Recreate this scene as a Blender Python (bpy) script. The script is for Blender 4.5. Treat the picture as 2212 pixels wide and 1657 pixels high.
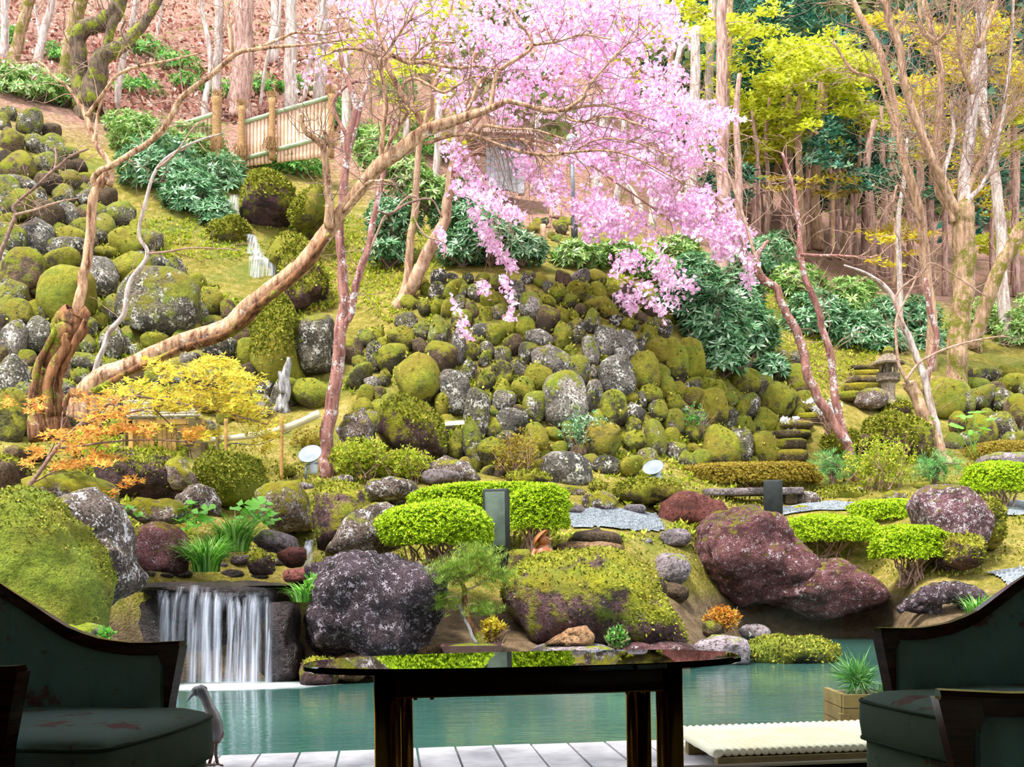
import bpy, math, random
import numpy as np
from mathutils import Vector, Matrix

for _o in list(bpy.data.objects):
    bpy.data.objects.remove(_o)
SC = bpy.context.scene
COL = SC.collection
rng = np.random.default_rng(7)
random.seed(7)

# ------------------------------------------------------------------ camera, sky, sun, exposure
F, CX, HZ, EYE = 2200.0, 1106.0, 1222.0, 0.85      # focal length in px, principal column, horizon row, eye height
ROLL = math.radians(0.8)
CR, SR = math.cos(ROLL), math.sin(ROLL)
cam_data = bpy.data.cameras.new('camera')
cam_data.sensor_fit = 'HORIZONTAL'
cam_data.sensor_width = 36.0
cam_data.lens = 36.0 * F / 2212.0
cam_data.shift_y = (HZ - 828.5) / 2212.0
cam_data.clip_end = 400
cam = bpy.data.objects.new('camera', cam_data)
COL.objects.link(cam)
cam.matrix_world = Matrix(((CR, SR, 0, 0), (0, 0, -1, 0), (-SR, CR, 0, EYE), (0, 0, 0, 1)))
SC.camera = cam

world = bpy.data.worlds.new('overcast_sky')
SC.world = world
world.use_nodes = True
wn = world.node_tree.nodes
bg = wn['Background']
bg.inputs['Color'].default_value = (0.93, 0.97, 1.0, 1)
bg.inputs['Strength'].default_value = 1.2

sun_d = bpy.data.lights.new('sun_offscreen', 'SUN')
sun_d.energy = 4.3
sun_d.angle = math.radians(14)
sun_d.color = (1.0, 0.95, 0.86)
sun = bpy.data.objects.new('sun_offscreen', sun_d)
COL.objects.link(sun)
sun.rotation_euler = Vector((0.42, 0.42, -1.2)).to_track_quat('-Z', 'Y').to_euler()

SC.view_settings.view_transform = 'Standard'
SC.view_settings.look = 'None'
SC.view_settings.gamma = 1.0
SC.view_settings.use_curve_mapping = False
SC.view_settings.exposure = 1.12

# ------------------------------------------------------------------ helpers: coordinates
def unroll(px, py):
    rx = np.asarray(px, float) - CX
    ry = HZ - np.asarray(py, float)
    return rx * CR + ry * SR, -rx * SR + ry * CR

def P(px, py, d):
    ux, uy = unroll(px, py)
    d = np.asarray(d, float)
    x, y, z = np.broadcast_arrays(ux * d / F, d, EYE + uy * d / F)
    return np.stack([x, y, z], -1)

# terrain profile: for columns across the garden, ground row against distance
COLS = [
 (-1200, [(7,1700),(8,1500),(9,1330),(12,1080),(15,950),(20,700),(26,250),(40,0),(90,-140)]),
 (0,   [(7,1750),(8.3,1540),(9,1400),(10,1260),(11.5,1130),(13,1060),(15,975),(17,880),(20,640),(23,430),(26,270),(30,170),(40,0),(90,-140)]),
 (260, [(7,1800),(9.3,1600),(9.9,1480),(10.4,1262),(12,1180),(13,1105),(14.5,1025),(16,965),(18,880),(21,680),(24,480),(27,340),(30,260),(40,60),(90,-140)]),
 (330, [(7,1850),(9.8,1600),(10.2,1500),(10.5,1272),(12.2,1250),(13.2,1120),(14.5,1030),(16,970),(18,885),(21,690),(24,490),(27,350),(30,265),(40,60),(90,-140)]),
 (480, [(7,1850),(9.8,1600),(10.2,1500),(10.5,1272),(12.8,1258),(13.4,1190),(14.5,1090),(16,1005),(18,905),(21,700),(24,530),(27,400),(29.5,340),(34,230),(45,40),(90,-140)]),
 (640, [(7,1850),(9.6,1580),(10.2,1470),(10.6,1272),(13,1256),(13.6,1180),(15,1065),(17,985),(19,880),(22,690),(25,530),(27.5,420),(29.5,350),(35,230),(45,40),(90,-140)]),
 (760, [(7,1850),(9.4,1540),(10,1440),(11,1310),(12.5,1190),(14,1095),(16,1025),(18,920),(21,720),(23.5,620),(26,520),(29,400),(34,250),(45,60),(90,-140)]),
 (950, [(7,1850),(9.6,1520),(10.3,1425),(11.5,1345),(12.5,1225),(14,1135),(16,1055),(17.5,1000),(20,790),(22.5,610),(25,560),(28,470),(33,330),(45,150),(90,-140)]),
 (1150,[(7,1850),(9.8,1510),(10.5,1420),(12,1335),(13,1215),(14,1168),(15.5,1110),(17,1050),(18,1000),(20,800),(22.5,600),(25,545),(29,470),(35,400),(45,250),(90,-140)]),
 (1350,[(7,1850),(10.2,1490),(10.8,1420),(12.5,1335),(13.5,1215),(14.5,1162),(16,1105),(17.5,1050),(18.5,990),(20.5,810),(23,640),(26,560),(30,490),(36,440),(45,350),(60,150),(90,-140)]),
 (1500,[(7,1850),(10.6,1490),(11.3,1425),(13.5,1350),(14.5,1240),(15.5,1150),(17,1095),(18.5,1050),(20,970),(22,800),(24,690),(28,600),(34,510),(42,450),(55,350),(70,100),(95,-140)]),
 (1620,[(7,1850),(14.4,1440),(15.2,1340),(16,1240),(16.8,1150),(18,1090),(19.5,1050),(21.5,960),(24,810),(26,730),(29,650),(35,550),(44,480),(55,390),(70,150),(95,-140)]),
 (1880,[(7,1850),(14.5,1430),(15.0,1350),(15.8,1260),(17.0,1140),(18.3,1080),(20.5,1020),(24,880),(27,775),(29,740),(34,650),(43,590),(52,540),(65,300),(95,-140)]),
 (1980,[(7,1850),(12.2,1450),(13.0,1345),(13.8,1285),(14.8,1225),(16.5,1130),(18.5,1070),(21,1000),(24,890),(27,790),(29,745),(34,660),(42,600),(52,540),(65,300),(95,-140)]),
 (2212,[(7,1850),(11,1450),(12,1345),(13,1280),(15,1200),(17,1120),(19.5,1060),(22,1000),(25,870),(28,800),(33,700),(42,630),(52,560),(65,300),(95,-140)]),
 (3400,[(7,1850),(10,1450),(11,1345),(13,1270),(15,1190),(17,1110),(19.5,1040),(22,980),(25,860),(28,790),(33,690),(42,620),(52,550),(65,300),(95,-140)]),
]
_cu = np.array([c[0] for c in COLS], float)
_dg = np.linspace(7, 95, 900)
_tab = np.array([np.interp(_dg, [p[0] for p in c[1]], [p[1] for p in c[1]]) for c in COLS])
_ug = np.arange(-1200, 3401, 10.0)
_T = np.stack([np.interp(_ug, _cu, _tab[:, k]) for k in range(len(_dg))], 1)   # [u, d]
# soften across columns
_k = np.ones(5) / 5
_T = np.apply_along_axis(lambda v: np.convolve(np.pad(v, 2, mode='edge'), _k, 'valid'), 0, _T)

def ground_row(u, d):
    iu = np.clip((np.asarray(u, float) + 1200) / 10, 0, len(_ug) - 1.001)
    idd = np.clip((np.asarray(d, float) - 7) / (88.0 / 899), 0, 898.999)
    a, b = iu.astype(int), idd.astype(int)
    fa, fb = iu - a, idd - b
    return (_T[a, b]*(1-fa)*(1-fb) + _T[a+1, b]*fa*(1-fb) + _T[a, b+1]*(1-fa)*fb + _T[a+1, b+1]*fa*fb)

def ground_z(x, y):
    u = CX + np.asarray(x, float) / np.maximum(y, 1) * F
    return EYE + (HZ - ground_row(u, y)) / F * y

def GD(px, py):
    """distance at which the ground is met along the line of sight through a point of the photograph"""
    ux, uy = unroll(px, py)
    u = np.atleast_1d(CX + ux); r = np.atleast_1d(HZ - uy)
    rows = _T[np.clip(((u + 1200) / 10).round().astype(int), 0, len(_ug) - 1)]
    hit = rows <= r[:, None]
    k = np.where(hit.any(1), hit.argmax(1), 899)
    return _dg[k]

def G(px, py):
    d = GD(px, py)
    p = P(np.atleast_1d(px), np.atleast_1d(py), d)
    return p[0] if np.isscalar(px) else p

# ------------------------------------------------------------------ helpers: objects
WL = {}
def link(o, parent, loc):
    COL.objects.link(o)
    loc = np.asarray(loc, float)
    if parent is not None:
        o.parent = parent
        o.location = loc - WL[parent.name]
    else:
        o.location = loc
    WL[o.name] = loc
    return o

def tag(o, label=None, cat=None, group=None, kind=None):
    if label: o['label'] = label
    if cat: o['category'] = cat
    if group: o['group'] = group
    if kind: o['kind'] = kind
    return o

def thing(name, loc, label=None, cat=None, group=None, kind=None):
    o = bpy.data.objects.new(name, None)
    o.empty_display_size = 0.1
    link(o, None, loc)
    return tag(o, label, cat, group, kind)

class MB:
    """collects vertices and faces in world space; build() makes one mesh object"""
    def __init__(s): s.V, s.Q, s.T, s.n = [], [], [], 0
    def add(s, V, Q=None, T=None):
        V = np.asarray(V, float).reshape(-1, 3)
        if Q is not None and len(Q): s.Q.append(np.asarray(Q, int).reshape(-1, 4) + s.n)
        if T is not None and len(T): s.T.append(np.asarray(T, int).reshape(-1, 3) + s.n)
        s.V.append(V); s.n += len(V)
        return s
    def mesh(s, name, mat, base, smooth=True):
        V = np.concatenate(s.V) - base
        Q = np.concatenate(s.Q) if s.Q else np.zeros((0, 4), int)
        T = np.concatenate(s.T) if s.T else np.zeros((0, 3), int)
        me = bpy.data.meshes.new(name)
        me.vertices.add(len(V)); me.vertices.foreach_set('co', V.astype(np.float32).ravel())
        nl = len(Q) * 4 + len(T) * 3
        me.loops.add(nl)
        me.loops.foreach_set('vertex_index', np.concatenate([Q.ravel(), T.ravel()]).astype(np.int32))
        me.polygons.add(len(Q) + len(T))
        st = np.concatenate([np.arange(len(Q)) * 4, len(Q) * 4 + np.arange(len(T)) * 3])
        me.polygons.foreach_set('loop_start', st.astype(np.int32))
        me.polygons.foreach_set('use_smooth', np.full(len(Q) + len(T), smooth))
        me.update(calc_edges=True)
        me.validate()
        me.materials.append(mat)
        return me
    def build(s, name, mat, parent=None, base=None, smooth=True, **kw):
        if base is None:
            if parent is not None: base = WL[parent.name]
            else:
                A = np.concatenate(s.V); base = np.array([A[:,0].mean(), A[:,1].mean(), A[:,2].min()])
        base = np.asarray(base, float)
        o = bpy.data.objects.new(name, s.mesh(name, mat, base, smooth))
        link(o, parent, base)
        return tag(o, **kw)

def frames(Pt):
    t = np.gradient(Pt, axis=0)
    t /= np.linalg.norm(t, axis=1, keepdims=True) + 1e-9
    m = np.abs(t.mean(0)); ref = np.eye(3)[int(np.argmin(m))]
    n = np.cross(t, ref); n /= np.linalg.norm(n, axis=1, keepdims=True) + 1e-9
    b = np.cross(t, n)
    return t, n, b

def tube(mb, Pt, R, sides=8, cap=True, lump=0.0):
    Pt = np.asarray(Pt, float); k = len(Pt)
    R = np.broadcast_to(np.asarray(R, float), (k,))
    t, n, b = frames(Pt)
    a = np.arange(sides) / sides * 2 * math.pi
    rr = R[:, None] * np.ones(sides)
    if lump:
        ph = rng.uniform(0, 6, 3); s = np.arange(k)[:, None] * 0.6
        rr = rr * (1 + lump * (np.sin(2*a + ph[0] + s*.35) + .6*np.sin(3*a + ph[1] - s*.5)))
    V = Pt[:, None, :] + rr[..., None] * (np.cos(a)[None, :, None] * n[:, None, :] + np.sin(a)[None, :, None] * b[:, None, :])
    i = np.arange(k - 1)[:, None] * sides; j = np.arange(sides)[None, :]; j2 = (j + 1) % sides
    Q = np.stack([i + j, i + j2, i + sides + j2, i + sides + j], -1).reshape(-1, 4)
    V = V.reshape(-1, 3); T = None
    if cap:
        V = np.concatenate([V, Pt[:1], Pt[-1:]])
        c0, c1 = k * sides, k * sides + 1
        jj = np.arange(sides); jn = (jj + 1) % sides
        T = np.concatenate([np.stack([np.full(sides, c0), jn, jj], -1),
                            np.stack([np.full(sides, c1), (k-1)*sides + jj, (k-1)*sides + jn], -1)])
    mb.add(V, Q, T)
    return mb

def tubes(mb, PP, RR, sides=3):
    """many thin tubes at once: PP[n,k,3], RR[n,k]"""
    n, k, _ = PP.shape
    t = np.gradient(PP, axis=1); t /= np.linalg.norm(t, axis=2, keepdims=True) + 1e-9
    ref = np.where((np.abs(t.mean(1)[:, 2]) > .8)[:, None], [1., 0, 0], [0, 0, 1.])[:, None, :]
    nn = np.cross(t, np.broadcast_to(ref, t.shape)); nn /= np.linalg.norm(nn, axis=2, keepdims=True) + 1e-9
    b = np.cross(t, nn)
    a = np.arange(sides) / sides * 2 * math.pi
    V = PP[:, :, None, :] + RR[:, :, None, None] * (np.cos(a)[:, None] * nn[:, :, None, :] + np.sin(a)[:, None] * b[:, :, None, :])
    o = np.arange(n)[:, None, None] * (k * sides); i = np.arange(k - 1)[None, :, None] * sides; j = np.arange(sides)[None, None, :]
    j2 = (j + 1) % sides
    Q = np.stack([o+i+j, o+i+j2, o+i+sides+j2, o+i+sides+j], -1).reshape(-1, 4)
    mb.add(V.reshape(-1, 3), Q)

def smooth_path(A, per=5):
    A = np.asarray(A, float); n = len(A)
    if n < 3:
        t = np.linspace(0, 1, per + 1)[:, None]; return A[0]*(1-t) + A[-1]*t
    X = np.concatenate([2*A[:1] - A[1:2], A, 2*A[-1:] - A[-2:-1]])
    out = []
    for i in range(n - 1):
        p0, p1, p2, p3 = X[i], X[i+1], X[i+2], X[i+3]
        for t in np.arange(per) / per:
            out.append(.5*((2*p1) + (-p0+p2)*t + (2*p0-5*p1+4*p2-p3)*t*t + (-p0+3*p1-3*p2+p3)*t**3))
    out.append(A[-1])
    return np.array(out)

def nrm(v): return v / (np.linalg.norm(v, axis=-1, keepdims=True) + 1e-9)
def rdir(n): return nrm(rng.normal(size=(n, 3)))

BOXQ = np.array([[0,3,2,1],[4,5,6,7],[0,1,5,4],[1,2,6,5],[2,3,7,6],[3,0,4,7]])
def box(mb, c, s, R=None):
    c = np.asarray(c, float); h = np.asarray(s, float) / 2
    K = np.array([[-1,-1,-1],[1,-1,-1],[1,1,-1],[-1,1,-1],[-1,-1,1],[1,-1,1],[1,1,1],[-1,1,1]], float) * h
    if R is not None: K = K @ np.asarray(R).T
    mb.add(K + c, BOXQ); return mb
def rbox(mb, c, s, r, R=None, seg=2):
    """box with rounded edges: lofted rounded-rectangle rings"""
    c = np.asarray(c, float); hx, hy, hz = np.asarray(s, float) / 2; r = min(r, hx*.99, hy*.99, hz*.99)
    ring = []
    for (sx, sy, a0) in ((1,1,0),(-1,1,90),(-1,-1,180),(1,-1,270)):
        for k in range(seg + 1):
            a = math.radians(a0 + 90*k/seg); ring.append((sx*(hx-r), sy*(hy-r), math.cos(a), math.sin(a)))
    ring = np.array(ring); m = len(ring); V = []
    lev = [(-hz + r - r*math.cos(t), r*math.sin(t)) for t in np.linspace(0, math.pi/2, seg+1)]
    lev = lev + [(-z, q) for (z, q) in lev[::-1]]
    for z, q in lev:
        V.append(np.stack([ring[:,0] + q*ring[:,2], ring[:,1] + q*ring[:,3], np.full(m, z)], -1))
    k = len(lev); V = np.concatenate(V + [np.array([[0,0,-hz],[0,0,hz]])])
    i = np.arange(k-1)[:,None]*m; j = np.arange(m)[None,:]; j2 = (j+1) % m
    Q = np.stack([i+j, i+j2, i+m+j2, i+m+j], -1).reshape(-1,4)
    jj = np.arange(m); jn = (jj+1) % m
    T = np.concatenate([np.stack([np.full(m,k*m), jn, jj],-1), np.stack([np.full(m,k*m+1),(k-1)*m+jj,(k-1)*m+jn],-1)])
    if R is not None: V = V @ np.asarray(R).T
    mb.add(V + c, Q, T); return mb
def lathe(mb, c, prof, sides=20, axis=None):
    """prof: list of (radius, height)"""
    a = np.arange(sides)/sides*2*math.pi; V = []
    for r, z in prof: V.append(np.stack([r*np.cos(a), r*np.sin(a), np.full(sides, z)], -1))
    V = np.concatenate(V); k = len(prof)
    i = np.arange(k-1)[:,None]*sides; j = np.arange(sides)[None,:]; j2 = (j+1) % sides
    Q = np.stack([i+j, i+j2, i+sides+j2, i+sides+j], -1).reshape(-1,4)
    if axis is not None:
        q = Vector((0,0,1)).rotation_difference(Vector(axis)); V = V @ np.array(q.to_matrix()).T
    mb.add(V + np.asarray(c), Q); return mb
def rotz(a):
    c, s = math.cos(a), math.sin(a); return np.array([[c,-s,0],[s,c,0],[0,0,1.]])

# icospheres
import bmesh
def _ico(l):
    bm = bmesh.new(); bmesh.ops.create_icosphere(bm, subdivisions=l, radius=1)
    V = np.array([v.co[:] for v in bm.verts]); T = np.array([[v.index for v in f.verts] for f in bm.faces]); bm.free()
    return V, T
ICO = {l: _ico(l) for l in (1, 2, 3, 4, 5)}
def wav(p, freq, seed, oct=4):
    """cheap smooth noise, about -1..1"""
    r = np.random.default_rng(seed); out = np.zeros(len(p)); amp = 1.0; tot = 0
    for o in range(oct):
        for _ in range(4):
            k = nrm(r.normal(size=3)) * freq * r.uniform(.7, 1.4)
            out += amp * np.sin(p @ k + r.uniform(0, 6.28)) / 2
        tot += amp; freq *= 2.1; amp *= .52
    return out / tot
# leaves ---------------------------------------------------------------
def leafmesh(mb, C, D, N, L, W, fold=.0):
    D = nrm(D); S = nrm(np.cross(D, N)); N2 = np.cross(S, D)
    L = np.asarray(L, float).reshape(-1, 1)*np.ones((len(C), 1)); W = np.asarray(W, float).reshape(-1, 1)*np.ones((len(C), 1))
    V = np.stack([C, C + D*L*.5 + S*W/2 + N2*W*fold, C + D*L, C + D*L*.5 - S*W/2 + N2*W*fold], 1).reshape(-1, 3)
    mb.add(V, np.arange(len(C)*4).reshape(-1, 4))
def whorl(mb, C, A, m, L, W, open_=.6, jit=.25, arc=2*math.pi):
    """m leaves radiating round axis A at each centre"""
    n = len(C); A = nrm(A); r = np.where(np.abs(A[:, 2:3]) > .9, [[1., 0, 0]], [[0, 0, 1.]])
    u = nrm(np.cross(A, r)); v = np.cross(A, u); a0 = rng.uniform(0, 6.28, n)
    for k in range(m):
        a = a0 + arc*k/m + rng.uniform(-jit, jit, n)
        rad = np.cos(a)[:, None]*u + np.sin(a)[:, None]*v
        D = nrm(rad*open_ + A*(1-open_) + rng.normal(size=(n, 3))*.12)
        leafmesh(mb, C, D, nrm(A - D*(A*D).sum(1, keepdims=True) + 1e-4), L*rng.uniform(.75, 1.2, n), W*rng.uniform(.8, 1.2, n))
def scatter(mb, C, L, W, up=.5):
    n = len(C); D = rdir(n); N = nrm(rdir(n) + np.array([0, 0, up])); leafmesh(mb, C, D, N, L*rng.uniform(.7, 1.3, n), W*rng.uniform(.7, 1.3, n))

# ------------------------------------------------------------------ materials
def lin(c):
    c = np.asarray(c, float) / 255.0
    return tuple(np.where(c <= .04045, c/12.92, ((c+.055)/1.055)**2.4)) + (1.0,)
class NT:
    def __init__(s, name):
        s.m = bpy.data.materials.new(name); s.m.use_nodes = True
        s.t = s.m.node_tree; s.t.nodes.clear(); s.out = s.t.nodes.new('ShaderNodeOutputMaterial')
    def n(s, typ, attrs=None, **ins):
        nd = s.t.nodes.new('ShaderNode' + typ)
        for k, v in (attrs or {}).items(): setattr(nd, k, v)
        for k, v in ins.items():
            key = int(k[1:]) if k[0] == '_' and k[1:].isdigit() else k.replace('_', ' ')
            sock = nd.inputs[key]
            if hasattr(v, 'is_linked') or isinstance(v, bpy.types.NodeSocket): s.t.links.new(v, sock)
            else: sock.default_value = v
        return nd
    def noise(s, scale, detail=4, rough=.55, vec=None):
        nd = s.n('TexNoise', Scale=scale, Detail=detail, Roughness=rough)
        if vec is not None: s.t.links.new(vec, nd.inputs['Vector'])
        return nd.outputs['Fac']
    def ramp(s, fac, stops, interp='LINEAR'):
        nd = s.t.nodes.new('ShaderNodeValToRGB'); cr = nd.color_ramp; cr.interpolation = interp
        while len(cr.elements) < len(stops): cr.elements.new(.5)
        for e, (p, c) in zip(cr.elements, stops):
            e.position = p; e.color = c if isinstance(c, tuple) and len(c) == 4 else lin(c) if hasattr(c, '__len__') else (c, c, c, 1)
        s.t.links.new(fac, nd.inputs['Fac']); return nd.outputs['Color']
    def mix(s, fac, a, b, mode='MIX'):
        nd = s.t.nodes.new('ShaderNodeMix'); nd.data_type = 'RGBA'; nd.blend_type = mode
        for sock, v in ((nd.inputs['Factor'], fac), (nd.inputs['A'], a), (nd.inputs['B'], b)):
            if isinstance(v, bpy.types.NodeSocket): s.t.links.new(v, sock)
            elif hasattr(v, '__len__'): sock.default_value = v if len(v) == 4 else lin(v)
            else: sock.default_value = v
        return nd.outputs['Result']
    def math(s, op, a, b=0.0, c=None, clamp=False):
        nd = s.t.nodes.new('ShaderNodeMath'); nd.operation = op; nd.use_clamp = clamp
        for i, v in enumerate((a, b) if c is None else (a, b, c)):
            if isinstance(v, bpy.types.NodeSocket): s.t.links.new(v, nd.inputs[i])
            else: nd.inputs[i].default_value = v
        return nd.outputs[0]
    def pos(s): return s.n('NewGeometry').outputs['Position']
    def scaled(s, vec, sc):
        nd = s.n('Mapping'); s.t.links.new(vec, nd.inputs['Vector']); nd.inputs['Scale'].default_value = sc; return nd.outputs['Vector']
    def bump(s, h, strength=.5, dist=.03):
        nd = s.n('Bump', Strength=strength, Distance=dist); s.t.links.new(h, nd.inputs['Height']); return nd.outputs['Normal']
    def bsdf(s, color, rough=.6, normal=None, metallic=0.0, spec=.5, **kw):
        nd = s.t.nodes.new('ShaderNodeBsdfPrincipled')
        for k, v in (('Base Color', color), ('Roughness', rough), ('Metallic', metallic), ('Specular IOR Level', spec)) + tuple(kw.items()):
            sock = nd.inputs[k]
            if isinstance(v, bpy.types.NodeSocket): s.t.links.new(v, sock)
            elif hasattr(v, '__len__'): sock.default_value = v if len(v) == 4 else lin(v)
            else: sock.default_value = v
        if normal is not None: s.t.links.new(normal, nd.inputs['Normal'])
        return nd.outputs[0]
    def done(s, shader):
        s.t.links.new(shader, s.out.inputs['Surface']); return s.m

def mk_rock(name, c1, c2, moss=.5, lichen=.3, mosscol=((70,84,14),(150,158,26)), lichcol=(214,208,200), fine=1.0, rough=.85):
    t = NT(name); p = t.pos(); oi = t.n('ObjectInfo').outputs['Random']
    n1 = t.noise(2.2*fine, 6, .65, p); n2 = t.noise(9*fine, 5, .7, p); n3 = t.noise(26*fine, 4, .7, p)
    base = t.ramp(t.math('ADD', t.math('MULTIPLY', n1, .6), t.math('MULTIPLY', n2, .4)), [(.36, c1), (.64, c2)])
    base = t.mix(t.ramp(n3, [(.36, 1.0), (.52, 0.0)]), base, tuple(.45*v for v in c1))
    base = t.mix(t.ramp(t.noise(1.1*fine, 6, .7, t.scaled(p, (1, 1, 1.8))), [(.42, .75), (.5, 0.0)]), base, tuple(.62*v for v in c1))
    base = t.mix(.55, base, t.ramp(oi, [(0, (92,92,84)), (.5, (140,130,116)), (1, (196,188,184))]), 'OVERLAY')
    lm = t.math('ADD', t.math('MULTIPLY', t.noise(5*fine, 5, .75, p), .6), t.math('MULTIPLY', n3, .4))
    lf = t.ramp(lm, [(.655 - .20*lichen, 0.0), (.70 - .20*lichen, .9)])
    base = t.mix(lf, base, lichcol)
    nz = t.n('SeparateXYZ', Vector=t.n('NewGeometry').outputs['Normal']).outputs['Z']
    mv = t.math('ADD', t.math('MULTIPLY', nz, .34), t.math('MULTIPLY', t.math('SUBTRACT', t.noise(3.4*fine, 5, .65, p), .5), 1.9))
    mv = t.math('ADD', mv, t.math('MULTIPLY', t.math('SUBTRACT', oi, .5), .5))
    mf = t.ramp(t.math('ADD', mv, moss - .5), [(.12, 0.0), (.34, 1.0)])
    mc = t.ramp(t.math('ADD', t.math('MULTIPLY', n2, .5), t.math('MULTIPLY', t.noise(60, 3, .6, p), .5)), [(.34, mosscol[0]), (.62, mosscol[1])])
    mc = t.mix(t.ramp(t.noise(1.3*fine, 3, .6, p), [(.45, 0.0), (.68, .55)]), mc, (126,98,40))
    mc = t.mix(t.ramp(t.noise(1.9, 3, .6, t.scaled(p, (1, 1, 1.3))), [(.5, 0.0), (.7, .5)]), mc, (78,112,34))
    col = t.mix(mf, base, mc)
    h = t.math('ADD', t.math('ADD', t.math('MULTIPLY', n2, .7), t.math('MULTIPLY', n3, .35)), t.math('MULTIPLY', mf, .3))
    h = t.math('ADD', h, t.math('MULTIPLY', t.noise(90, 2, .6, p), .18))
    return t.done(t.bsdf(col, rough, t.bump(h, 1.0, .08), spec=.25))

def mk_leaf(name, cols, trans=.3, rough=.5, gloss=.15):
    t = NT(name); r = t.n('NewGeometry').outputs['Random Per Island']
    k = len(cols); c = t.ramp(r, [(i/(max(k-1,1)), cl) for i, cl in enumerate(cols)])
    b = t.bsdf(c, rough, spec=gloss*2)
    if trans <= 0: return t.done(b)
    tr = t.n('BsdfTranslucent'); t.t.links.new(c, tr.inputs['Color'])
    mx = t.n('MixShader', Fac=trans); t.t.links.new(b, mx.inputs[1]); t.t.links.new(tr.outputs[0], mx.inputs[2])
    return t.done(mx.outputs[0])

def mk_bark(name, c1, c2, blotch=(205,200,192), bl=.3, moss=0.0, sc=1.0, mosscol=((74,84,20),(142,146,40))):
    t = NT(name); p = t.pos()
    st = t.scaled(p, (9*sc, 9*sc, 1.6*sc)); n1 = t.noise(1.6, 5, .65, st); n2 = t.noise(5*sc, 4, .7, p); n3 = t.noise(30*sc, 3, .6, p)
    c = t.ramp(n1, [(.35, c1), (.62, c2)])
    c = t.mix(t.ramp(t.math('ADD', t.math('MULTIPLY', n2, .7), t.math('MULTIPLY', n3, .3)), [(.64-.2*bl, 0.0), (.72-.2*bl, .85)]), c, blotch)
    if moss > 0:
        mf = t.ramp(t.noise(2.5*sc, 4, .7, p), [(.66-.35*moss, 0.0), (.76-.35*moss, 1.0)])
        c = t.mix(mf, c, t.ramp(n3, [(.3, mosscol[0]), (.65, mosscol[1])]))
    h = t.math('ADD', n1, t.math('MULTIPLY', n3, .4))
    return t.done(t.bsdf(c, .85, t.bump(h, .7, .03), spec=.2))

def mk_plain(name, c, rough=.5, metallic=0.0, spec=.5, var=0.0, sc=6, c2=None, bump=0.0, **kw):
    t = NT(name); p = t.pos(); col = lin(c); nn = None
    if var or c2 is not None or bump:
        n = t.noise(sc, 5, .6, p)
        col = t.ramp(n, [(.32, c), (.68, c2 if c2 is not None else tuple(min(255, v*(1+var)) for v in c))])
        if bump: nn = t.bump(n, bump, .02)
    return t.done(t.bsdf(col, rough, nn, metallic, spec, **kw))

M = {}
# stones
M['stone_wall']   = mk_rock('mossy_cobble', (80,76,70), (150,140,124), .60, .60, ((62,70,16),(140,142,44)))
M['stone_moss']   = mk_rock('moss_covered_cobble', (84,76,56), (130,120,84), .94, .16, ((70,78,14),(156,150,44)))
M['stone_grey']   = mk_rock('bare_grey_cobble', (100,98,94), (178,166,160), .36, .6, ((80,88,16),(140,144,30)))
M['stone_brown']  = mk_rock('brown_cobble', (86,70,56), (138,112,90), .46, .15, ((80,84,12),(140,140,24)))
M['rock_purple']  = mk_rock('purple_boulder', (96,48,46), (172,118,128), .24, .50, ((90,86,14),(150,140,28)), (226,206,214), 2.6)
M['rock_fleck']   = mk_rock('white_flecked_boulder', (96,56,60), (170,126,140), .2, .66, ((90,86,14),(150,140,28)), (232,216,226), 2.6)
M['rock_red']     = mk_rock('smooth_red_boulder', (112,58,52), (156,96,92), .1, .05, lichcol=(200,180,180))
M['rock_dark']    = mk_rock('dark_purple_boulder', (50,36,42), (140,114,130), .16, .60, ((96,90,10),(160,146,16)), (206,190,206), 3.0)
M['rock_mossy']   = mk_rock('large_mossy_boulder', (70,50,52), (134,100,108), .58, .26, ((62,70,12),(160,156,34)), (214,200,210), 1.2)
M['rock_lichen']  = mk_rock('lichen_boulder', (110,88,80), (178,158,152), .48, .62, ((96,98,12),(164,158,26)), (228,222,228), 1.6)
M['rock_fullmoss']= mk_rock('moss_cushion', (70,70,40), (120,110,70), 1.15, .05, ((66,84,18),(146,156,48)), fine=1.6)
M['rock_pale']    = mk_rock('pale_grey_boulder', (118,108,114), (190,176,190), .22, .3)
M['rock_tan']     = mk_rock('tan_stone', (138,96,64), (206,166,130), .08, .2)
M['rock_wet']     = mk_rock('wet_dark_stone', (40,34,38), (88,74,82), .05, .1, rough=.25)
M['slab']         = mk_rock('stone_slab', (96,82,62), (160,140,104), .62, .25, ((96,92,14),(168,156,30)))
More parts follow.
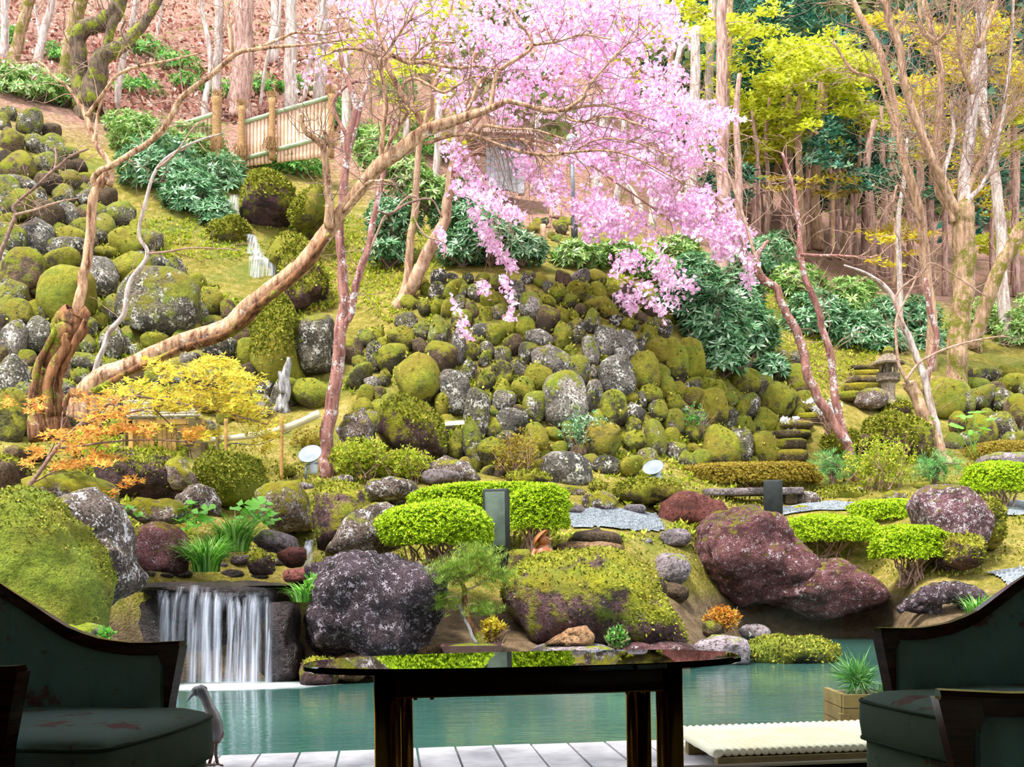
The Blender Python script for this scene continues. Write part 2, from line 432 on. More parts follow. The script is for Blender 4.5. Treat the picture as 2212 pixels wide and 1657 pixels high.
# ground
def mk_ground():
    t = NT('mossy_ground'); p = t.pos()
    at = t.n('Attribute', {'attribute_name': 'litter'}).outputs['Fac']
    n1 = t.noise(1.1, 6, .65, p); n2 = t.noise(7, 5, .7, p); n3 = t.noise(40, 3, .7, p)
    moss = t.ramp(t.math('ADD', t.math('MULTIPLY', n1, .5), t.math('MULTIPLY', n2, .5)), [(.34, (84,82,32)), (.5, (140,128,56)), (.64, (186,162,100))])
    moss = t.mix(t.ramp(n3, [(.36, .8), (.52, 0.0)]), moss, (62,62,18))
    moss = t.mix(t.ramp(t.noise(.6, 4, .6, p), [(.5, 0.0), (.66, .7)]), moss, (94,110,44))
    lit = t.ramp(t.math('ADD', t.math('MULTIPLY', n2, .45), t.math('MULTIPLY', n3, .55)), [(.33, (84,54,48)), (.5, (146,106,94)), (.66, (212,180,168))])
    lit = t.mix(t.ramp(n1, [(.56, 0.0), (.66, .8)]), lit, (104,112,40))
    f = t.math('ADD', at, t.math('MULTIPLY', t.math('SUBTRACT', n2, .5), .9), clamp=True)
    h = t.math('ADD', n2, t.math('MULTIPLY', n3, .5))
    earth = t.n('Attribute', {'attribute_name': 'earth'}).outputs['Fac']
    ec = t.ramp(n2, [(.35, (82,66,50)), (.65, (122,102,80))])
    return t.done(t.bsdf(t.mix(earth, t.mix(f, moss, lit), ec), .95, t.bump(h, .8, .08), spec=.1))
M['ground'] = mk_ground()
def mk_gravel():
    t = NT('grey_gravel'); p = t.pos(); v = t.n('TexVoronoi', Scale=70.0, Vector=p)
    c = t.ramp(v.outputs['Color'], [(.1, (74,82,92)), (.5, (124,130,140)), (.9, (180,184,190))])
    return t.done(t.bsdf(c, .9, t.bump(v.outputs['Distance'], .6, .02), spec=.2))
M['gravel'] = mk_gravel()
# water
def mk_water():
    t = NT('pond_water'); p = t.pos()
    st = t.scaled(p, (1.2, 3.6, 1)); n = t.noise(2.2, 4, .55, st); n2 = t.noise(.35, 3, .5, p)
    c = t.ramp(n2, [(.35, (40,74,70)), (.65, (66,100,90))])
    sx = t.n('SeparateXYZ', Vector=p)
    # silt plume stirred up off the bank beside the planter
    q = t.math('SUBTRACT', 1.0, t.math('DIVIDE', t.n('VectorMath', {'operation': 'DISTANCE'}, _0=t.scaled(p, (.75, 1.5, 0)), _1=(1.62, 9.3, 0)).outputs['Value'], 1.05))
    c = t.mix(t.ramp(t.math('ADD', q, t.math('MULTIPLY', t.math('SUBTRACT', n, .5), .4)), [(.04, 0.0), (.2, .85)]), c, (112,72,40))
    return t.done(t.bsdf(c, .06, t.bump(n, .22, .03), spec=.5))
M['water'] = mk_water()
def mk_stream():
    t = NT('stream_water'); p = t.pos(); n = t.noise(5, 4, .6, t.scaled(p, (1, .5, 1)))
    c = t.ramp(n, [(.4, (40,36,46)), (.62, (84,74,70))])
    return t.done(t.bsdf(c, .1, t.bump(n, .4, .04), spec=.6))
M['stream'] = mk_stream()
def mk_fall():
    t = NT('falling_water'); p = t.pos()
    n = t.noise(1.0, 3, .6, t.scaled(p, (34, 6, .9)))
    a = t.math('MULTIPLY', t.ramp(n, [(.38, .04), (.66, .9)]), t.n('Attribute', {'attribute_name': 'body'}).outputs['Fac'])
    d = t.bsdf((226,230,250), .4, spec=.4); tl = t.n('BsdfTranslucent', Color=lin((226,230,250)))
    m1 = t.n('MixShader', Fac=.35); t.t.links.new(d, m1.inputs[1]); t.t.links.new(tl.outputs[0], m1.inputs[2])
    m2 = t.n('MixShader'); t.t.links.new(a, m2.inputs[0])
    t.t.links.new(t.n('BsdfTransparent').outputs[0], m2.inputs[1]); t.t.links.new(m1.outputs[0], m2.inputs[2])
    return t.done(m2.outputs[0])
M['fall'] = mk_fall()
def mk_foam():
    t = NT('foam'); tc = t.n('TexCoord').outputs['Object']
    L = t.n('VectorMath', {'operation': 'LENGTH'}, _0=t.scaled(tc, (1/1.1, 1/.40, 0))).outputs['Value']
    n = t.noise(7, 4, .6, t.scaled(t.pos(), (1, 3, 1)))
    a = t.ramp(t.math('SUBTRACT', t.math('ADD', 1.0, t.math('MULTIPLY', t.math('SUBTRACT', n, .5), .7)), L), [(.0, 0.0), (.75, .85)])
    d = t.bsdf((236,242,250), .6)
    m2 = t.n('MixShader'); t.t.links.new(a, m2.inputs[0])
    t.t.links.new(t.n('BsdfTransparent').outputs[0], m2.inputs[1]); t.t.links.new(d, m2.inputs[2])
    return t.done(m2.outputs[0])
M['foam'] = mk_foam()
def mk_veil():
    t = NT('thin_water_veil'); p = t.pos(); n = t.noise(1.0, 3, .6, t.scaled(p, (16, 4, .6)))
    a = t.math('MULTIPLY', t.ramp(n, [(.4, .0), (.7, .34)]), t.n('Attribute', {'attribute_name': 'body'}).outputs['Fac'])
    m2 = t.n('MixShader'); t.t.links.new(a, m2.inputs[0]); t.t.links.new(t.n('BsdfTransparent').outputs[0], m2.inputs[1]); t.t.links.new(t.bsdf((206,214,240), .5), m2.inputs[2])
    return t.done(m2.outputs[0])
M['veil'] = mk_veil()
# bark
M['bark_warm'] = mk_bark('warm_peeling_bark', (96,58,40), (206,164,132), (226,214,202), .32, .0)
M['bark_old']  = mk_bark('hollow_old_bark', (50,28,20), (142,96,64), (206,180,156), .22, .34, .9)
M['bark_red']  = mk_bark('reddish_lichen_bark', (104,62,58), (164,116,108), (214,208,208), .55, .05)
M['bark_pale'] = mk_bark('pale_bark', (140,116,108), (206,190,186), (226,222,222), .4, .12)
M['bark_tan']  = mk_bark('tan_bark', (134,98,76), (200,164,138), (222,210,200), .25, .2)
M['bark_dark'] = mk_bark('dark_mossy_bark', (58,46,40), (112,92,76), (168,160,150), .15, .45)
M['bark_moss'] = mk_bark('mossy_bark', (116,86,66), (184,150,124), (214,204,194), .2, .55, mosscol=((76,76,26),(126,118,46)))
M['bark_cedar']= mk_bark('cedar_bark', (120,84,78), (196,160,150), (214,194,188), .05, .05)
M['bark_grey'] = mk_bark('weathered_wood', (92,86,84), (176,172,174), (206,206,210), .2, .0)
M['twig']      = mk_plain('twig_bark', (122,88,74), .85, c2=(186,152,134), sc=14)
M['twig_dark'] = mk_plain('dark_twig_bark', (84,60,54), .85, c2=(150,116,104), sc=14)
# leaves
M['pink']    = mk_leaf('cherry_petal', [(214,148,200), (236,184,224), (246,208,238), (254,234,250)], .3, .6, .1)
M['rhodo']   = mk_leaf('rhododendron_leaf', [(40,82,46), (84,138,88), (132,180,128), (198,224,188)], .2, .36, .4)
M['rhodo_w'] = mk_leaf('pale_rhododendron_leaf', [(62,98,44), (112,156,66), (158,194,104), (206,222,150)], .22, .4, .3)  # paler, yellower green than the other rhododendron leaf
M['lime']    = mk_leaf('lime_maple_leaf', [(132,142,20), (178,184,36), (206,208,60), (226,224,100)], .4, .6, .1)
M['gold']    = mk_leaf('gold_maple_leaf', [(150,118,20), (196,166,44), (206,190,60), (178,186,60)], .4, .6, .1)
M['orange']  = mk_leaf('orange_maple_leaf', [(156,84,26), (196,122,48), (212,156,66), (190,170,60)], .4, .6, .1)
M['conifer'] = mk_leaf('dark_conifer_leaf', [(16,56,50), (34,88,76), (66,120,96), (120,150,110)], .15, .6, .1)
M['olive']   = mk_leaf('olive_canopy_leaf', [(66,90,50), (118,130,70), (164,166,104), (190,176,150)], .3, .6, .1)
M['hedge']   = mk_leaf('clipped_hedge_leaf', [(84,112,8), (132,164,10), (176,206,22), (206,226,60)], .3, .55, .1)
M['hedge_b'] = mk_leaf('brownish_hedge_leaf', [(110,84,30), (142,116,40), (160,144,44), (176,164,70)], .3, .6, .1)
M['scrub']   = mk_leaf('light_scrub_leaf', [(106,126,26), (150,170,40), (186,196,70), (196,176,70)], .3, .6, .1)
M['fern']    = mk_leaf('fern_leaf', [(44,96,44), (78,146,62), (120,180,84), (170,206,110)], .3, .6, .1)
M['grass']   = mk_leaf('grass_blade', [(44,104,30), (82,150,40), (124,182,64), (186,214,140)], .3, .45, .25)
M['broad']   = mk_leaf('broad_leaf', [(74,156,40), (112,190,60), (150,212,84)], .35, .4, .3)
M['pine']    = mk_leaf('pine_needle', [(50,110,50), (86,152,74), (124,184,100), (166,208,140)], .15, .5, .2)
M['pine_y']  = mk_leaf('bonsai_needle', [(58,92,22), (98,134,34), (142,166,50), (170,186,76)], .2, .5, .2)
M['mossleaf'] = mk_leaf('moss_frond', [(64,72,20), (108,114,32), (148,148,48), (184,178,86)], .2, .8, .05)
M['white_petal'] = mk_leaf('white_petal', [(236,236,240), (255,255,255)], .3, .6, .1)
M['litterleaf'] = mk_leaf('fallen_leaf', [(110,64,54), (160,104,92), (206,160,150), (226,196,186)], .1, .7, .1)
# built things
M['bamboo']  = mk_plain('bamboo', (206,164,134), .5, c2=(236,204,180), sc=3, var=.1)
M['bamboo_g']= mk_plain('green_bamboo_rail', (126,150,112), .5, c2=(176,186,150), sc=3)
M['bamboo_w']= mk_plain('bleached_bamboo', (196,182,148), .5, c2=(226,216,192), sc=3)
M['straw']   = mk_plain('straw', (120,84,50), .9, c2=(180,140,92), sc=30, bump=.6)
M['plank']   = mk_plain('silvered_deck_board', (150,146,156), .7, c2=(214,208,214), sc=4)
M['mat']     = mk_plain('pale_bamboo_mat', (246,238,200), .5, c2=(254,250,230), sc=5)
M['shed']    = mk_plain('grey_shed_board', (110,106,112), .85, c2=(168,164,170), sc=4)
M['ochre']   = mk_plain('ochre_board', (150,110,54), .8, c2=(196,156,88), sc=6)
M['black']   = mk_plain('black_paint', (22,24,26), .4, c2=(40,42,44), sc=8)
M['sign']    = mk_plain('dark_metal_sign', (22,25,28), .6, c2=(36,40,42), sc=10, spec=.3)
M['sign_g']  = mk_plain('greenish_sign_face', (44,60,52), .65, c2=(84,98,86), sc=5)
M['lamp_w']  = mk_plain('white_enamel', (150,158,168), .4, c2=(180,186,194), sc=4)
M['roofstrip'] = mk_plain('grey_bamboo_strip', (140,128,104), .7, c2=(186,174,150), sc=9)
M['lamp_g']  = mk_plain('grey_enamel', (88,96,108), .5, c2=(116,124,136), sc=4)
M['lantern'] = mk_rock('lantern_stone', (160,142,128), (216,198,182), .12, .15, ((120,118,40),(176,168,70)))
M['clay']    = mk_plain('brown_glazed_clay', (124,64,30), .35, c2=(176,104,60), sc=9)
M['pot']     = mk_plain('brown_clay_pot', (96,62,60), .6, c2=(136,96,92), sc=9)
M['bronze']  = mk_plain('weathered_metal', (84,84,90), .45, c2=(136,130,130), sc=12, metallic=.4)
M['rust']    = mk_plain('rusty_metal', (92,62,54), .6, c2=(130,96,86), sc=12, metallic=.2)
M['oldwood'] = mk_plain('old_planter_board', (92,74,44), .8, c2=(138,122,72), sc=5)
M['cable']   = mk_plain('black_cable', (40,36,34), .6)
M['gold_metal'] = mk_plain('brass', (226,178,84), .27, metallic=1.0)
M['smoked']  = mk_plain('smoked_glass', (6,6,7), .015, spec=.9)
M['apron']   = mk_plain('dark_lacquer', (58,28,12), .25, c2=(72,36,16), sc=3)
def mk_wood():
    t = NT('dark_polished_wood'); n = t.noise(2, 5, .6, t.scaled(t.n('TexCoord').outputs['Object'], (3, 3, 22)))
    return t.done(t.bsdf(t.ramp(n, [(.3, (62,27,14)), (.7, (116,58,32))]), .22, spec=.6))
M['wood'] = mk_wood()
def mk_fabric():
    t = NT('teal_floral_fabric'); p = t.n('TexCoord').outputs['Object']
    n = t.noise(5, 3, .5, p)
    c = t.ramp(n, [(.3, (172,212,218)), (.7, (192,228,230))])
    v = t.n('TexVoronoi', Scale=5.2, Vector=p, Randomness=.8)
    dist = t.math('ADD', v.outputs['Distance'], t.math('MULTIPLY', t.math('SUBTRACT', t.noise(22, 4, .7, p), .5), .9))
    f = t.ramp(dist, [(.20, .75), (.30, 0.0)])
    c = t.mix(f, c, t.ramp(t.noise(9, 2, .5, p), [(.4, (186,96,112)), (.6, (198,124,134))]))
    f2 = t.ramp(t.noise(13, 4, .7, p), [(.62, 0.0), (.70, .45)])
    c = t.mix(f2, c, (92,118,108))
    return t.done(t.bsdf(c, .85, t.bump(t.noise(160, 2, .5, p), .15, .004), spec=.2))
M['fabric'] = mk_fabric()
M['piping'] = mk_plain('teal_piping', (120,150,150), .8)
def mk_pane():
    t = NT('window_glass'); fr = t.n('Fresnel', IOR=1.45)
    m = t.n('MixShader'); t.t.links.new(fr.outputs[0], m.inputs[0])
    t.t.links.new(t.n('BsdfTransparent', Color=(.97,.985,.98,1)).outputs[0], m.inputs[1])
    t.t.links.new(t.n('BsdfGlossy', Roughness=0.0).outputs[0], m.inputs[2])
    return t.done(m.outputs[0])
M['pane'] = mk_pane()
M['floor'] = mk_plain('dark_carpet', (60,48,44), .95, c2=(78,62,56), sc=12)
M['wall']  = mk_plain('beige_wall', (150,136,120), .9, c2=(162,148,130), sc=2)
M['frame_al'] = mk_plain('dark_window_frame', (52,48,46), .4, metallic=.4)
def mk_emit(name, c, s):
    t = NT(name); return t.done(t.n('Emission', Color=lin(c), Strength=s).outputs[0])
M['tube'] = mk_emit('lit_tube', (255,248,224), 14.0)
# ------------------------------------------------------------------ the setting
WATER = -0.25
def build_terrain():
    us = np.concatenate([np.arange(-1200, -100, 60), np.arange(-100, 2320, 14), np.arange(2320, 3401, 60)]).astype(float)
    ds = np.concatenate([np.arange(7, 16, .1), np.arange(16, 32, .2), np.arange(32, 95.1, .9)])
    U, D = np.meshgrid(us, ds, indexing='ij')
    X = (U - CX) / F * D
    Z = EYE + (HZ - ground_row(U.ravel(), D.ravel()).reshape(U.shape)) / F * D
    pts = np.stack([X, D, Z], -1).reshape(-1, 3)
    a = np.clip((D.ravel() - 11) / 6, 0.25, 1)
    pts[:, 2] += wav(pts, 1.4, 11, 4) * .10 * a + wav(pts, 6, 12, 2) * .03
    nu, nd = U.shape
    i = np.arange(nu-1)[:, None] * nd; j = np.arange(nd-1)[None, :]
    Q = np.stack([i+j, i+nd+j, i+nd+j+1, i+j+1], -1).reshape(-1, 4)
    mb = MB().add(pts, Q)
    o = mb.build('ground', M['ground'], base=(0, 0, 0), label='mossy garden slope rising into leaf-strewn forest floor', kind='structure')
    u = U.ravel(); d = D.ravel()
    edge = np.interp(u, [-1200, 0, 300, 700, 900, 1150, 1350, 1500, 1700, 2212, 3400], [27, 27, 28.5, 29.5, 27.5, 27, 29, 31, 33, 33, 33])
    lit = np.clip((d - edge) / 2.5 + .3, 0, 1)
    z = pts[:, 2]
    earth = np.clip((.5 - z)/.2, 0, 1)*(d < 17)
    for nm, arr in (('litter', lit), ('earth', earth)):
        at = o.data.attributes.new(nm, 'FLOAT', 'POINT'); at.data.foreach_set('value', arr.astype(np.float32))
    return o
build_terrain()

pw = MB().add([(-9, 4.6, WATER), (16, 4.6, WATER), (16, 20, WATER), (-9, 20, WATER)], [[0, 1, 2, 3]])
pw.build('pond', M['water'], base=(0, 0, WATER), label='still teal garden pond between deck and rocks', kind='structure')
pb = MB(); box(pb, (3.5, 9, -1.1), (26, 12, .2))
pb.build('pond_bed', M['rock_wet'], kind='structure', label='dark pond bed under the water')

def patch(poly, lift=.03, n=26):
    """a patch of ground covering lying on the terrain inside an outline"""
    A = np.array(poly, float)
    x0, y0 = A.min(0); x1, y1 = A.max(0)
    gx, gy = np.meshgrid(np.linspace(x0, x1, n*2), np.linspace(y0, y1, n), indexing='ij')
    p = G(gx.ravel(), gy.ravel())
    p[:, 2] = ground_z(p[:, 0], p[:, 1]) + wav(p, 1.4, 11, 4)*.10*np.clip((p[:,1]-11)/6, .25, 1) + wav(p, 6, 12, 2)*.03 + lift
    ins = np.zeros(len(p), bool); X, Y = gx.ravel(), gy.ravel(); m = len(A)
    for k in range(m):
        (xa, ya), (xb, yb) = A[k], A[(k+1) % m]
        c = ((ya > Y) != (yb > Y)) & (X < (xb-xa)*(Y-ya)/(yb-ya+1e-9)+xa); ins ^= c
    idx = np.arange(len(p)).reshape(2*n, n)
    Q = np.stack([idx[:-1,:-1], idx[1:,:-1], idx[1:,1:], idx[:-1,1:]], -1).reshape(-1,4)
    Q = Q[ins[Q].sum(1) >= 3]
    used = np.unique(Q); mp = -np.ones(len(p), int); mp[used] = np.arange(len(used))
    return MB().add(p[used], mp[Q])
patch([(1225,1118),(1300,1108),(1420,1108),(1440,1150),(1330,1152),(1235,1150)]).build('gravel_path', M['gravel'], kind='structure', label='grey gravel path behind the long flat stones')
patch([(1680,1096),(1830,1096),(1900,1106),(1880,1122),(1680,1120)]).build('gravel_path', M['gravel'], kind='structure', label='grey gravel path behind the clipped hedges')
patch([(2130,1240),(2212,1222),(2260,1225),(2260,1275),(2180,1275)]).build('gravel_path', M['gravel'], kind='structure', label='pale gravel patch beside the driftwood')
patch([(2060,1090),(2212,1075),(2260,1080),(2260,1108),(2080,1112)]).build('gravel_path', M['gravel'], kind='structure', label='pale gravel strip under the round clipped shrub')

# room, turned seven degrees against the line of sight
YAW = math.radians(7)
RY = rotz(YAW)
def room_box(name, c, s, mat, **kw):
    mb = MB(); box(mb, c, s); mb.V = [v @ RY.T for v in mb.V]
    return mb.build(name, mat, smooth=False, kind='structure', **kw)
room_box('floor', (0, -.1, -.05), (9, 8.2, .1), M['floor'], label='dark carpet of the lounge')
room_box('ceiling', (0, -.1, 3.35), (9, 8.4, .1), M['wall'], label='pale lounge ceiling')
room_box('wall_left', (-4.5, -.1, 1.65), (.1, 8.2, 3.3), M['wall'], label='beige lounge side wall')
room_box('wall_right', (4.5, -.1, 1.65), (.1, 8.2, 3.3), M['wall'], label='beige lounge wall opposite')
room_box('wall_back', (0, -4.2, 1.65), (9, .1, 3.3), M['wall'], label='beige lounge rear wall')
w1 = room_box('window_1', (0, 3.95, 1.63), (8.8, .012, 3.22), M['pane'], label='large clear fixed window pane facing the garden')
for nm, c, s in (('window_sill', (0, 3.95, .01), (8.9, .08, .05)), ('window_head', (0, 3.95, 3.28), (8.9, .08, .08)),
                 ('window_jamb', (-4.42, 3.95, 1.65), (.06, .08, 3.2)), ('window_jamb', (4.42, 3.95, 1.65), (.06, .08, 3.2))):
    mb = MB(); box(mb, c, s); mb.V = [v @ RY.T for v in mb.V]; mb.build(nm, M['frame_al'], w1, smooth=False)
# ceiling light seen mirrored in the pane
nW = np.array([-math.sin(YAW), math.cos(YAW), 0])
def mirrored(v): return v - 2*(v @ nW - 3.944)*nW
la, lb = mirrored(P(962, 915, 11.0)), mirrored(P(1003, 912, 11.0)); lc = (la + lb)/2
LT = thing('pendant_light_offscreen', (lc[0], lc[1], 3.3), 'short white tube light hanging from the lounge ceiling', 'ceiling light')
mb = MB(); rbox(mb, lc + [0, 0, .05], (.32, .1, .05), .01); mb.build('housing', M['lamp_w'], LT)
mb = MB(); tube(mb, [lc + [0, 0, .07], (lc[0], lc[1], 3.3)], .006, 8); mb.build('rod', M['lamp_g'], LT)
mb = MB(); tube(mb, [la, lb], .022, 10); mb.build('tube_offscreen', M['tube'], LT)

# deck of boards outside the window
DK = thing('deck', (0, 4.5, -.3), 'weathered silver timber deck between window and pond', None, kind='structure')
W = .19
mbq = MB(); box(mbq, (0, 0, 0), (W - .012, 1.12, .035))
dm = mbq.mesh('board', M['plank'], np.zeros(3), smooth=False)
for k in range(-16, 17):
    c = np.array([k * W + .04, 4.52 + .0, -.0675]) @ RY.T
    o = bpy.data.objects.new('board', dm); link(o, DK, c + np.array([0, 0, rng.uniform(-.002, .002)])); o.rotation_euler.z = YAW
for yy in (4.15, 4.9):
    mb = MB(); box(mb, (0, yy, -.16), (6.2, .08, .14)); mb.V = [v @ RY.T for v in mb.V]; mb.build('joist', M['plank'], DK, smooth=False)
for xx in (-2.4, -.9, .7, 2.3):
    mb = MB(); box(mb, (xx, 4.9, -.62), (.1, .1, .8)); mb.V = [v @ RY.T for v in mb.V]; mb.build('post', M['plank'], DK, smooth=False)
# ------------------------------------------------------------------ armchairs and table
def armchair(loc, ang, label, sc=1.0):
    R = rotz(ang)
    root = thing('armchair', loc, label, 'armchair')
    def B(mb, name, mat, parent=root, **kw):
        mb.V = [(v * sc) @ R.T + np.asarray(loc) for v in mb.V]
        return mb.build(name, mat, parent, **kw)
    # plan of the top rail: straight arms, round back
    half = []
    for s in np.linspace(0, .42, 9): half.append((-s, .375 - .02*s/.42, s))
    L = .42
    for a in np.linspace(0, 90, 14)[1:]:
        x = -.42 - .30*math.sin(math.radians(a)); y = .355*math.cos(math.radians(a))
        L += math.hypot(x - half[-1][0], y - half[-1][1]); half.append((x, y, L))
    half = np.array(half)
    zz = np.interp(half[:, 2], [0, .14, .25, .35, .44, .54, .65, .78, .95], [.628, .622, .634, .664, .718, .786, .87, .94, .965])
    A = np.column_stack([half[:, 0], half[:, 1], zz])
    path = np.concatenate([A, (A * [1, -1, 1])[::-1][1:]])
    t = np.gradient(path, axis=0); t[:, 2] = 0; t = nrm(t)
    out = np.stack([-t[:, 1], t[:, 0], 0*t[:, 0]], -1)
    if (out[0] @ np.array([0, 1, 0])) < 0: out = -out
    k = len(path); up = np.array([0, 0, 1.])
    # top rail: swept rounded bar
    sec = [(-.020, 0.0), (-.016, -.03), (.018, -.03), (.024, -.005), (.016, .008), (-.012, .008)]
    V = np.stack([path + out*a + up*b for a, b in sec], 1); m = len(sec)
    i = np.arange(k-1)[:, None]*m; j = np.arange(m)[None, :]; j2 = (j+1) % m
    Q = np.stack([i+j, i+j2, i+m+j2, i+m+j], -1).reshape(-1, 4)
    caps = [[0,1,2,3],[0,3,4,5],[(k-1)*m+0,(k-1)*m+3,(k-1)*m+2,(k-1)*m+1],[(k-1)*m+5,(k-1)*m+4,(k-1)*m+3,(k-1)*m+0]]
    B(MB().add(V.reshape(-1, 3), np.concatenate([Q, caps])), 'top_rail', M['wood'], smooth=False)
    # inner upholstery with vertical channels
    s_all = np.concatenate([[0], np.cumsum(np.linalg.norm(np.diff(path[:, :2], axis=0), axis=1))])
    nn = 300; ss = np.linspace(.055, s_all[-1] - .055, nn)
    pp = np.stack([np.interp(ss, s_all, path[:, c]) for c in range(3)], -1)
    oo = nrm(np.stack([np.interp(ss, s_all, out[:, c]) for c in range(3)], -1))
    ch = np.abs(np.sin(np.pi * ss / .135)) ** .28
    rows = [(0.0, .012, .4), (.06, .040, 1), (.2, .062, 1), (.5, .070, 1), (.8, .066, 1), (1.0, .055, 1)]
    V = []
    for f, off, w in rows:
        zt = pp[:, 2] - .03; z = zt + (.36 - zt)*f
        e = np.minimum(1, np.minimum(ss - .05, s_all[-1] - .05 - ss)/.03 + .15)
        dd = off*e*(1 - .42*w*(1 - ch))
        V.append(np.column_stack([pp[:, 0] - oo[:, 0]*dd, pp[:, 1] - oo[:, 1]*dd, z]))
    V = np.stack(V, 1); m = len(rows)
    i = np.arange(nn-1)[:, None]*m; j = np.arange(m-1)[None, :]
    Q = np.stack([i+j, i+m+j, i+m+j+1, i+j+1], -1).reshape(-1, 4)
    up1 = B(MB().add(V.reshape(-1, 3), Q), 'inner_upholstery', M['fabric'])
    for e in (0, -1):
        edge = V[e][:, :].copy(); mb = MB(); tube(mb, smooth_path(edge, 4), .006, 6)
        B(mb, 'piping', M['piping'], up1)
    # outer panel
    V = []
    for z0, off in ((None, .004), (.5, .008), (.24, .002)):
        z = pp[:, 2] - .028 if z0 is None else np.full(nn, z0)
        V.append(np.column_stack([pp[:, 0] + oo[:, 0]*off, pp[:, 1] + oo[:, 1]*off, z]))
    V = np.stack(V, 1); m = 3
    i = np.arange(nn-1)[:, None]*m; j = np.arange(m-1)[None, :]
    Q = np.stack([i+j, i+j+1, i+m+j+1, i+m+j], -1).reshape(-1, 4)
    B(MB().add(V.reshape(-1, 3), Q), 'outer_panel', M['fabric'])
    # lower rail
    V = np.stack([np.column_stack([path[:, 0]*1.0 + out[:, 0]*a, path[:, 1] + out[:, 1]*a, np.full(k, z)]) for a, z in ((-.02,.20),(.018,.20),(.018,.255),(-.02,.255))], 1)
    m = 4; i = np.arange(k-1)[:, None]*m; j = np.arange(m)[None, :]; j2 = (j+1) % m
    Q = np.stack([i+j, i+j2, i+m+j2, i+m+j], -1).reshape(-1, 4)
    B(MB().add(V.reshape(-1, 3), Q), 'lower_rail', M['wood'], smooth=False)
    # posts and legs
    for sy in (1, -1):
        V = []
        for z, x, w, h in ((.0, -.075, .045, .040), (.25, -.055, .055, .044), (.45, -.032, .060, .046), (.622, .006, .066, .048)):
            for a, b in ((-1,-1),(0,-1),(0,1),(-1,1)): V.append((x + a*w, sy*.375 + b*h/2, z))
        Q = [[0,3,2,1],[12,13,14,15]] + [[4*l+a, 4*l+(a+1) % 4, 4*l+4+(a+1) % 4, 4*l+4+a] for l in range(3) for a in range(4)]
        B(MB().add(V, Q), 'front_post', M['wood'], smooth=False)
        mb = MB(); tube(mb, [(-.62, sy*.2, .22), (-.66, sy*.21, .1), (-.70, sy*.22, 0)], [.026, .022, .016], 8); B(mb, 'back_leg', M['wood'])
    # seat outline (plan)
    o = []
    for y in np.linspace(-.25, .25, 9): o.append((.155 + .02*(1 - (y/.25)**2), y))
    for a in np.linspace(0, 90, 6)[1:]: o.append((.085 + .07*math.cos(math.radians(a)), .25 + .05*math.sin(math.radians(a))))
    for x in np.linspace(0, -.42, 8): o.append((x, .30 - .01*abs(x)))
    for a in np.linspace(0, 180, 17)[1:-1]: o.append((-.42 - .2*math.sin(math.radians(a)), .295*math.cos(math.radians(a))))
    for x in np.linspace(-.42, 0, 8): o.append((x, -.30 + .01*abs(x)))
    for a in np.linspace(90, 0, 6)[:-1]: o.append((.085 + .07*math.cos(math.radians(a)), -.25 - .05*math.sin(math.radians(a))))
    o = np.array(o); c = np.array([-.2, 0])
    def loft(levels):
        V = []; n = len(o)
        for z, f in levels: V.append(np.column_stack([c + (o - c)*f, np.full(n, z)]))
        V = np.concatenate(V + [np.array([[c[0], c[1], levels[0][0]], [c[0], c[1], levels[-1][0] + .004]])]); kk = len(levels)
        i = np.arange(kk-1)[:, None]*n; j = np.arange(n)[None, :]; j2 = (j+1) % n
        Q = np.stack([i+j, i+j2, i+n+j2, i+n+j], -1).reshape(-1, 4); jj = np.arange(n); jn = (jj+1) % n
        T = np.concatenate([np.stack([np.full(n, kk*n), jn, jj], -1), np.stack([np.full(n, kk*n+1), (kk-1)*n+jj, (kk-1)*n+jn], -1)])
        return MB().add(V, Q, T)
    B(loft([(.17, .93), (.20, .955), (.31, .955)]), 'seat_base', M['fabric'])
    cu = B(loft([(.305, .96), (.315, .985), (.36, 1.0), (.41, .998), (.425, .985), (.438, .95), (.450, .85), (.458, .6), (.461, .3)]), 'seat_cushion', M['fabric'])
    for z, f in ((.424, .992), (.312, .985)):
        ring = np.column_stack([c + (o - c)*f, np.full(len(o), z)]); ring = np.concatenate([ring, ring[:2]])
        mb = MB(); tube(mb, ring, .0055, 6, cap=False); B(mb, 'piping', M['piping'], cu)
    return root
armchair((-1.07, 2.72, 0), math.radians(-10), 'teal floral armchair with dark wood arm rail beside the heron statue')
armchair((1.275, 2.895, 0), math.radians(197), 'teal floral armchair with dark wood arm rail beside the pine planter')
armchair((.655, 1.31, 0), math.radians(173), 'teal floral armchair of which only one dark wood arm shows')

# low table: smoked glass top on brass legs
TB = thing('coffee_table', (.03, 2.59, 0), 'oval smoked glass table on brass tube legs', 'table')
ZT = .6135
def oval(a, b, n=72, e=2.5):
    t = np.arange(n)/n*2*math.pi
    return np.column_stack([a*np.sign(np.cos(t))*np.abs(np.cos(t))**(2/e), b*np.sign(np.sin(t))*np.abs(np.sin(t))**(2/e)])
V = []
for z, f in ((-.016, .985), (-.013, 1.0), (-.003, 1.0), (0, .988)):
    o = oval(.555*f, .215*f); V.append(np.column_stack([o, np.full(len(o), z)]))
n = len(V[0]); V = np.concatenate(V + [np.array([[0,0,-.016],[0,0,0]])])
i = np.arange(3)[:, None]*n; j = np.arange(n)[None, :]; j2 = (j+1) % n
Q = np.stack([i+j, i+j2, i+n+j2, i+n+j], -1).reshape(-1, 4); jj = np.arange(n); jn = (jj+1) % n
T = np.concatenate([np.stack([np.full(n, 4*n), jn, jj], -1), np.stack([np.full(n, 4*n+1), 3*n+jj, 3*n+jn], -1)])
tc = np.array([.03, 2.59, ZT]); RT = rotz(math.radians(6))
MB().add(V @ RT.T + tc, Q, T).build('table_top', M['smoked'], TB, smooth=False)
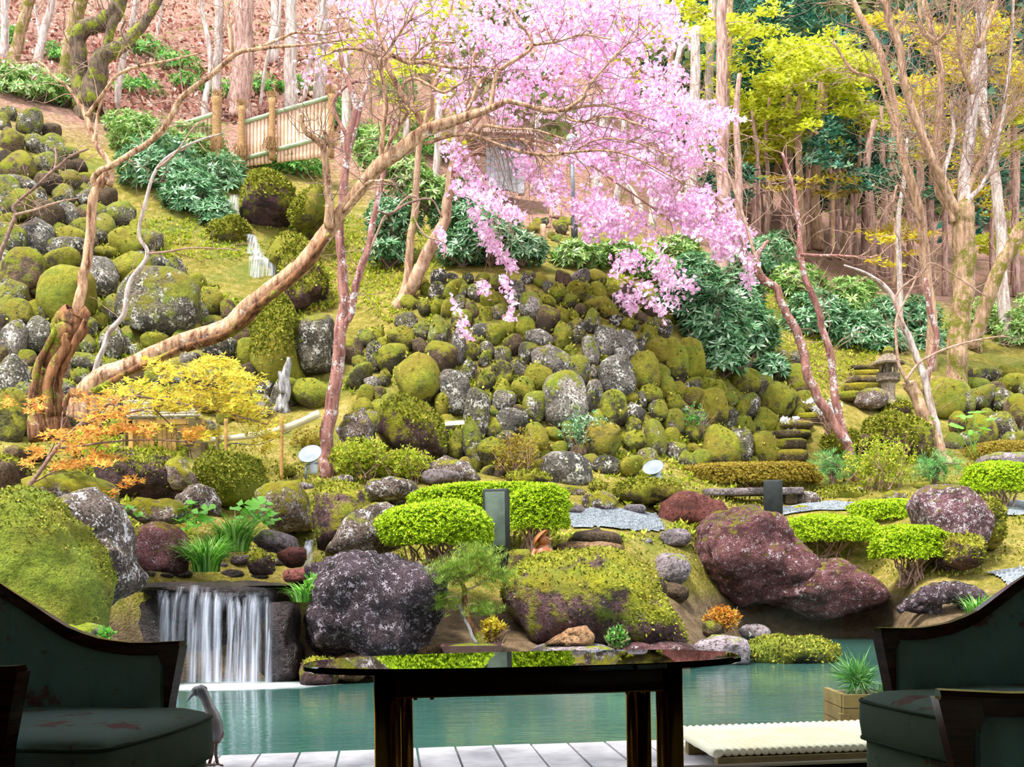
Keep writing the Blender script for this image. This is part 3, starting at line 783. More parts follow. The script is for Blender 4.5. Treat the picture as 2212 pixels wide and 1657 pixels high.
legs = [(-.355, -.105), (.355, -.105), (-.325, .105), (.325, .105)]
for lx, ly in legs:
    p = np.array([lx, ly, 0]) @ RT.T + np.array([.03, 2.59, 0])
    mb = MB(); lathe(mb, p, [(0, 0), (.03, 0), (.03, .01), (.0245, .014), (.0245, ZT-.02), (0, ZT-.02)], 24); mb.build('leg', M['gold_metal'], TB)
    q = np.array([lx + (.028 if lx < 0 else -.028), ly + .012, 0]) @ RT.T + np.array([.03, 2.59, 0])
    mb = MB(); lathe(mb, q, [(0, 0), (.012, 0), (.012, ZT-.02), (0, ZT-.02)], 14); mb.build('leg_rod', M['gold_metal'], TB)
for ly in (-.105, .105):
    mb = MB(); rbox(mb, np.array([0, ly, ZT-.046]) @ RT.T + np.array([.03, 2.59, 0]), (.66, .02, .056), .003, RT); ap = mb.build('apron', M['apron'], TB)
    mb = MB(); rbox(mb, np.array([0, ly, ZT-.076]) @ RT.T + np.array([.03, 2.59, 0]), (.66, .024, .005), .002, RT); mb.build('apron_strip', M['gold_metal'], ap)
    for bx in (-.28, -.24, .24, .28):
        mb = MB(); lathe(mb, np.array([bx, ly, ZT-.084]) @ RT.T + np.array([.03, 2.59, 0]), [(0, 0), (.005, 0), (.005, .007), (0, .007)], 8); mb.build('bolt', M['gold_metal'], ap)
for lx in (-.34, .34):
    mb = MB(); rbox(mb, np.array([lx, 0, ZT-.046]) @ RT.T + np.array([.03, 2.59, 0]), (.02, .21, .056), .003, RT); mb.build('end_apron', M['apron'], TB)
# ------------------------------------------------------------------ boulders
def rock(poly, mat, label, d=None, thick=None, rough=.07, lvl=None, seed=None, group=None, name='boulder', cat='boulder', parent=None, flat=False, sq=.75, kind=None, facet=.75, fuzz=None):
    """poly: outline in photograph points (or a box x0,y0,x1,y1); the rock gets its own distance and depth"""
    seed = seed if seed is not None else int(abs(hash_s(str(poly)))) % 99991
    r = np.random.default_rng(seed)
    if len(poly) == 4 and not hasattr(poly[0], '__len__'):
        x0, y0, x1, y1 = poly; t = np.arange(14)/14*2*math.pi
        e = 2/2.5; cx, cy = (x0+x1)/2, (y0+y1)/2
        A = np.column_stack([cx + (x1-x0)/2*np.sign(np.cos(t))*np.abs(np.cos(t))**e*(1+r.uniform(-.07,.03,14)),
                             cy + (y1-y0)/2*np.sign(np.sin(t))*np.abs(np.sin(t))**e*(1+r.uniform(-.07,.03,14))])
    else: A = np.array(poly, float)
    x0, y0 = A.min(0); x1, y1 = A.max(0)
    if d is None: d = float(GD((x0+x1)/2, y1-.12*(y1-y0))[0])
    c2 = np.array([(x0+x1)/2, (y0+y1)/2])
    B = np.concatenate([A, A[:1]]); den = np.concatenate([B[i] + (B[i+1]-B[i])*np.linspace(0, 1, 12, endpoint=False)[:, None] for i in range(len(A))]) - c2
    th = np.arctan2(-den[:, 1], den[:, 0]); rr = np.hypot(den[:, 0], den[:, 1])
    o = np.argsort(th); th, rr = th[o], rr[o]
    th = np.concatenate([th - 2*math.pi, th, th + 2*math.pi]); rr = np.tile(rr, 3)
    size = max(x1-x0, y1-y0)
    if lvl is None: lvl = 5 if size > 230 else 4 if size > 70 else 3
    V, T = ICO[lvl]
    m = np.hypot(V[:, 0], V[:, 2]); tt = np.arctan2(V[:, 2], V[:, 0])
    rad = np.interp(tt, th, rr)
    q = V.copy()
    for _ in range(16):
        u = nrm(r.normal(size=3)*np.array([1, 1, .8])); cut = r.uniform(.66, .95); q = q - u*(np.maximum(0, q @ u - cut)*facet)[:, None]
    shr = np.linalg.norm(q, axis=1)*(1 + .13*facet)
    ww, hh = (x1-x0)*d/F, (y1-y0)*d/F
    if thick is None: thick = .5*min(max(ww, hh), 1.6*min(ww, hh))
    mm = m**sq*shr
    qx = c2[0] + rad*mm*np.cos(tt); qy = c2[1] - rad*mm*np.sin(tt)
    p = P(qx, qy, d)
    p[:, 1] += np.sign(V[:, 1])*np.abs(V[:, 1])**.8*thick*shr
    sz = .5*(ww + hh)
    nv = nrm(V)
    n = wav(V*1.0, 2.2, seed, 2)*.6 + wav(p/sz*2, 5, seed+1, 3)*.4 + np.abs(wav(p/sz*2, 3.0, seed+2, 2))*-.35
    n = n - .30*np.abs(wav(p/sz*2, 9, seed+3, 2))**.7 + .12*wav(p, 14, seed+4, 2)
    p = p + nv*((n+.12)*rough*sz)[:, None]
    if flat:
        zt = p[:, 2].max(); p[:, 2] = np.minimum(p[:, 2], zt - .25*hh)
    ob = MB().add(p, T=T).build(name, M[mat], parent, base=None if parent is not None else (p[:, 0].mean(), p[:, 1].mean(), p[:, 2].min()))
    if parent is None: tag(ob, label, cat, group, kind)
    fz = {'rock_fullmoss': 1.0, 'rock_mossy': .45, 'stone_moss': .7}.get(mat, 0) if fuzz is None else fuzz
    if fz and size > 40: moss_fuzz(ob, p, T, fz, seed)
    return ob
def moss_fuzz(ob, p, T, f, seed):
    a, b, c = p[T[:, 0]], p[T[:, 1]], p[T[:, 2]]; nr = np.cross(b-a, c-a); ar = np.linalg.norm(nr, axis=1)/2; nr = nrm(nr)
    w = ar*np.clip(nr[:, 2]*1.2 + .25 + .9*wav((a+b+c)/3, 3.0, seed+9, 2), 0, 1)*(nr[:, 1] < .5)
    n = int(min(9000, w.sum()*2600*f))
    if n < 20: return
    i = rng.choice(len(T), n, p=w/w.sum()); u, v = rng.random((2, n, 1)); fl = (u+v) > 1; u = np.where(fl, 1-u, u); v = np.where(fl, 1-v, v)
    C = a[i] + (b[i]-a[i])*u + (c[i]-a[i])*v; sz = .0030*C[:, 1].mean()
    D = nrm(nr[i]*.6 + rng.normal(size=(n, 3))*.7); mb = MB(); leafmesh(mb, C - nr[i]*.004, D, rdir(n), sz*rng.uniform(.7, 1.5, n), sz*.7)
    mb.build('moss', M['mossleaf'], ob, kind='stuff')
def hash_s(s):
    h = 7
    for ch in s: h = (h*31 + ord(ch)) % 1000003
    return h

# ---- foreground and pond-side boulders
rock([(0,1095),(60,1078),(130,1100),(175,1150),(200,1230),(230,1290),(240,1380),(150,1440),(0,1460),(-120,1420),(-140,1150)], 'rock_fullmoss', 'lumpy bright green moss mound behind the armchair with the heron', 8.7, .8, .12)
rock([(168,1088),(215,1078),(250,1108),(270,1160),(285,1220),(300,1252),(280,1278),(245,1330),(190,1300),(165,1220),(145,1140)], 'rock_lichen', 'tall pale lichen-crusted boulder between moss mound and waterfall', 9.4, .5, .09)
rock([(283,1165),(308,1135),(350,1130),(385,1150),(398,1190),(397,1236),(340,1244),(292,1228)], 'rock_purple', 'rounded reddish-grey boulder beside the grass tufts above the waterfall', 10.9, .35)
rock((110,1345,225,1400), 'rock_pale', 'grey stone at the foot of the moss mound', 8.1, .3)
rock([(180,1275),(300,1262),(400,1262),(520,1270),(640,1280),(650,1400),(640,1500),(400,1510),(220,1500)], 'rock_wet', 'wet black rock face behind the waterfall', 10.75, .45, .06)
rock([(298,1262),(360,1257),(480,1257),(600,1258),(648,1266),(632,1300),(560,1306),(480,1290),(400,1280),(320,1276)], 'rock_wet', 'flat black lip stone of the waterfall', 10.55, .5, .03, sq=.6, facet=.2)
rock([(640,1340),(652,1308),(690,1280),(722,1240),(748,1205),(800,1187),(870,1178),(920,1200),(955,1238),(962,1270),(938,1312),(925,1352),(905,1405),(850,1425),(750,1425),(665,1410)], 'rock_dark', 'rugged dark purple boulder with small moss patches beside the waterfall', 10.3, .75, .13)
rock([(1075,1290),(1090,1250),(1140,1215),(1200,1200),(1270,1187),(1330,1195),(1400,1215),(1440,1245),(1465,1290),(1492,1360),(1484,1400),(1380,1412),(1250,1410),(1110,1400),(1082,1350)], 'rock_mossy', 'huge dome boulder with moss draped over it behind the bonsai', 11.7, 1.0, .08)
rock([(1480,1225),(1490,1170),(1512,1128),(1550,1096),(1600,1082),(1640,1090),(1682,1120),(1725,1160),(1762,1200),(1770,1250),(1740,1290),(1640,1300),(1545,1285),(1500,1262)], 'rock_purple', 'big purple boulder with pale flecks overhanging the pond', 15.0, 1.0, .09)
rock([(1690,1235),(1720,1205),(1790,1198),(1850,1225),(1905,1260),(1932,1290),(1905,1315),(1850,1335),(1770,1330),(1690,1310),(1620,1300),(1640,1265)], 'rock_purple', 'low sloping purple boulder leaning on the big purple one', 14.7, .7, .07)
rock([(1495,1270),(1600,1280),(1750,1300),(1930,1300),(1990,1320),(1990,1400),(1750,1410),(1500,1400),(1470,1330)], 'rock_dark', 'dark waterline rock shelf under the purple boulders', 15.9, .6, .05)
rock([(1410,1140),(1425,1092),(1462,1066),(1520,1064),(1560,1082),(1580,1115),(1545,1150),(1450,1156)], 'rock_red', 'smooth maroon boulder behind the big purple one', 16.2, .5)
rock([(1968,1080),(2000,1062),(2060,1062),(2108,1076),(2130,1112),(2128,1180),(2118,1240),(2070,1250),(2020,1235),(1990,1150)], 'rock_fleck', 'upright mauve boulder flecked white beside the flat-topped shrub', 14.6, .5)
rock((2098,1072,2162,1190), 'stone_moss', 'moss-clad stone leaning on the upright mauve boulder', 14.9, .35)
rock([(1490,1395),(1510,1378),(1560,1374),(1605,1380),(1618,1400),(1612,1432),(1520,1436),(1492,1425)], 'rock_pale', 'smooth grey waterside stone beside the mossy flat one', 11.2, .35, .04)
rock([(1618,1395),(1640,1380),(1700,1378),(1770,1380),(1802,1392),(1805,1415),(1760,1436),(1650,1440),(1622,1425)], 'rock_fullmoss', 'long flat moss-topped stone standing in the pond', 11.3, .4, .07)
rock([(1172,1392),(1195,1378),(1228,1356),(1262,1354),(1280,1370),(1276,1392),(1235,1398)], 'rock_tan', 'angular tan stone lying on the waterside ledge', 10.6, .22, .1)
rock((1140,1388,1330,1430), 'rock_pale', 'flat grey ledge stone under the angular tan stone', 10.75, .4, .05)
rock((1310,1384,1500,1428), 'rock_purple', 'flat brownish ledge stone beside the smooth grey waterside stone', 10.9, .42, .05)
rock([(868,1412),(880,1402),(905,1396),(945,1393),(962,1400),(955,1416),(900,1420)], 'rock_tan', 'thin tan flagstone beside the bonsai tray', 10.3, .2, .06)
rock((860,1405,1160,1462), 'rock_dark', 'dark waterside ledge under the bonsai tray', 10.4, .45, .05)
for i, b in enumerate([(648,1418,735,1482), (720,1410,800,1470), (780,1420,880,1465), (655,1452,740,1490)]):
    rock(b, 'rock_tan' if i % 2 else 'rock_mossy', 'wet brown stone at the foot of the rugged dark boulder', 9.75 + .1*i, .25, .09, group='stones under the rugged dark boulder')
rock([(585,1310),(640,1300),(650,1400),(655,1480),(600,1485),(570,1440)], 'rock_wet', 'wet black rock column closing the waterfall', 10.1, .3, .1)
rock((1515,1340,1560,1378), 'rock_brown' if 'rock_brown' in M else 'stone_brown', 'small brown stone under the waterside shrub', 12.2, .2)
rock((1590,1348,1660,1384), 'rock_pale', 'small pointed grey stone beside the waterside shrub', 12.3, .2)
# around the figurine and gravel
rock([(1092,1240),(1100,1200),(1110,1180),(1142,1188),(1150,1200),(1140,1225),(1125,1245)], 'stone_brown', 'upright broken brown slab beside the figurine', 12.4, .2, .05)
rock((1072,1188,1104,1240), 'rock_dark', 'dark square-cut stone beneath the tall sign', 12.7, .2)
rock((1136,1190,1240,1226), 'stone_brown', 'low brown stone carrying the clay figurine', 12.7, .25)
rock([(1215,1172),(1240,1150),(1290,1142),(1340,1150),(1358,1170),(1340,1182),(1260,1182)], 'stone_brown', 'long flat brown stone edging the gravel path', 14.2, .35, .04)
rock((1195,1170,1345,1200), 'rock_tan', 'low tan kerb stone before the long flat brown one', 13.4, .3, .03)
for b in [(1418,1142,1492,1182), (1415,1190,1492,1262), (1330,1225,1440,1300), (1425,1260,1490,1300)]:
    rock(b, 'rock_pale' if b[1] < 1200 else 'stone_brown', 'pale stone among moss between dome boulder and purple boulder', None, None, .06, group='stones between the two great boulders')
# stream side
rock([(678,1055),(740,1040),(792,1050),(800,1100),(770,1165),(695,1190),(680,1120)], 'rock_mossy', 'upright green-stained block beside the small cascade', 12.9, .45)
rock([(555,1060),(600,1038),(650,1045),(680,1085),(678,1140),(600,1150),(560,1110)], 'rock_lichen', 'lichen-spotted boulder above the butterbur leaves', 13.6, .45)
rock([(420,1030),(460,990),(510,978),(555,990),(570,1040),(540,1085),(480,1092),(430,1070)], 'rock_fullmoss', 'bright moss-covered peaked boulder beside the toy hut', 14.6, .5)
rock([(200,1010),(225,980),(290,972),(370,985),(410,1020),(420,1080),(330,1095),(230,1070)], 'rock_mossy', 'wide boulder with overhanging moss cap before the toy hut', 14.2, .6)
rock([(355,1000),(390,985),(418,1020),(424,1060),(380,1060)], 'rock_lichen', 'small lichen stone leaning on the moss-capped boulder', 14.0, .3)
rock([(60,1045),(130,1018),(200,1025),(245,1060),(250,1100),(150,1108),(70,1085)], 'rock_lichen', 'grey-white lichen boulder above the moss mound', 11.9, .5)
rock((-30,1060,70,1110), 'rock_mossy', 'low mossy stone beside the maple stem', 11.4, .4)
rock([(275,1100),(310,1076),(370,1078),(415,1100),(410,1130),(320,1135)], 'rock_lichen', 'low flat-topped stone behind the rounded reddish-grey boulder', 12.2, .35)
rock([(375,1070),(410,1045),(455,1050),(480,1085),(470,1115),(390,1110)], 'rock_lichen', 'brown lichen stone behind the butterbur leaves', 13.2, .35)
rock([(538,1165),(580,1145),(635,1160),(645,1185),(610,1196),(560,1190)], 'rock_pale', 'slanted smooth grey slab in the stream', 12.3, .4, .02)
rock((600,1182,668,1226), 'rock_red', 'reddish wet stone in the stream with a moss tip', 11.9, .25)
rock([(533,1205),(560,1190),(590,1205),(592,1238),(545,1242)], 'rock_mossy', 'small dark mossy stone at the lip of the stream', 11.2, .2)
rock((612,1226,700,1262), 'rock_red', 'low red-brown stone at the stream lip', 10.9, .25)
rock((660,1215,720,1250), 'rock_dark', 'small dark stone wedged beside the stream lip', 10.7, .2)
rock([(690,1235),(705,1205),(745,1192),(762,1215),(745,1245),(705,1250)], 'rock_dark', 'dark stone perched against the rugged dark boulder', 10.8, .25)
rock([(700,1195),(730,1140),(775,1100),(830,1090),(862,1110),(860,1180),(800,1205),(740,1205)], 'rock_lichen', 'pale brown boulder under the round azalea', 11.9, .45)
rock((785,1030,900,1085), 'rock_lichen', 'flat lichen stone behind the round azalea', 14.6, .4)
rock([(905,1040),(920,1005),(960,985),(1005,1000),(1040,1040),(980,1052)], 'rock_lichen', 'pale rounded rock showing above the long hedge', 16.4, .4)
rock((910,1012,1000,1050), 'rock_pale', 'smooth grey stone before the pale rounded rock', 16.1, .3)
rock([(812,940),(825,890),(870,858),(920,870),(960,915),(972,985),(900,1000),(840,985)], 'rock_mossy', 'large moss-draped boulder at the foot of the cobble wall', 17.2, .7)
rock([(728,930),(745,890),(790,885),(812,920),(812,965),(740,968)], 'rock_lichen', 'white-blotched boulder beside the reddish tree trunk', 16.6, .45)
rock((1320,1040,1480,1092), 'stone_moss', 'low moss mound beside the gravel path', 16.6, .5)
rock((1250,1060,1330,1110), 'rock_lichen', 'flat lichen-white stone at the gravel edge', 16.0, .4)
rock((1210,1088,1262,1116), 'rock_pale', 'pale pebble stone at the gravel edge beside the hedge', 15.6, .25)
rock((1100,1020,1200,1052), 'stone_moss', 'mossy stone peering over the long hedge', 17.0, .4)
rock((1765,1050,1870,1096), 'stone_moss', 'low mossy stones behind the gravel path', 18.6, .5)
rock((1690,1062,1770,1100), 'rock_lichen', 'blotched stone beside the small black sign', 18.3, .4)
rock((1870,1060,1960,1090), 'stone_moss', 'low moss hump beside the young pine', 18.9, .4)
rock((2040,1150,2120,1230), 'rock_mossy', 'mossy stone at the foot of the upright mauve boulder', 14.0, .4)
rock((2120,975,2212,1022), 'rock_pale', 'pale smooth boulder behind the round clipped shrub', None, .6)
rock((-60,985,60,1060), 'rock_mossy', 'broad mossy boulder under the orange maple', 12.8, .5)
rock((20,960,95,1000), 'stone_brown', 'smooth oval brown stone behind the orange maple', 14.8, .35)
rock((0,1000,30,1090), 'stone_brown', 'brown stone at the orange maple stem', 11.0, .25)
# right of the stairs
rock([(1880,900),(1930,885),(1975,890),(2000,930),(1995,1000),(1900,1000),(1870,950)], 'rock_mossy', 'large brown mossy boulder under the stone lantern', None, .8)
rock((1845,840,1912,890), 'rock_lichen', 'pinkish lichen boulder beside the lantern steps', None, .5)
rock((1775,930,1850,985), 'stone_moss', 'mossy boulder beside the stair and the leaning twin trunks', None, .6)
rock((1840,935,1890,985), 'stone_brown', 'brown boulder between stair and lantern boulder', None, .5)

KIND = {'rock_pale': 'pale grey', 'rock_wet': 'shiny black', 'rock_dark': 'dark purple', 'rock_red': 'red-brown', 'rock_lichen': 'lichen-spotted', 'stone_moss': 'moss-covered', 'stone_brown': 'brown', 'rock_tan': 'tan'}
# small stones in the stream, round the gravel and along the mossy slope
for k, (x, y, w, h, m) in enumerate([(318,1238,40,18,'rock_pale'),(395,1240,50,18,'rock_wet'),(500,1240,56,20,'rock_wet'),(560,1246,40,14,'rock_wet'),(600,1215,34,18,'rock_dark'),(520,1210,44,24,'rock_dark'),(420,1215,40,20,'rock_pale'),(575,1235,26,16,'rock_red'),(645,1205,30,18,'rock_dark'),(480,1222,30,14,'rock_pale'),(625,1150,34,20,'rock_dark'),(360,1244,30,12,'rock_wet')]):
    rock((x-w/2, y-h/2, x+w/2, y+h/2), m, 'small ' + KIND[m] + ' stone in the shallow stream above the waterfall', None, None, .06, group=KIND[m] + ' stones in the stream', name='stream_stone', cat='stone', fuzz=0)
for k, (x, y, w, h, m) in enumerate([(1240,1062,50,26,'rock_lichen'),(1290,1052,44,24,'stone_moss'),(1370,1100,50,22,'rock_pale'),(1440,1100,50,26,'stone_moss'),(1300,1095,40,18,'stone_brown'),(1180,1050,44,22,'rock_lichen'),(1460,1170,40,22,'rock_pale'),(1445,1215,50,26,'rock_pale'),(1470,1240,36,22,'stone_moss'),(1840,1062,44,24,'rock_lichen'),(1930,1072,50,24,'rock_lichen'),(1990,1050,40,22,'stone_moss'),(2050,1075,40,20,'rock_lichen'),(1730,1100,40,18,'stone_moss'),(1260,1205,50,18,'rock_tan'),(1390,1170,40,16,'rock_pale'),(860,1080,40,24,'rock_lichen'),(620,1020,40,22,'stone_moss'),(740,1035,50,22,'rock_lichen'),(660,1052,36,18,'rock_pale')]):
    rock((x-w/2, y-h/2, x+w/2, y+h/2), m, 'small half-sunk ' + KIND[m] + ' stone in the moss behind the pond boulders', None, None, .06, group='half-sunk ' + KIND[m] + ' stones', name='garden_stone', cat='stone')
# driftwood root
def driftwood():
    root = thing('driftwood_root', P(2050, 1335, 12.9), 'gnarled purple-brown driftwood root on the pond edge', 'driftwood')
    for k, pts in enumerate([[(1940,1318,9),(1975,1300,14),(2010,1285,20),(2060,1278,24),(2110,1290,20),(2150,1318,12),(2180,1335,6)],
                             [(2060,1282,18),(2085,1295,20),(2095,1320,17),(2085,1335,12)], [(2010,1290,16),(2015,1310,18),(2030,1330,12)],
                             [(2110,1290,15),(2130,1310,14),(2120,1332,10)], [(1960,1312,10),(1990,1318,12),(2040,1325,10),(2110,1332,10)]]):
        a = np.array(pts, float); pp = P(a[:, 0], a[:, 1], 12.9 + .06*k); mb = MB()
        A = smooth_path(np.column_stack([pp, a[:, 2]*12.9/F]), 6)
        tube(mb, A[:, :3], A[:, 3]*rng.uniform(.85, 1.15, len(A)), 9, lump=.12); mb.build('root_limb', M['rock_dark'], root)
driftwood()

# ---- walls of stacked cobbles; every stone a child of its wall
COB = []
for k in range(14):
    V, T = ICO[3]; r = np.random.default_rng(50+k)
    a = nrm(V); e = r.uniform(2.2, 3.2)
    q = a / (np.abs(a)**e).sum(1)[:, None]**(1/e)
    q = q * (1 + .10*wav(a, 1.7, 60+k, 2) + .04*wav(a, 5, 70+k, 2))[:, None]
    for _ in range(9):
        u = nrm(r.normal(size=3)); cut = r.uniform(.62, .98); q = q - u*(np.maximum(0, q @ u - cut)*.7)[:, None]
    q = q*1.05 + nrm(q)*(.03*wav(a, 9, 80+k, 2))[:, None]
    COB.append(MB().add(q, T=T))
def cobble_meshes(mat): return [c.mesh('stone', M[mat], np.zeros(3)) for c in COB]
CM = {k: cobble_meshes(k) for k in ('stone_wall', 'stone_moss', 'stone_grey', 'stone_brown')}
def stone(wall, px, py, w, h, mat, tilt=0.0, seed=0, bulge=.75, off=0.0):
    d = float(GD(px, py + .35*h)[0]) + off - .25*min(w, h)*20/F
    c = P(px, py, d)
    ms = CM[mat]; o = bpy.data.objects.new('stone', ms[seed % len(ms)])
    link(o, wall, c)
    sx, sz = w*d/F/2*1.16, h*d/F/2*1.16
    o.scale = (sx, bulge*min(max(sx, sz), 1.4*min(sx, sz)), sz)
    o.rotation_euler = (math.radians(-14), math.radians(tilt), 0)
    return o
CENTRE = """625 245 90 110 w;720 240 110 130 m;790 230 70 130 w;870 250 90 110 w;960 290 110 110 m;1030 185 130 100 b;815 160 80 60 w;715 150 70 50 g;
1130 270 120 160 g;1235 340 140 200 g;1340 440 130 190 b;1015 385 110 120 w;940 410 80 130 m;850 370 90 120 b;765 330 70 110 g;690 350 90 110 m;620 330 80 100 m;
540 340 80 100 m;560 230 80 80 m;1080 460 90 150 m;1185 480 130 130 m;905 500 100 90 g;1000 530 110 130 m;1285 545 150 140 g;1430 540 100 180 m;1520 500 100 170 w;
1540 240 150 110 m;1660 240 110 120 m;1750 250 90 90 m;1540 160 130 90 g;1430 390 80 110 m;1500 400 60 80 m;1545 365 70 90 b;1620 430 90 150 w;1660 330 160 90 m;
1730 370 100 90 m;1780 430 80 70 w;1850 455 70 80 m;1900 460 50 70 w;1850 350 90 90 g;1715 560 150 190 g;1610 620 110 180 g;1845 620 130 220 g;1940 590 70 160 w;
1990 500 90 100 m;2070 470 110 130 w;2040 630 160 170 m;2160 680 140 260 m;1960 770 170 240 m;1780 800 190 240 g;1530 770 140 190 w;1365 690 210 230 g;1220 640 120 130 w;
1115 590 120 140 b;1050 660 100 130 w;945 620 100 110 w;850 640 90 110 m;760 600 90 240 g;640 500 140 200 w;530 500 110 110 w;385 545 160 150 m;160 540 110 110 w;
235 520 80 100 m;215 660 90 170 w;340 680 180 160 m;520 600 90 140 b;650 670 180 190 b;490 830 260 340 m;740 890 180 280 g;1150 740 110 120 w;1040 780 120 150 m;
930 680 80 100 w;835 740 90 130 w;1275 800 150 170 m;1175 880 140 170 m;940 820 110 140 m;1040 880 100 130 m;1440 950 240 320 g;1265 990 150 170 w;1155 1010 80 90 b;
1060 950 130 140 g;940 940 80 100 m;880 1030 150 330 w;1640 880 110 130 g;1770 1010 140 220 m;1610 960 90 130 w;1900 1020 130 110 g;2000 910 120 130 m;1930 940 80 110 w;
2150 950 90 120 m;2050 1010 110 120 w;2150 1080 110 140 w;1100 1090 180 150 g;1270 1180 130 200 m;1700 1200 200 220 m;1880 1210 150 130 m;1890 1110 100 110 w;
2030 1180 140 210 w;1720 1370 140 110 w;1860 1370 150 120 m;765 1230 120 200 m;850 1230 100 330 w;970 1290 180 200 m;1070 1180 120 90 w;1220 1260 110 140 w;
1450 1400 280 200 g;660 980 90 140 m;130 700 90 110 w;290 800 60 100 w;200 840 100 100 g;2180 800 80 100 b;1330 620 60 60 m;1480 640 60 90 m;1700 690 60 60 m;1640 760 60 90 g;
1090 800 60 60 w;990 740 50 60 w;880 560 60 50 m;800 500 60 60 m;1180 570 50 60 w;1610 300 60 70 w;1340 300 90 90 m;1480 300 90 90 m;1400 250 90 110 m;1340 210 70 70 g"""
LEFT1 = """170 130 220 270 b;390 60 220 140 m;90 250 190 180 w;45 360 100 180 w;90 550 140 240 g;260 520 180 220 w;90 820 190 290 w;60 1060 180 320 m;430 280 300 320 m;
650 150 200 280 g;760 380 160 200 w;840 100 230 200 m;1010 90 130 170 w;1140 120 130 180 w;1050 340 430 390 w;1240 230 170 150 m;1370 300 150 180 m;1290 390 90 160 w;
720 570 130 220 w;810 560 110 170 w;1580 520 170 180 b;1780 740 180 250 m;1600 640 130 160 m;560 700 240 130 w;420 880 110 130 g;510 790 120 110 w;200 930 170 200 w;880 620 90 80 w;
1100 780 200 150 w;1420 620 200 130 w;1230 670 130 90 g;2010 900 230 170 m;1300 800 170 160 w;1480 780 150 160 m;960 720 150 110 w;330 700 120 160 w;320 350 100 160 w;250 220 90 160 b;
560 470 120 130 w;640 440 90 120 m;1000 560 160 100 m;1480 370 110 150 b;1380 470 120 120 w;700 760 140 120 w;1180 900 170 130 w;1350 960 180 130 m;850 900 140 120 w;1550 900 150 150 w;1690 980 120 130 g"""
LEFT0 = """20 800 80 110 w;190 800 140 150 w;80 905 140 150 b;230 930 130 110 w;30 1050 110 150 b;130 1080 190 190 b;300 1060 150 130 w;30 1290 160 260 w;140 1340 170 180 m;160 1200 190 120 w;
320 1190 150 140 b;440 1170 140 120 w;300 1390 190 170 b;440 1390 130 150 g;60 1560 200 180 w;190 1540 120 190 g;270 1530 150 220 g;450 1540 160 140 m;540 1480 140 140 w;670 1480 160 180 w;
780 1390 180 150 w;810 1570 180 170 m;430 1625 300 130 w;690 1630 130 90 m;970 1560 150 140 w;560 1290 130 120 w;640 1380 110 120 w;900 1480 120 120 m;60 740 90 80 w;40 1450 110 110 m;390 1480 90 90 w;550 1390 90 120 b"""
RIGHT = """50 690 170 240 m;280 690 130 140 m;410 710 110 100 w;510 740 120 130 w;590 740 110 110 w;660 750 110 110 w;740 830 170 210 b;410 830 190 150 m;540 880 100 160 w;620 830 80 90 w;
640 960 190 220 m;430 990 130 180 w;100 930 160 120 b;240 880 120 130 m;210 1000 150 220 m;390 1010 110 140 m;550 1070 140 150 m;400 1110 120 120 m;490 1120 90 100 w;250 1250 210 260 m;
380 1240 140 200 w;530 1260 150 190 m;150 850 120 80 m;310 930 90 120 w;310 1060 90 140 w;100 1060 110 110 w;160 790 110 80 m;340 780 90 80 w;800 960 120 130 m;60 850 130 90 w"""
RIGHT2 = """1700 950 200 240 m;1930 930 170 140 w;2080 940 150 150 w;2190 1030 150 230 b;2060 1120 170 190 w;1930 1150 160 210 b;1900 850 180 90 w;2030 880 110 100 b;2150 840 150 110 m;1820 930 120 240 w;
2150 1190 140 100 w;1850 1200 120 120 w;1780 850 120 100 w;1980 1040 90 90 w;2290 880 150 150 w;2300 1100 170 200 w;2140 760 180 70 m;1960 780 170 80 w;1790 1100 110 160 b"""
KEY = {'w': 'stone_wall', 'm': 'stone_moss', 'g': 'stone_grey', 'b': 'stone_brown'}
def wall(spec, ox, oy, sc, base_px, label, dark=False):
    w = thing('boulder_bank', G(*base_px), label, 'stone bank')
    items = [s.split() for s in spec.replace('\n', '').split(';') if s.strip()]
    L = []; FZ = []
    for k, (x, y, a, b, m) in enumerate(items):
        x, y, a, b = ox + float(x)/sc, oy + float(y)/sc, float(a)/sc, float(b)/sc
        L.append((x, y, a, b)); mt = KEY[m]
        o = stone(w, x, y, a, b, mt, rng.uniform(-12, 12), k)
        n = 26 if m == 'm' else 12 if m == 'w' else 5; q = rdir(n*3); q = q[(q[:, 2] > -.2) & (q[:, 1] < .3)][:n]
        FZ.append(WL[o.name] + q*np.array(o.scale)*1.0)
    C = np.concatenate(FZ); mb = MB(); leafmesh(mb, C, nrm(rdir(len(C)) + np.array([0, -.3, .6])), rdir(len(C)), .075*rng.uniform(.6, 1.4, len(C)), .05)
    mb.build('moss', M['mossleaf'], w, kind='stuff')
    return w, L
WC, LC = wall(CENTRE, 736, 550, 2.989, (1100, 1000), 'tall bank of stacked mossy cobbles below the cherry blossom')
WL1, LL1 = wall(LEFT1, 0, 550, 2.989, (350, 900), 'bank of large mossy boulders behind the hollow trunk', True)
WL0, LL0 = wall(LEFT0, 0, 0, 2.989, (150, 540), 'upper bank of brown rounded boulders below the rhododendrons', True)
WR, LR = wall(RIGHT, 1472, 550, 2.989, (1600, 1010), 'low bank of mossy cobbles beside the garden stair')
WR2, LR2 = wall(RIGHT2, 1472, 550, 2.989, (2150, 960), 'dark terrace of boulders behind the mossy multi-stemmed tree')
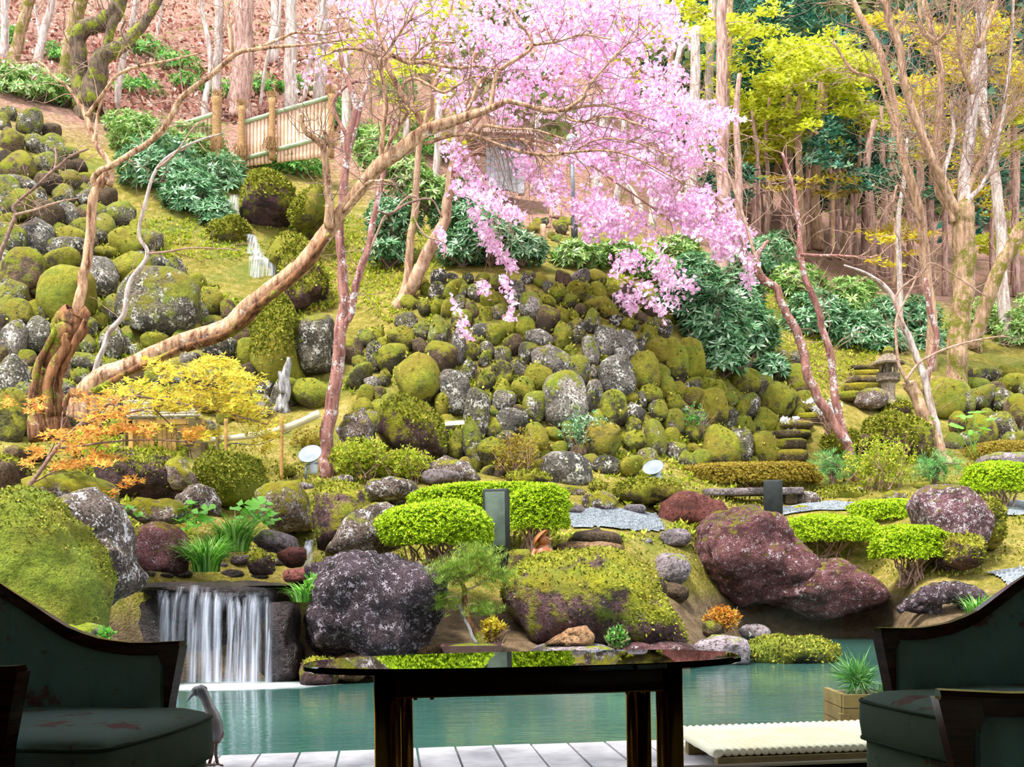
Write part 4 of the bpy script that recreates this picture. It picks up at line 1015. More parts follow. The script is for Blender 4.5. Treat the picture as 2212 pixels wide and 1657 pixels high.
def filler(w, region, taken, n, size, mats, seed):
    """small stones showing in the gaps of a bank"""
    r = np.random.default_rng(seed); A = np.array(region, float); x0, y0 = A.min(0); x1, y1 = A.max(0); got = 0; tries = 0
    T = list(taken)
    while got < n and tries < 6000:
        tries += 1
        x, y = r.uniform(x0, x1), r.uniform(y0, y1)
        ins = False
        for k in range(len(A)):
            (xa, ya), (xb, yb) = A[k], A[(k+1) % len(A)]
            if (ya > y) != (yb > y) and x < (xb-xa)*(y-ya)/(yb-ya+1e-9)+xa: ins = not ins
        if not ins: continue
        s = r.uniform(*size)
        if any(((x-a)/(c/2+s*.28))**2 + ((y-b)/(d/2+s*.28))**2 < 1 for a, b, c, d in T): continue
        T.append((x, y, s, s*1.2)); stone(w, x, y, s, s*r.uniform(.9, 1.4), mats[got % len(mats)], r.uniform(-25, 25), got+3, off=.12); got += 1
filler(WC, [(900,600),(1300,600),(1440,680),(1476,760),(1476,1000),(1200,1030),(1000,1020),(860,980),(770,880),(750,760),(860,700)], LC, 130, (26, 46), ['stone_moss', 'stone_wall', 'stone_moss', 'stone_brown'], 3)
filler(WL1, [(0,560),(300,560),(440,640),(600,750),(620,860),(480,930),(200,930),(0,930)], LL1, 70, (30, 56), ['stone_wall', 'stone_moss', 'stone_brown'], 4)
filler(WL0, [(0,250),(110,270),(200,400),(330,500),(340,560),(0,560)], LL0, 50, (28, 50), ['stone_wall', 'stone_brown'], 5)
filler(WR, [(1472,760),(1720,770),(1740,900),(1650,1000),(1480,1000)], LR, 40, (24, 44), ['stone_moss', 'stone_wall'], 6)
filler(WR2, [(2030,820),(2212,790),(2260,800),(2260,960),(2060,960)], LR2, 25, (28, 50), ['stone_wall', 'stone_brown'], 8)
# big single stones of the left gully
rock([(545,700),(560,640),(600,630),(640,690),(655,760),(655,830),(600,860),(560,800)], 'stone_moss', 'tall moss-clad boulder column below the upper cascade', 20.0, .9, lvl=4)
rock([(600,640),(620,580),(660,565),(700,590),(708,640),(680,680),(630,690)], 'rock_mossy', 'large dark mossy boulder beside the upper cascade', 22.8, .9, lvl=4)
rock([(645,760),(665,700),(720,690),(735,760),(730,815),(660,820)], 'stone_wall', 'dark mossy boulder behind the reddish tree trunk', 20.3, .8, lvl=4)
rock([(522,470),(530,410),(560,388),(605,385),(632,410),(640,460),(610,490),(560,498)], 'rock_mossy', 'moss-hung boulder with white lichen at the top of the cascade', 25.8, 1.0, lvl=4)
rock((455,480,545,545), 'stone_moss', 'moss boulder under the first drop of the cascade', 25.0, .8, lvl=4)
rock([(630,480),(660,430),(700,410),(715,470),(690,510),(640,520)], 'stone_moss', 'moss-covered boulder behind the leaning branch', 25.2, .8, lvl=4)
rock((585,520,690,600), 'stone_moss', 'low moss boulder beside the second drop of the cascade', 24.0, .8, lvl=4)
# retaining stones far behind the blossom
WT = thing('boulder_bank', G(1230, 540), 'small sunlit mossy stone terrace behind the lamp post', 'stone bank')
for k in range(26):
    stone(WT, rng.uniform(1150, 1275), rng.uniform(468, 535), rng.uniform(16, 28), rng.uniform(14, 24), ['stone_moss', 'stone_wall'][k % 2], rng.uniform(-20, 20), k)

# garden stair
ST = thing('stone_stair', G(1705, 1050), 'mossy stone garden stair climbing to the lantern', 'stairs')
for k, (x, y, w, h) in enumerate([(690,1310,200,56),(690,1235,180,50),(700,1170,210,40),(715,1112,220,34),(830,1056,200,32),(900,1000,190,34),(1080,925,150,40),(1160,872,240,40),(1185,822,240,40),(1200,778,230,30),(1190,742,240,26)]):
    X, Y, Wd, H = 1472+x/2.989, 550+y/2.989, w/2.989, h/2.989
    d = float(GD(X, Y)[0]) - .12; c = P(X, Y, d); mb = MB()
    V, T = ICO[3]; a = nrm(V); q = a/(np.abs(a)**4).sum(1)[:, None]**.25
    q = q*(1+.06*wav(a, 3, 300+k, 2))[:, None]*np.array([Wd*d/F/2*1.12, .42, H*d/F/2*1.7])
    mb.add(q + c, T=T); mb.build('step', M['slab'], ST)
# ------------------------------------------------------------------ trees
def limb_path(pts, d, dd=0.0, per=5, wob=.25):
    """pts (x, y, width) in the photograph; d a distance or (start, end)"""
    a = np.array(pts, float); k = len(a)
    ds = np.linspace(d[0], d[1], k) if hasattr(d, '__len__') else np.full(k, d)
    ds = ds + dd*np.sin(np.linspace(0, 5, k))
    A = smooth_path(np.column_stack([P(a[:, 0], a[:, 1], ds), a[:, 2]*ds/F/2]), per)
    w = rng.normal(size=(len(A), 3)); w = (w + np.roll(w, 1, 0) + np.roll(w, -1, 0))/3
    A[1:-1, :3] += w[1:-1]*A[1:-1, 3:4]*wob
    return A
def limb(root, name, pts, d, mat, sides=9, lump=.05, **kw):
    A = limb_path(pts, d, **kw); mb = MB(); tube(mb, A[:, :3], A[:, 3], sides, lump=lump)
    mb.build(name, M[mat], root); return A
def grow(start, dirs, L, k=6, wob=.28, grav=0.0):
    n = len(start); st = (L/(k-1))[:, None]; P_ = [start]; d = dirs.copy()
    for i in range(k-1):
        d = nrm(d + rng.normal(size=(n, 3))*wob + np.array([0, 0, -grav]))
        P_.append(P_[-1] + d*st)
    return np.stack(P_, 1)
def sample_on(paths, n, lo=.15):
    st, tn, rr = [], [], []
    lens = np.array([np.linalg.norm(np.diff(A[:, :3], axis=0), axis=1).sum() for A in paths]); cnt = rng.multinomial(n, lens/lens.sum())
    for A, c in zip(paths, cnt):
        if c == 0: continue
        t = rng.uniform(lo, 1, c)*(len(A)-1); i = np.minimum(t.astype(int), len(A)-2); f = (t-i)[:, None]
        st.append(A[i, :3]*(1-f) + A[i+1, :3]*f); tn.append(nrm(A[i+1, :3]-A[i, :3])); rr.append(A[i, 3])
    return np.concatenate(st), np.concatenate(tn), np.concatenate(rr)
def twigs(root, paths, n, L, mat='twig', r0=.012, up=.3, grav=0.0, lo=.15, lv2=2.0, depth=.6, name='twigs', wob=.28, fwd=.7):
    """fine twigs off the given limbs (second generation too); returns points along them"""
    st, tn, rr = sample_on(paths, n, lo)
    dr = rdir(n)*np.array([1, depth, 1]); d = nrm(tn*fwd + dr + np.array([0, 0, up]))
    LL = L*rng.uniform(.5, 1.3, n); PP = grow(st, d, LL, 7, wob, grav)
    R = np.linspace(1, .25, 7)[None, :]*np.minimum(r0, rr*.6)[:, None]
    mb = MB(); tubes(mb, PP, R, 4); pts = [PP[:, 2:].reshape(-1, 3)]
    if lv2:
        m = int(n*lv2); i = rng.integers(0, n, m); j = rng.integers(2, 6, m)
        s2 = PP[i, j]; t2 = nrm(PP[i, j+1]-PP[i, j]); d2 = nrm(t2*.8 + rdir(m)*np.array([1, depth, 1])*.8 + np.array([0, 0, up*.6]))
        P2 = grow(s2, d2, L*.5*rng.uniform(.4, 1.2, m), 5, wob, grav)
        tubes(mb, P2, np.linspace(.5, .2, 5)[None, :]*r0*np.ones((m, 1)), 3); pts.append(P2[:, 1:].reshape(-1, 3))
    mb.build(name, M[mat], root, kind='stuff')
    return np.concatenate(pts)
def tree(name, label, base, cat='tree', group=None): return thing(name, base, label, cat, group)

# T1 hollow stump-trunk with a young forked stem
b = P(105, 935, 14.6)
t1 = tree('bare_tree', 'old tree with a hollow broken trunk and one pale young stem', b)
old = limb(t1, 'trunk', [(112,945,84),(96,880,62),(98,820,58),(116,770,58),(138,730,64),(156,700,66),(160,682,60)], 14.6, 'bark_old', 14, .14)
limb(t1, 'hollow_edge', [(95,930,16),(78,860,14),(80,800,14),(96,758,14),(118,720,14),(112,700,8)], 14.35, 'bark_old', 8, .1)
limb(t1, 'hollow', [(110,900,16),(104,830,20),(122,780,22),(140,745,20),(142,720,10)], 14.22, 'bark_old', 8, .15)
limb(t1, 'hollow_edge', [(130,900,20),(126,820,18),(148,770,18),(172,725,16),(186,690,10)], 14.35, 'bark_old', 8, .1)
m1 = [limb(t1, 'young_stem', [(162,705,26),(170,660,24),(178,600,22),(190,548,21),(198,470,20),(206,410,20),(226,385,20),(238,360,17)], 14.7, 'bark_warm'),
      limb(t1, 'branch', [(205,400,14),(204,380,12),(241,358,13),(318,311,13),(361,271,12),(388,214,11),(452,167,10),(508,117,10),(549,107,8),(636,99,6),(740,87,4)], (14.6, 13.5), 'bark_warm'),
      limb(t1, 'branch', [(236,401,15),(240,360,13),(207,311,13),(190,262,12),(181,241,10),(150,194,7),(110,160,6),(84,134,5),(27,137,3)], (14.7, 15.2), 'bark_warm'),
      limb(t1, 'branch', [(187,250,10),(214,214,7),(251,164,6),(301,144,6),(368,130,5),(435,114,3)], (14.9, 14.2), 'bark_warm'),
      limb(t1, 'branch', [(205,310,10),(207,290,8),(212,240,6),(230,190,5),(250,166,4)], 14.8, 'bark_warm'),
      limb(t1, 'branch', [(502,116,9),(495,60,8),(502,43,7),(485,7,6),(470,-40,5)], 13.9, 'bark_warm'),
      limb(t1, 'branch', [(549,107,7),(610,82,6),(640,70,5),(700,75,4),(760,60,3)], 13.7, 'bark_warm'),
      limb(t1, 'branch', [(301,144,5),(285,110,4),(262,70,4),(270,40,4),(250,5,3)], 14.4, 'bark_dark')]
twigs(t1, m1[1:], 60, .7, 'twig', .008, .35)

# thin saplings on the left
s1 = tree('sapling', 'thin pale sapling bending in front of the stacked boulders', P(200, 811, 15.4))
ms = [limb(s1, 'stem', [(200,811,12),(217,767,12),(234,724,11),(268,677,11),(278,617,10),(318,550,9),(301,512,8),(311,448,8),(338,365,7),(391,321,6),(440,300,4),(482,288,3)], 15.4, 'bark_pale'),
      limb(s1, 'branch', [(318,549,6),(370,542,4),(430,535,3),(520,540,2)], 15.4, 'twig'), limb(s1, 'branch', [(338,365,5),(380,330,4),(410,285,3),(432,262,2)], 15.3, 'twig')]
twigs(s1, ms, 26, .5, 'twig', .006, .2)
s2 = tree('sapling', 'slender forked sapling rising before the upper boulder bank', P(-20, 610, 15.6))
ms = [limb(s2, 'stem', [(-20,610,10),(0,549,9),(20,500,8),(33,465,8),(30,445,7),(70,410,6),(117,368,6),(150,340,5),(191,321,4)], 15.6, 'twig_dark'),
      limb(s2, 'branch', [(33,465,6),(80,452,5),(120,438,4),(167,428,3)], 15.6, 'twig'), limb(s2, 'branch', [(117,368,5),(122,340,4),(118,320,3)], 15.6, 'twig')]
twigs(s2, ms, 26, .6, 'twig', .006, .2)

# T2 long leaning tree
t2 = tree('bare_tree', 'long leaning bare tree with twisted trunk stretching across the garden', P(185, 900, 14.2))
mm = [limb(t2, 'trunk', [(178,905,60),(186,862,58),(205,828,50),(234,806,44),(284,792,40),(335,768,38),(401,737,36),(475,714,36),(502,697,36),(535,660,36),(585,627,36),(636,587,36),(672,550,34),(712,492,32),(736,458,30),(776,408,30),(816,361,30),(870,321,28),(917,284,26),(977,261,22),(1054,237,16),(1097,217,12)], (14.2, 13.4), 'bark_warm', 12, .1, wob=.06)]
mm += [limb(t2, 'shaded_bark_ridge', [(200,846,14),(284,800,12),(335,778,12),(401,748,12),(475,726,12),(510,705,12),(545,668,12),(600,628,12),(660,570,10),(712,505,10)], (13.98, 13.45), 'bark_old', 7, .15, wob=.1)]  # both ridges: charred groove and underside shade put in as darker bark
limb(t2, 'shaded_bark_ridge', [(401,752,18),(475,728,20),(520,700,22),(560,660,22),(620,612,20),(670,566,16),(705,515,12)], (13.95, 13.5), 'bark_old', 8, .15, wob=.1)
limb(t2, 'root', [(186,862,40),(160,850,24),(145,866,14),(136,880,8)], 14.1, 'bark_old', 8, .1)
br = [[(712,492,22),(712,418,18),(699,328,15),(680,300,14),(656,278,12),(649,247,8)], [(699,328,10),(706,300,10),(700,280,8)],
      [(1097,217,11),(1194,241,9),(1258,214,8),(1271,187,7),(1331,117,5),(1388,67,3)], [(917,311,10),(970,294,9),(1020,291,8),(1071,311,7),(1121,325,7),(1178,335,6),(1238,328,6),(1305,325,5),(1372,341,4),(1476,395,3)],
      [(1030,290,7),(1048,272,7),(1090,278,6),(1155,281,4),(1220,300,3)], [(823,361,14),(826,301,12),(833,234,11),(826,167,9),(820,124,8)], [(820,124,8),(780,108,7),(740,105,6),(700,120,4)],
      [(917,278,15),(897,241,14),(863,194,12),(836,140,11),(836,114,9),(815,60,7),(803,0,6),(800,-40,5)], [(836,114,9),(880,136,9),(920,134,8),(985,148,7),(1030,143,5),(1080,150,3)],
      [(1060,236,12),(1070,167,9),(1094,140,9),(1151,97,7),(1114,40,5),(1090,-10,4)], [(1151,97,6),(1200,90,5),(1260,75,4),(1320,85,3)], [(980,262,10),(1005,248,8),(1035,180,8),(1050,165,6)],
      [(863,194,8),(890,170,7),(930,185,6),(960,200,6),(1010,170,5),(1035,165,3)], [(816,361,10),(845,300,8),(870,260,8),(880,240,8),(870,225,6)], [(1097,220,8),(1150,230,7),(1210,238,7),(1280,228,6),(1340,235,4),(1420,262,3)],
      [(1020,291,6),(1060,300,5),(1120,300,5),(1180,322,4)], [(836,114,7),(870,60,6),(885,42,6),(900,10,4)], [(740,458,9),(790,400,8),(815,390,6),(848,392,4)], [(1238,328,4),(1300,300,4),(1380,310,3),(1460,340,3)],
      [(1194,241,6),(1250,262,5),(1320,252,4),(1400,275,3)], [(880,136,5),(905,110,5),(935,90,4),(985,92,3)]]
for p in br: mm.append(limb(t2, 'branch', p, (13.6, 13.2 + rng.uniform(-.5, .5)), 'bark_warm', 8))
twigs(t2, mm[2:], 330, .75, 'twig_dark', .0075, .12, lo=.1, depth=.9)

# T3 reddish upright tree
t3 = tree('bare_tree', 'upright tree with reddish lichen-blotched bark beside the floodlight', G(703, 1030))
d3 = float(GD(703, 1030)[0])
m3 = [limb(t3, 'trunk', [(703,1034,38),(706,985,30),(712,920,29),(720,850,28),(730,780,27),(738,700,26),(742,640,24),(736,560,20),(733,500,19),(738,440,18),(745,370,17),(752,300,16),(768,230,14),(750,170,12),(735,120,10)], d3, 'bark_red', 12, .06),
      limb(t3, 'stem', [(738,720,18),(752,690,17),(764,640,17),(776,590,16),(795,540,15),(805,490,14),(816,430,13),(823,400,12),(838,330,10),(850,260,8)], d3, 'bark_red', 10, .06),
      limb(t3, 'branch', [(745,370,10),(765,290,9),(790,190,8),(800,150,7),(795,110,6)], d3, 'bark_red'), limb(t3, 'branch', [(752,300,10),(720,230,8),(742,190,7),(770,176,6),(800,180,4)], d3, 'bark_red')]
twigs(t3, m3[1:], 40, .7, 'twig', .009, .3)
# curled cable-like vine by its side
v = tree('vine', 'bare looping vine stem hanging beside the rhododendrons', P(830, 480, 15.8), 'vine')
limb(v, 'stem', [(800,540,5),(830,470,5),(850,460,5),(875,430,5),(900,426,5),(905,440,4),(895,470,4),(920,510,4),(960,525,3),(958,560,3)], 15.8, 'twig')
limb(v, 'stem', [(815,455,5),(840,462,5),(880,440,5),(930,430,4),(955,470,4)], 15.7, 'twig_dark')

# dead grey snag
sg = tree('dead_stump', 'silver-grey weathered dead stump beside the bamboo pipe', G(615, 890), 'tree stump')
dsg = float(GD(615, 890)[0])
limb(sg, 'trunk', [(612,900,34),(616,860,26),(618,820,22),(622,795,16),(624,772,7)], dsg, 'bark_grey', 10, .16); limb(sg, 'snag', [(612,850,14),(608,820,12),(604,802,6)], dsg-.1, 'bark_grey', 7, .12)
limb(sg, 'root', [(612,880,22),(600,890,16),(594,880,8)], dsg-.1, 'bark_grey', 7, .12)

# T5 leaning twin trunks
d5 = float(GD(1850, 1040)[0])
t5 = tree('bare_tree', 'two leaning grey-pink trunks from one foot beside the stair', G(1850, 1040))
m5 = [limb(t5, 'trunk', [(1852,1046,26),(1840,1000,22),(1826,951,21),(1790,895,20),(1756,838,19),(1740,777,19),(1720,714,19),(1689,660,18),(1679,627,17),(1643,593,17),(1636,550,12),(1660,520,7)], (d5, d5-.5), 'bark_red', 10, .05),
      limb(t5, 'trunk', [(1836,985,18),(1820,928,17),(1803,851,17),(1796,784,16),(1776,711,16),(1766,667,15),(1740,600,14),(1730,550,12),(1724,480,10),(1712,400,8),(1690,330,6)], (d5, d5-.2), 'bark_red', 10, .05),
      limb(t5, 'branch', [(1730,550,7),(1800,552,6),(1870,556,5),(1900,552,3)], d5-.3, 'bark_red'), limb(t5, 'branch', [(1643,590,8),(1590,420,6),(1560,360,5),(1520,350,4)], d5-.5, 'twig')]
twigs(t5, m5[1:], 70, 1.0, 'twig', .009, .3)
# T6 broken trunk with thin stems
d6 = float(GD(2035, 1000)[0])
t6 = tree('bare_tree', 'cut-off leaning trunk with thin whippy stems beside the lantern', G(2035, 1000))
m6 = [limb(t6, 'trunk', [(2042,1006,40),(2032,985,30),(2010,930,26),(1990,880,25),(1972,840,26),(1962,825,26)], d6, 'bark_tan', 10, .08),
      limb(t6, 'stem', [(2038,995,18),(2020,918,17),(1994,818,16),(1972,750,14),(1954,710,13),(1924,634,10),(1880,595,6),(1823,573,4)], d6, 'bark_pale'),
      limb(t6, 'stem', [(2030,960,14),(2012,880,13),(2000,830,13),(2024,734,12),(2007,660,11),(2000,600,9)], d6+.2, 'bark_red'),
      limb(t6, 'stem', [(1962,830,8),(1940,780,7),(1935,700,6),(1950,660,5),(1975,610,4),(1980,590,3)], d6-.2, 'twig'),
      limb(t6, 'stem', [(1955,825,7),(1985,785,6),(2040,755,5),(2110,735,4),(2170,725,3)], d6-.2, 'twig'),
      limb(t6, 'stem', [(1954,710,6),(1935,640,5),(1990,590,4),(2020,570,3),(2130,640,3)], d6-.2, 'twig')]
twigs(t6, m6[1:], 60, .9, 'twig', .008, .3)
# T7 mossy multi-stem
d7 = float(GD(2070, 860)[0])
t7 = tree('bare_tree', 'mossy multi-stemmed tree with many bare pale branches', G(2070, 870))
m7 = [limb(t7, 'trunk', [(2062,880,50),(2066,800,44),(2070,740,42),(2078,660,40),(2082,580,44),(2084,500,48),(2078,450,44)], d7, 'bark_moss', 12, .08)]
for p in [[(2078,470,24),(2061,445,20),(2034,385,18),(1994,300,17),(1954,187,17),(1947,117,16),(1920,40,14),(1903,-20,12)], [(2078,470,22),(2030,420,18),(2024,351,17),(2031,167,16),(2020,94,14),(1994,-10,12)],
          [(2085,470,30),(2081,418,26),(2091,334,25),(2101,200,24),(2114,100,22),(2128,-20,20)], [(2075,470,22),(2090,405,18),(2124,334,15),(2168,247,12),(2208,217,9),(2250,190,7)],
          [(2020,94,12),(1990,60,9),(1985,-10,7)], [(2020,94,10),(2050,60,9),(2062,-20,7)], [(2114,100,12),(2140,40,10),(2160,-20,8)], [(2101,200,14),(2075,120,11),(2070,-20,9)],
          [(2034,385,10),(2060,290,8),(2055,220,7),(2090,250,5)], [(2081,440,12),(2120,400,9),(2150,330,8),(2180,150,7),(2190,-20,5)], [(2060,480,14),(2045,440,10),(2014,380,8),(2010,350,6)], [(2024,351,8),(2000,300,7),(1990,230,5)]]:
    m7.append(limb(t7, 'branch', p, (d7, d7 + rng.uniform(-1.2, 1.2)), 'bark_tan' if rng.random() < .6 else 'bark_pale', 9))
twigs(t7, m7[1:], 460, 2.0, 'twig', .012, .45, lo=.2)
d8 = float(GD(2015, 800)[0])
t8 = tree('bare_tree', 'slim bent bare tree standing beside the mossy multi-stemmed tree', G(2015, 800))
m8 = [limb(t8, 'trunk', [(2012,810,24),(2010,700,22),(2005,620,21),(1996,540,20),(1988,480,19),(1970,400,18),(1950,334,17),(1930,220,16),(1907,134,15),(1870,60,13),(1832,-20,11)], d8, 'bark_tan', 9),
      limb(t8, 'branch', [(1950,334,9),(1905,190,8),(1890,170,7),(1840,150,6),(1800,90,5)], d8, 'bark_tan'), limb(t8, 'branch', [(1990,480,9),(1965,440,7),(1940,400,6),(1930,440,4)], d8-.3, 'twig')]
twigs(t8, m8, 80, 1.6, 'twig', .011, .4)
for i, (pts, w, m, lab) in enumerate([
    ([(2172,745,26),(2165,640,25),(2161,495,24),(2145,350,22),(2128,250,20),(2120,120,18),(2112,-20,16)], 0, 'bark_pale', 'straight pale trunk behind the mossy multi-stemmed tree'),
    ([(2102,760,36),(2110,720,32),(2150,600,30),(2185,530,30),(2230,480,30),(2300,420,28)], 0, 'bark_moss', 'thick mossy trunk leaning away beside the mossy multi-stemmed tree'),
    ([(1945,740,16),(1945,640,12),(1940,500,11),(1952,400,10),(1960,300,8)], 0, 'bark_pale', 'thin pale pole-like tree behind the stone lantern')]):
    dd = float(GD(pts[0][0], pts[0][1])[0]); tt = tree('bare_tree', lab, G(float(pts[0][0]), float(pts[0][1])))
    A = limb(tt, 'trunk', pts, dd, m, 9); twigs(tt, [A], 30, 1.6, 'twig', .012, .4, lo=.4)

# cherry tree ----------------------------------------------------------
dc = float(GD(870, 655)[0])
ch = tree('cherry_tree', 'weeping cherry tree in full pink blossom above the cobble bank', G(868, 655))
dC = dc - 1.0
mc = [limb(ch, 'trunk', [(862,668,40),(880,630,30),(905,590,28),(925,545,26),(957,485,24),(968,430,22),(975,370,20),(988,310,18),(995,240,15),(1010,160,12),(1040,80,9),(1060,-20,7)], (dc, dC), 'bark_tan', 11, .05),
      limb(ch, 'trunk', [(872,650,22),(882,580,18),(888,510,16),(897,451,16),(903,334,14),(920,260,12),(937,200,10),(960,100,8),(980,-20,6)], (dc, dC), 'bark_tan', 10, .05)]
for p in [[(988,310,11),(1060,230,9),(1150,180,8),(1260,150,7),(1380,170,5),(1480,230,4),(1560,330,3)], [(995,240,10),(1080,130,8),(1180,60,7),(1300,30,5),(1420,60,4)],
          [(975,370,9),(1040,320,7),(1130,300,6),(1230,330,5),(1340,400,4),(1450,480,3)], [(1010,160,8),(960,90,6),(900,50,5),(820,30,4),(740,40,3)], [(1260,150,5),(1360,260,4),(1460,360,3),(1560,440,3),(1620,560,2)],
          [(968,430,6),(985,330,5),(1020,360,4),(1070,420,3),(1110,480,2)], [(1130,300,5),(1170,360,4),(1200,440,3)], [(1180,60,5),(1330,120,4),(1450,200,3),(1530,280,2)]]:
    mc.append(limb(ch, 'branch', p, (dC, dC + rng.uniform(-1.2, 1.2)), 'bark_tan', 7))
twigs(ch, mc[2:], 260, 1.2, 'twig', .009, .0, .12, lo=.1)
# blossom: hanging strands and clouds of small five-petalled flowers
def strand_points(lines, dmid, dspread):
    C = []
    for pts, sig, n in lines:
        a = np.array(pts, float); t = rng.uniform(0, len(a)-1, n); i = np.minimum(t.astype(int), len(a)-2) if len(a) > 1 else np.zeros(n, int)
        f = (t-i)[:, None]; q = a[i]*(1-f) + a[np.minimum(i+1, len(a)-1)]*f
        q = q + rng.normal(size=(n, 2))*np.array(sig if hasattr(sig, '__len__') else (sig, sig))
        dd = dmid + rng.normal()*dspread*.5 + rng.normal(size=n)*dspread*.35
        C.append(P(q[:, 0], q[:, 1], dd))
    return np.concatenate(C)
lines = []
def cloud(poly, n_cl, per, sig):
    A = np.array(poly, float); x0, y0 = A.min(0); x1, y1 = A.max(0); c = 0
    while c < n_cl:
        x, y = rng.uniform(x0, x1), rng.uniform(y0, y1); ins = False
        for k in range(len(A)):
            (xa, ya), (xb, yb) = A[k], A[(k+1) % len(A)]
            if (ya > y) != (yb > y) and x < (xb-xa)*(y-ya)/(yb-ya+1e-9)+xa: ins = not ins
        if not ins: continue
        dx = rng.uniform(10, 34); lines.append(([(x-dx, y-dx*rng.uniform(-.2, .4)), (x+dx, y+dx*rng.uniform(.0, .8))], sig, per)); c += 1
cloud([(1000,-30),(1420,-30),(1470,60),(1480,150),(1440,230),(1330,270),(1200,250),(1100,210),(1040,120)], 130, 34, 11)
cloud([(1000,-30),(1400,-30),(1450,120),(1300,170),(1100,150)], 40, 40, 10)
cloud([(720,-30),(1020,-30),(1060,150),(960,150),(860,110),(760,60)], 56, 22, 12)
cloud([(940,140),(1100,200),(1200,260),(1100,260),(980,230)], 16, 22, 10)
cloud([(1300,200),(1480,180),(1530,260),(1545,340),(1490,360),(1400,300)], 52, 38, 10)
cloud([(1200,270),(1400,290),(1480,390),(1430,430),(1300,370),(1220,330)], 44, 30, 9)
cloud([(1420,420),(1540,410),(1600,480),(1620,560),(1560,550),(1480,500)], 40, 38, 8)
cloud([(1270,400),(1350,430),(1440,520),(1380,540),(1290,480)], 26, 28, 8)
cloud([(1340,540),(1450,560),(1500,610),(1420,660),(1350,640)], 20, 26, 8)
cloud([(1500,210),(1570,240),(1590,250),(1545,270),(1500,250)], 9, 26, 6)
lines += [([(965,312),(1000,352),(1040,398),(1075,440)], 13, 420), ([(985,400),(1035,425),(1085,450),(1125,468)], 10, 280), ([(1020,455),(1050,500),(1080,545),(1112,582)], 8, 260), ([(1040,500),(1070,540)], 9, 110),
          ([(1105,330),(1140,360),(1170,400)], 14, 230), ([(1170,390),(1195,450)], 10, 120), ([(1200,360),(1215,420)], 9, 110), ([(1240,440),(1270,470)], 12, 130), ([(1265,480),(1280,520)], 10, 110),
          ([(1340,640),(1368,672)], 7, 80), ([(1085,600),(1108,650),(1100,690)], 6, 90), ([(975,640),(1000,700),(1012,730)], 6, 80), ([(1040,605),(1050,635)], 6, 50), ([(950,500),(960,540)], 6, 40),
          ([(1600,520),(1625,590),(1615,610)], 9, 150), ([(1560,470),(1600,500)], 9, 110), ([(1250,330),(1300,360)], 14, 120), ([(700,150),(760,60)], 20, 60), ([(640,180),(690,150)], 12, 24),
          ([(1400,640),(1480,650)], 12, 60), ([(1330,600),(1360,560)], 9, 70), ([(1440,700),(1420,660)], 5, 24), ([(650,120),(720,20)], 24, 60)]
C = strand_points(lines, dC - .5, 1.6)
mb = MB(); whorl(mb, C, nrm(rdir(len(C)) + np.array([0, -.4, .1])), 5, .055, .05, .75)
mb.build('blossom', M['pink'], ch, kind='stuff', label='dense pink cherry blossom')

# maple in front of the hut -------------------------------------------
mp = tree('young_maple', 'low spreading maple with orange and gold young leaves before the hut', P(-6, 1190, 9.6))
mmp = [limb(mp, 'stem', [(-6,1195,11),(10,1155,10),(37,1103,9),(47,1082,9),(67,1045,9),(95,1005,8),(120,971,8),(167,921,7),(234,874,6),(291,854,4)], (9.6, 11.8), 'twig_dark', 7)]
for p in [[(120,971,6),(200,960,5),(300,950,4),(420,955,3)], [(167,921,6),(240,900,5),(330,880,4),(450,850,3),(530,850,2)], [(234,874,5),(300,850,4),(360,810,3),(430,780,3),(470,800,2)], [(330,880,4),(350,900,3),(400,950,3),(415,990,2)],
          [(67,1045,4),(140,1010,3),(230,1000,2)], [(291,854,4),(380,870,4),(480,890,3),(590,920,2)], [(95,1005,4),(130,930,3),(135,890,2)]]:
    mmp.append(limb(mp, 'branch', p, (11.2, 11.2 + rng.uniform(-.4, .9)), 'twig_dark', 6))
twigs(mp, mmp[1:], 120, .35, 'twig_dark', .004, .1)
def blobs(spec, d, ds, flat=.35):
    C = []
    for x, y, rx, ry, n in spec:
        # layered sprays inside each clump
        m = max(3, n//24); cx = x + rng.normal(size=m)*rx*.5; cy = y + rng.normal(size=m)*ry*.5; cd = d + rng.normal(size=m)*ds
        k = rng.integers(0, m, n); q = np.stack([cx[k] + rng.normal(size=n)*rx*.26, cy[k] + rng.normal(size=n)*ry*.26*flat*2], -1)
        C.append(P(q[:, 0], q[:, 1], cd[k] + rng.normal(size=n)*ds*.4))
    return np.concatenate(C)
def mapleleaf(mb, C, L):
    n = len(C); A = nrm(rdir(n)*.5 + np.array([0, -.5, .9])); whorl(mb, C, A, 5, L, L*.36, .9, .1, arc=4.6)
mb = MB(); mapleleaf(mb, blobs([(450,850,110,60,420),(520,880,70,50,260),(390,800,70,30,160),(470,780,50,25,110),(300,850,60,40,150),(560,930,50,40,140),(370,895,90,30,200),(440,930,50,30,90),(480,820,90,40,200)], 11.6, .5), .062)
mb.build('gold_leaves', M['gold'], mp, kind='stuff')
mb = MB(); mapleleaf(mb, blobs([(230,890,70,40,170),(240,925,70,36,130),(160,950,70,30,150),(110,980,50,25,80),(240,980,70,30,100),(415,945,24,34,60),(90,880,40,30,50),(170,1000,80,20,80),(260,1055,30,30,34),(60,1000,30,30,30)], 11.0, .45), .06)
mb.build('orange_leaves', M['orange'], mp, kind='stuff')
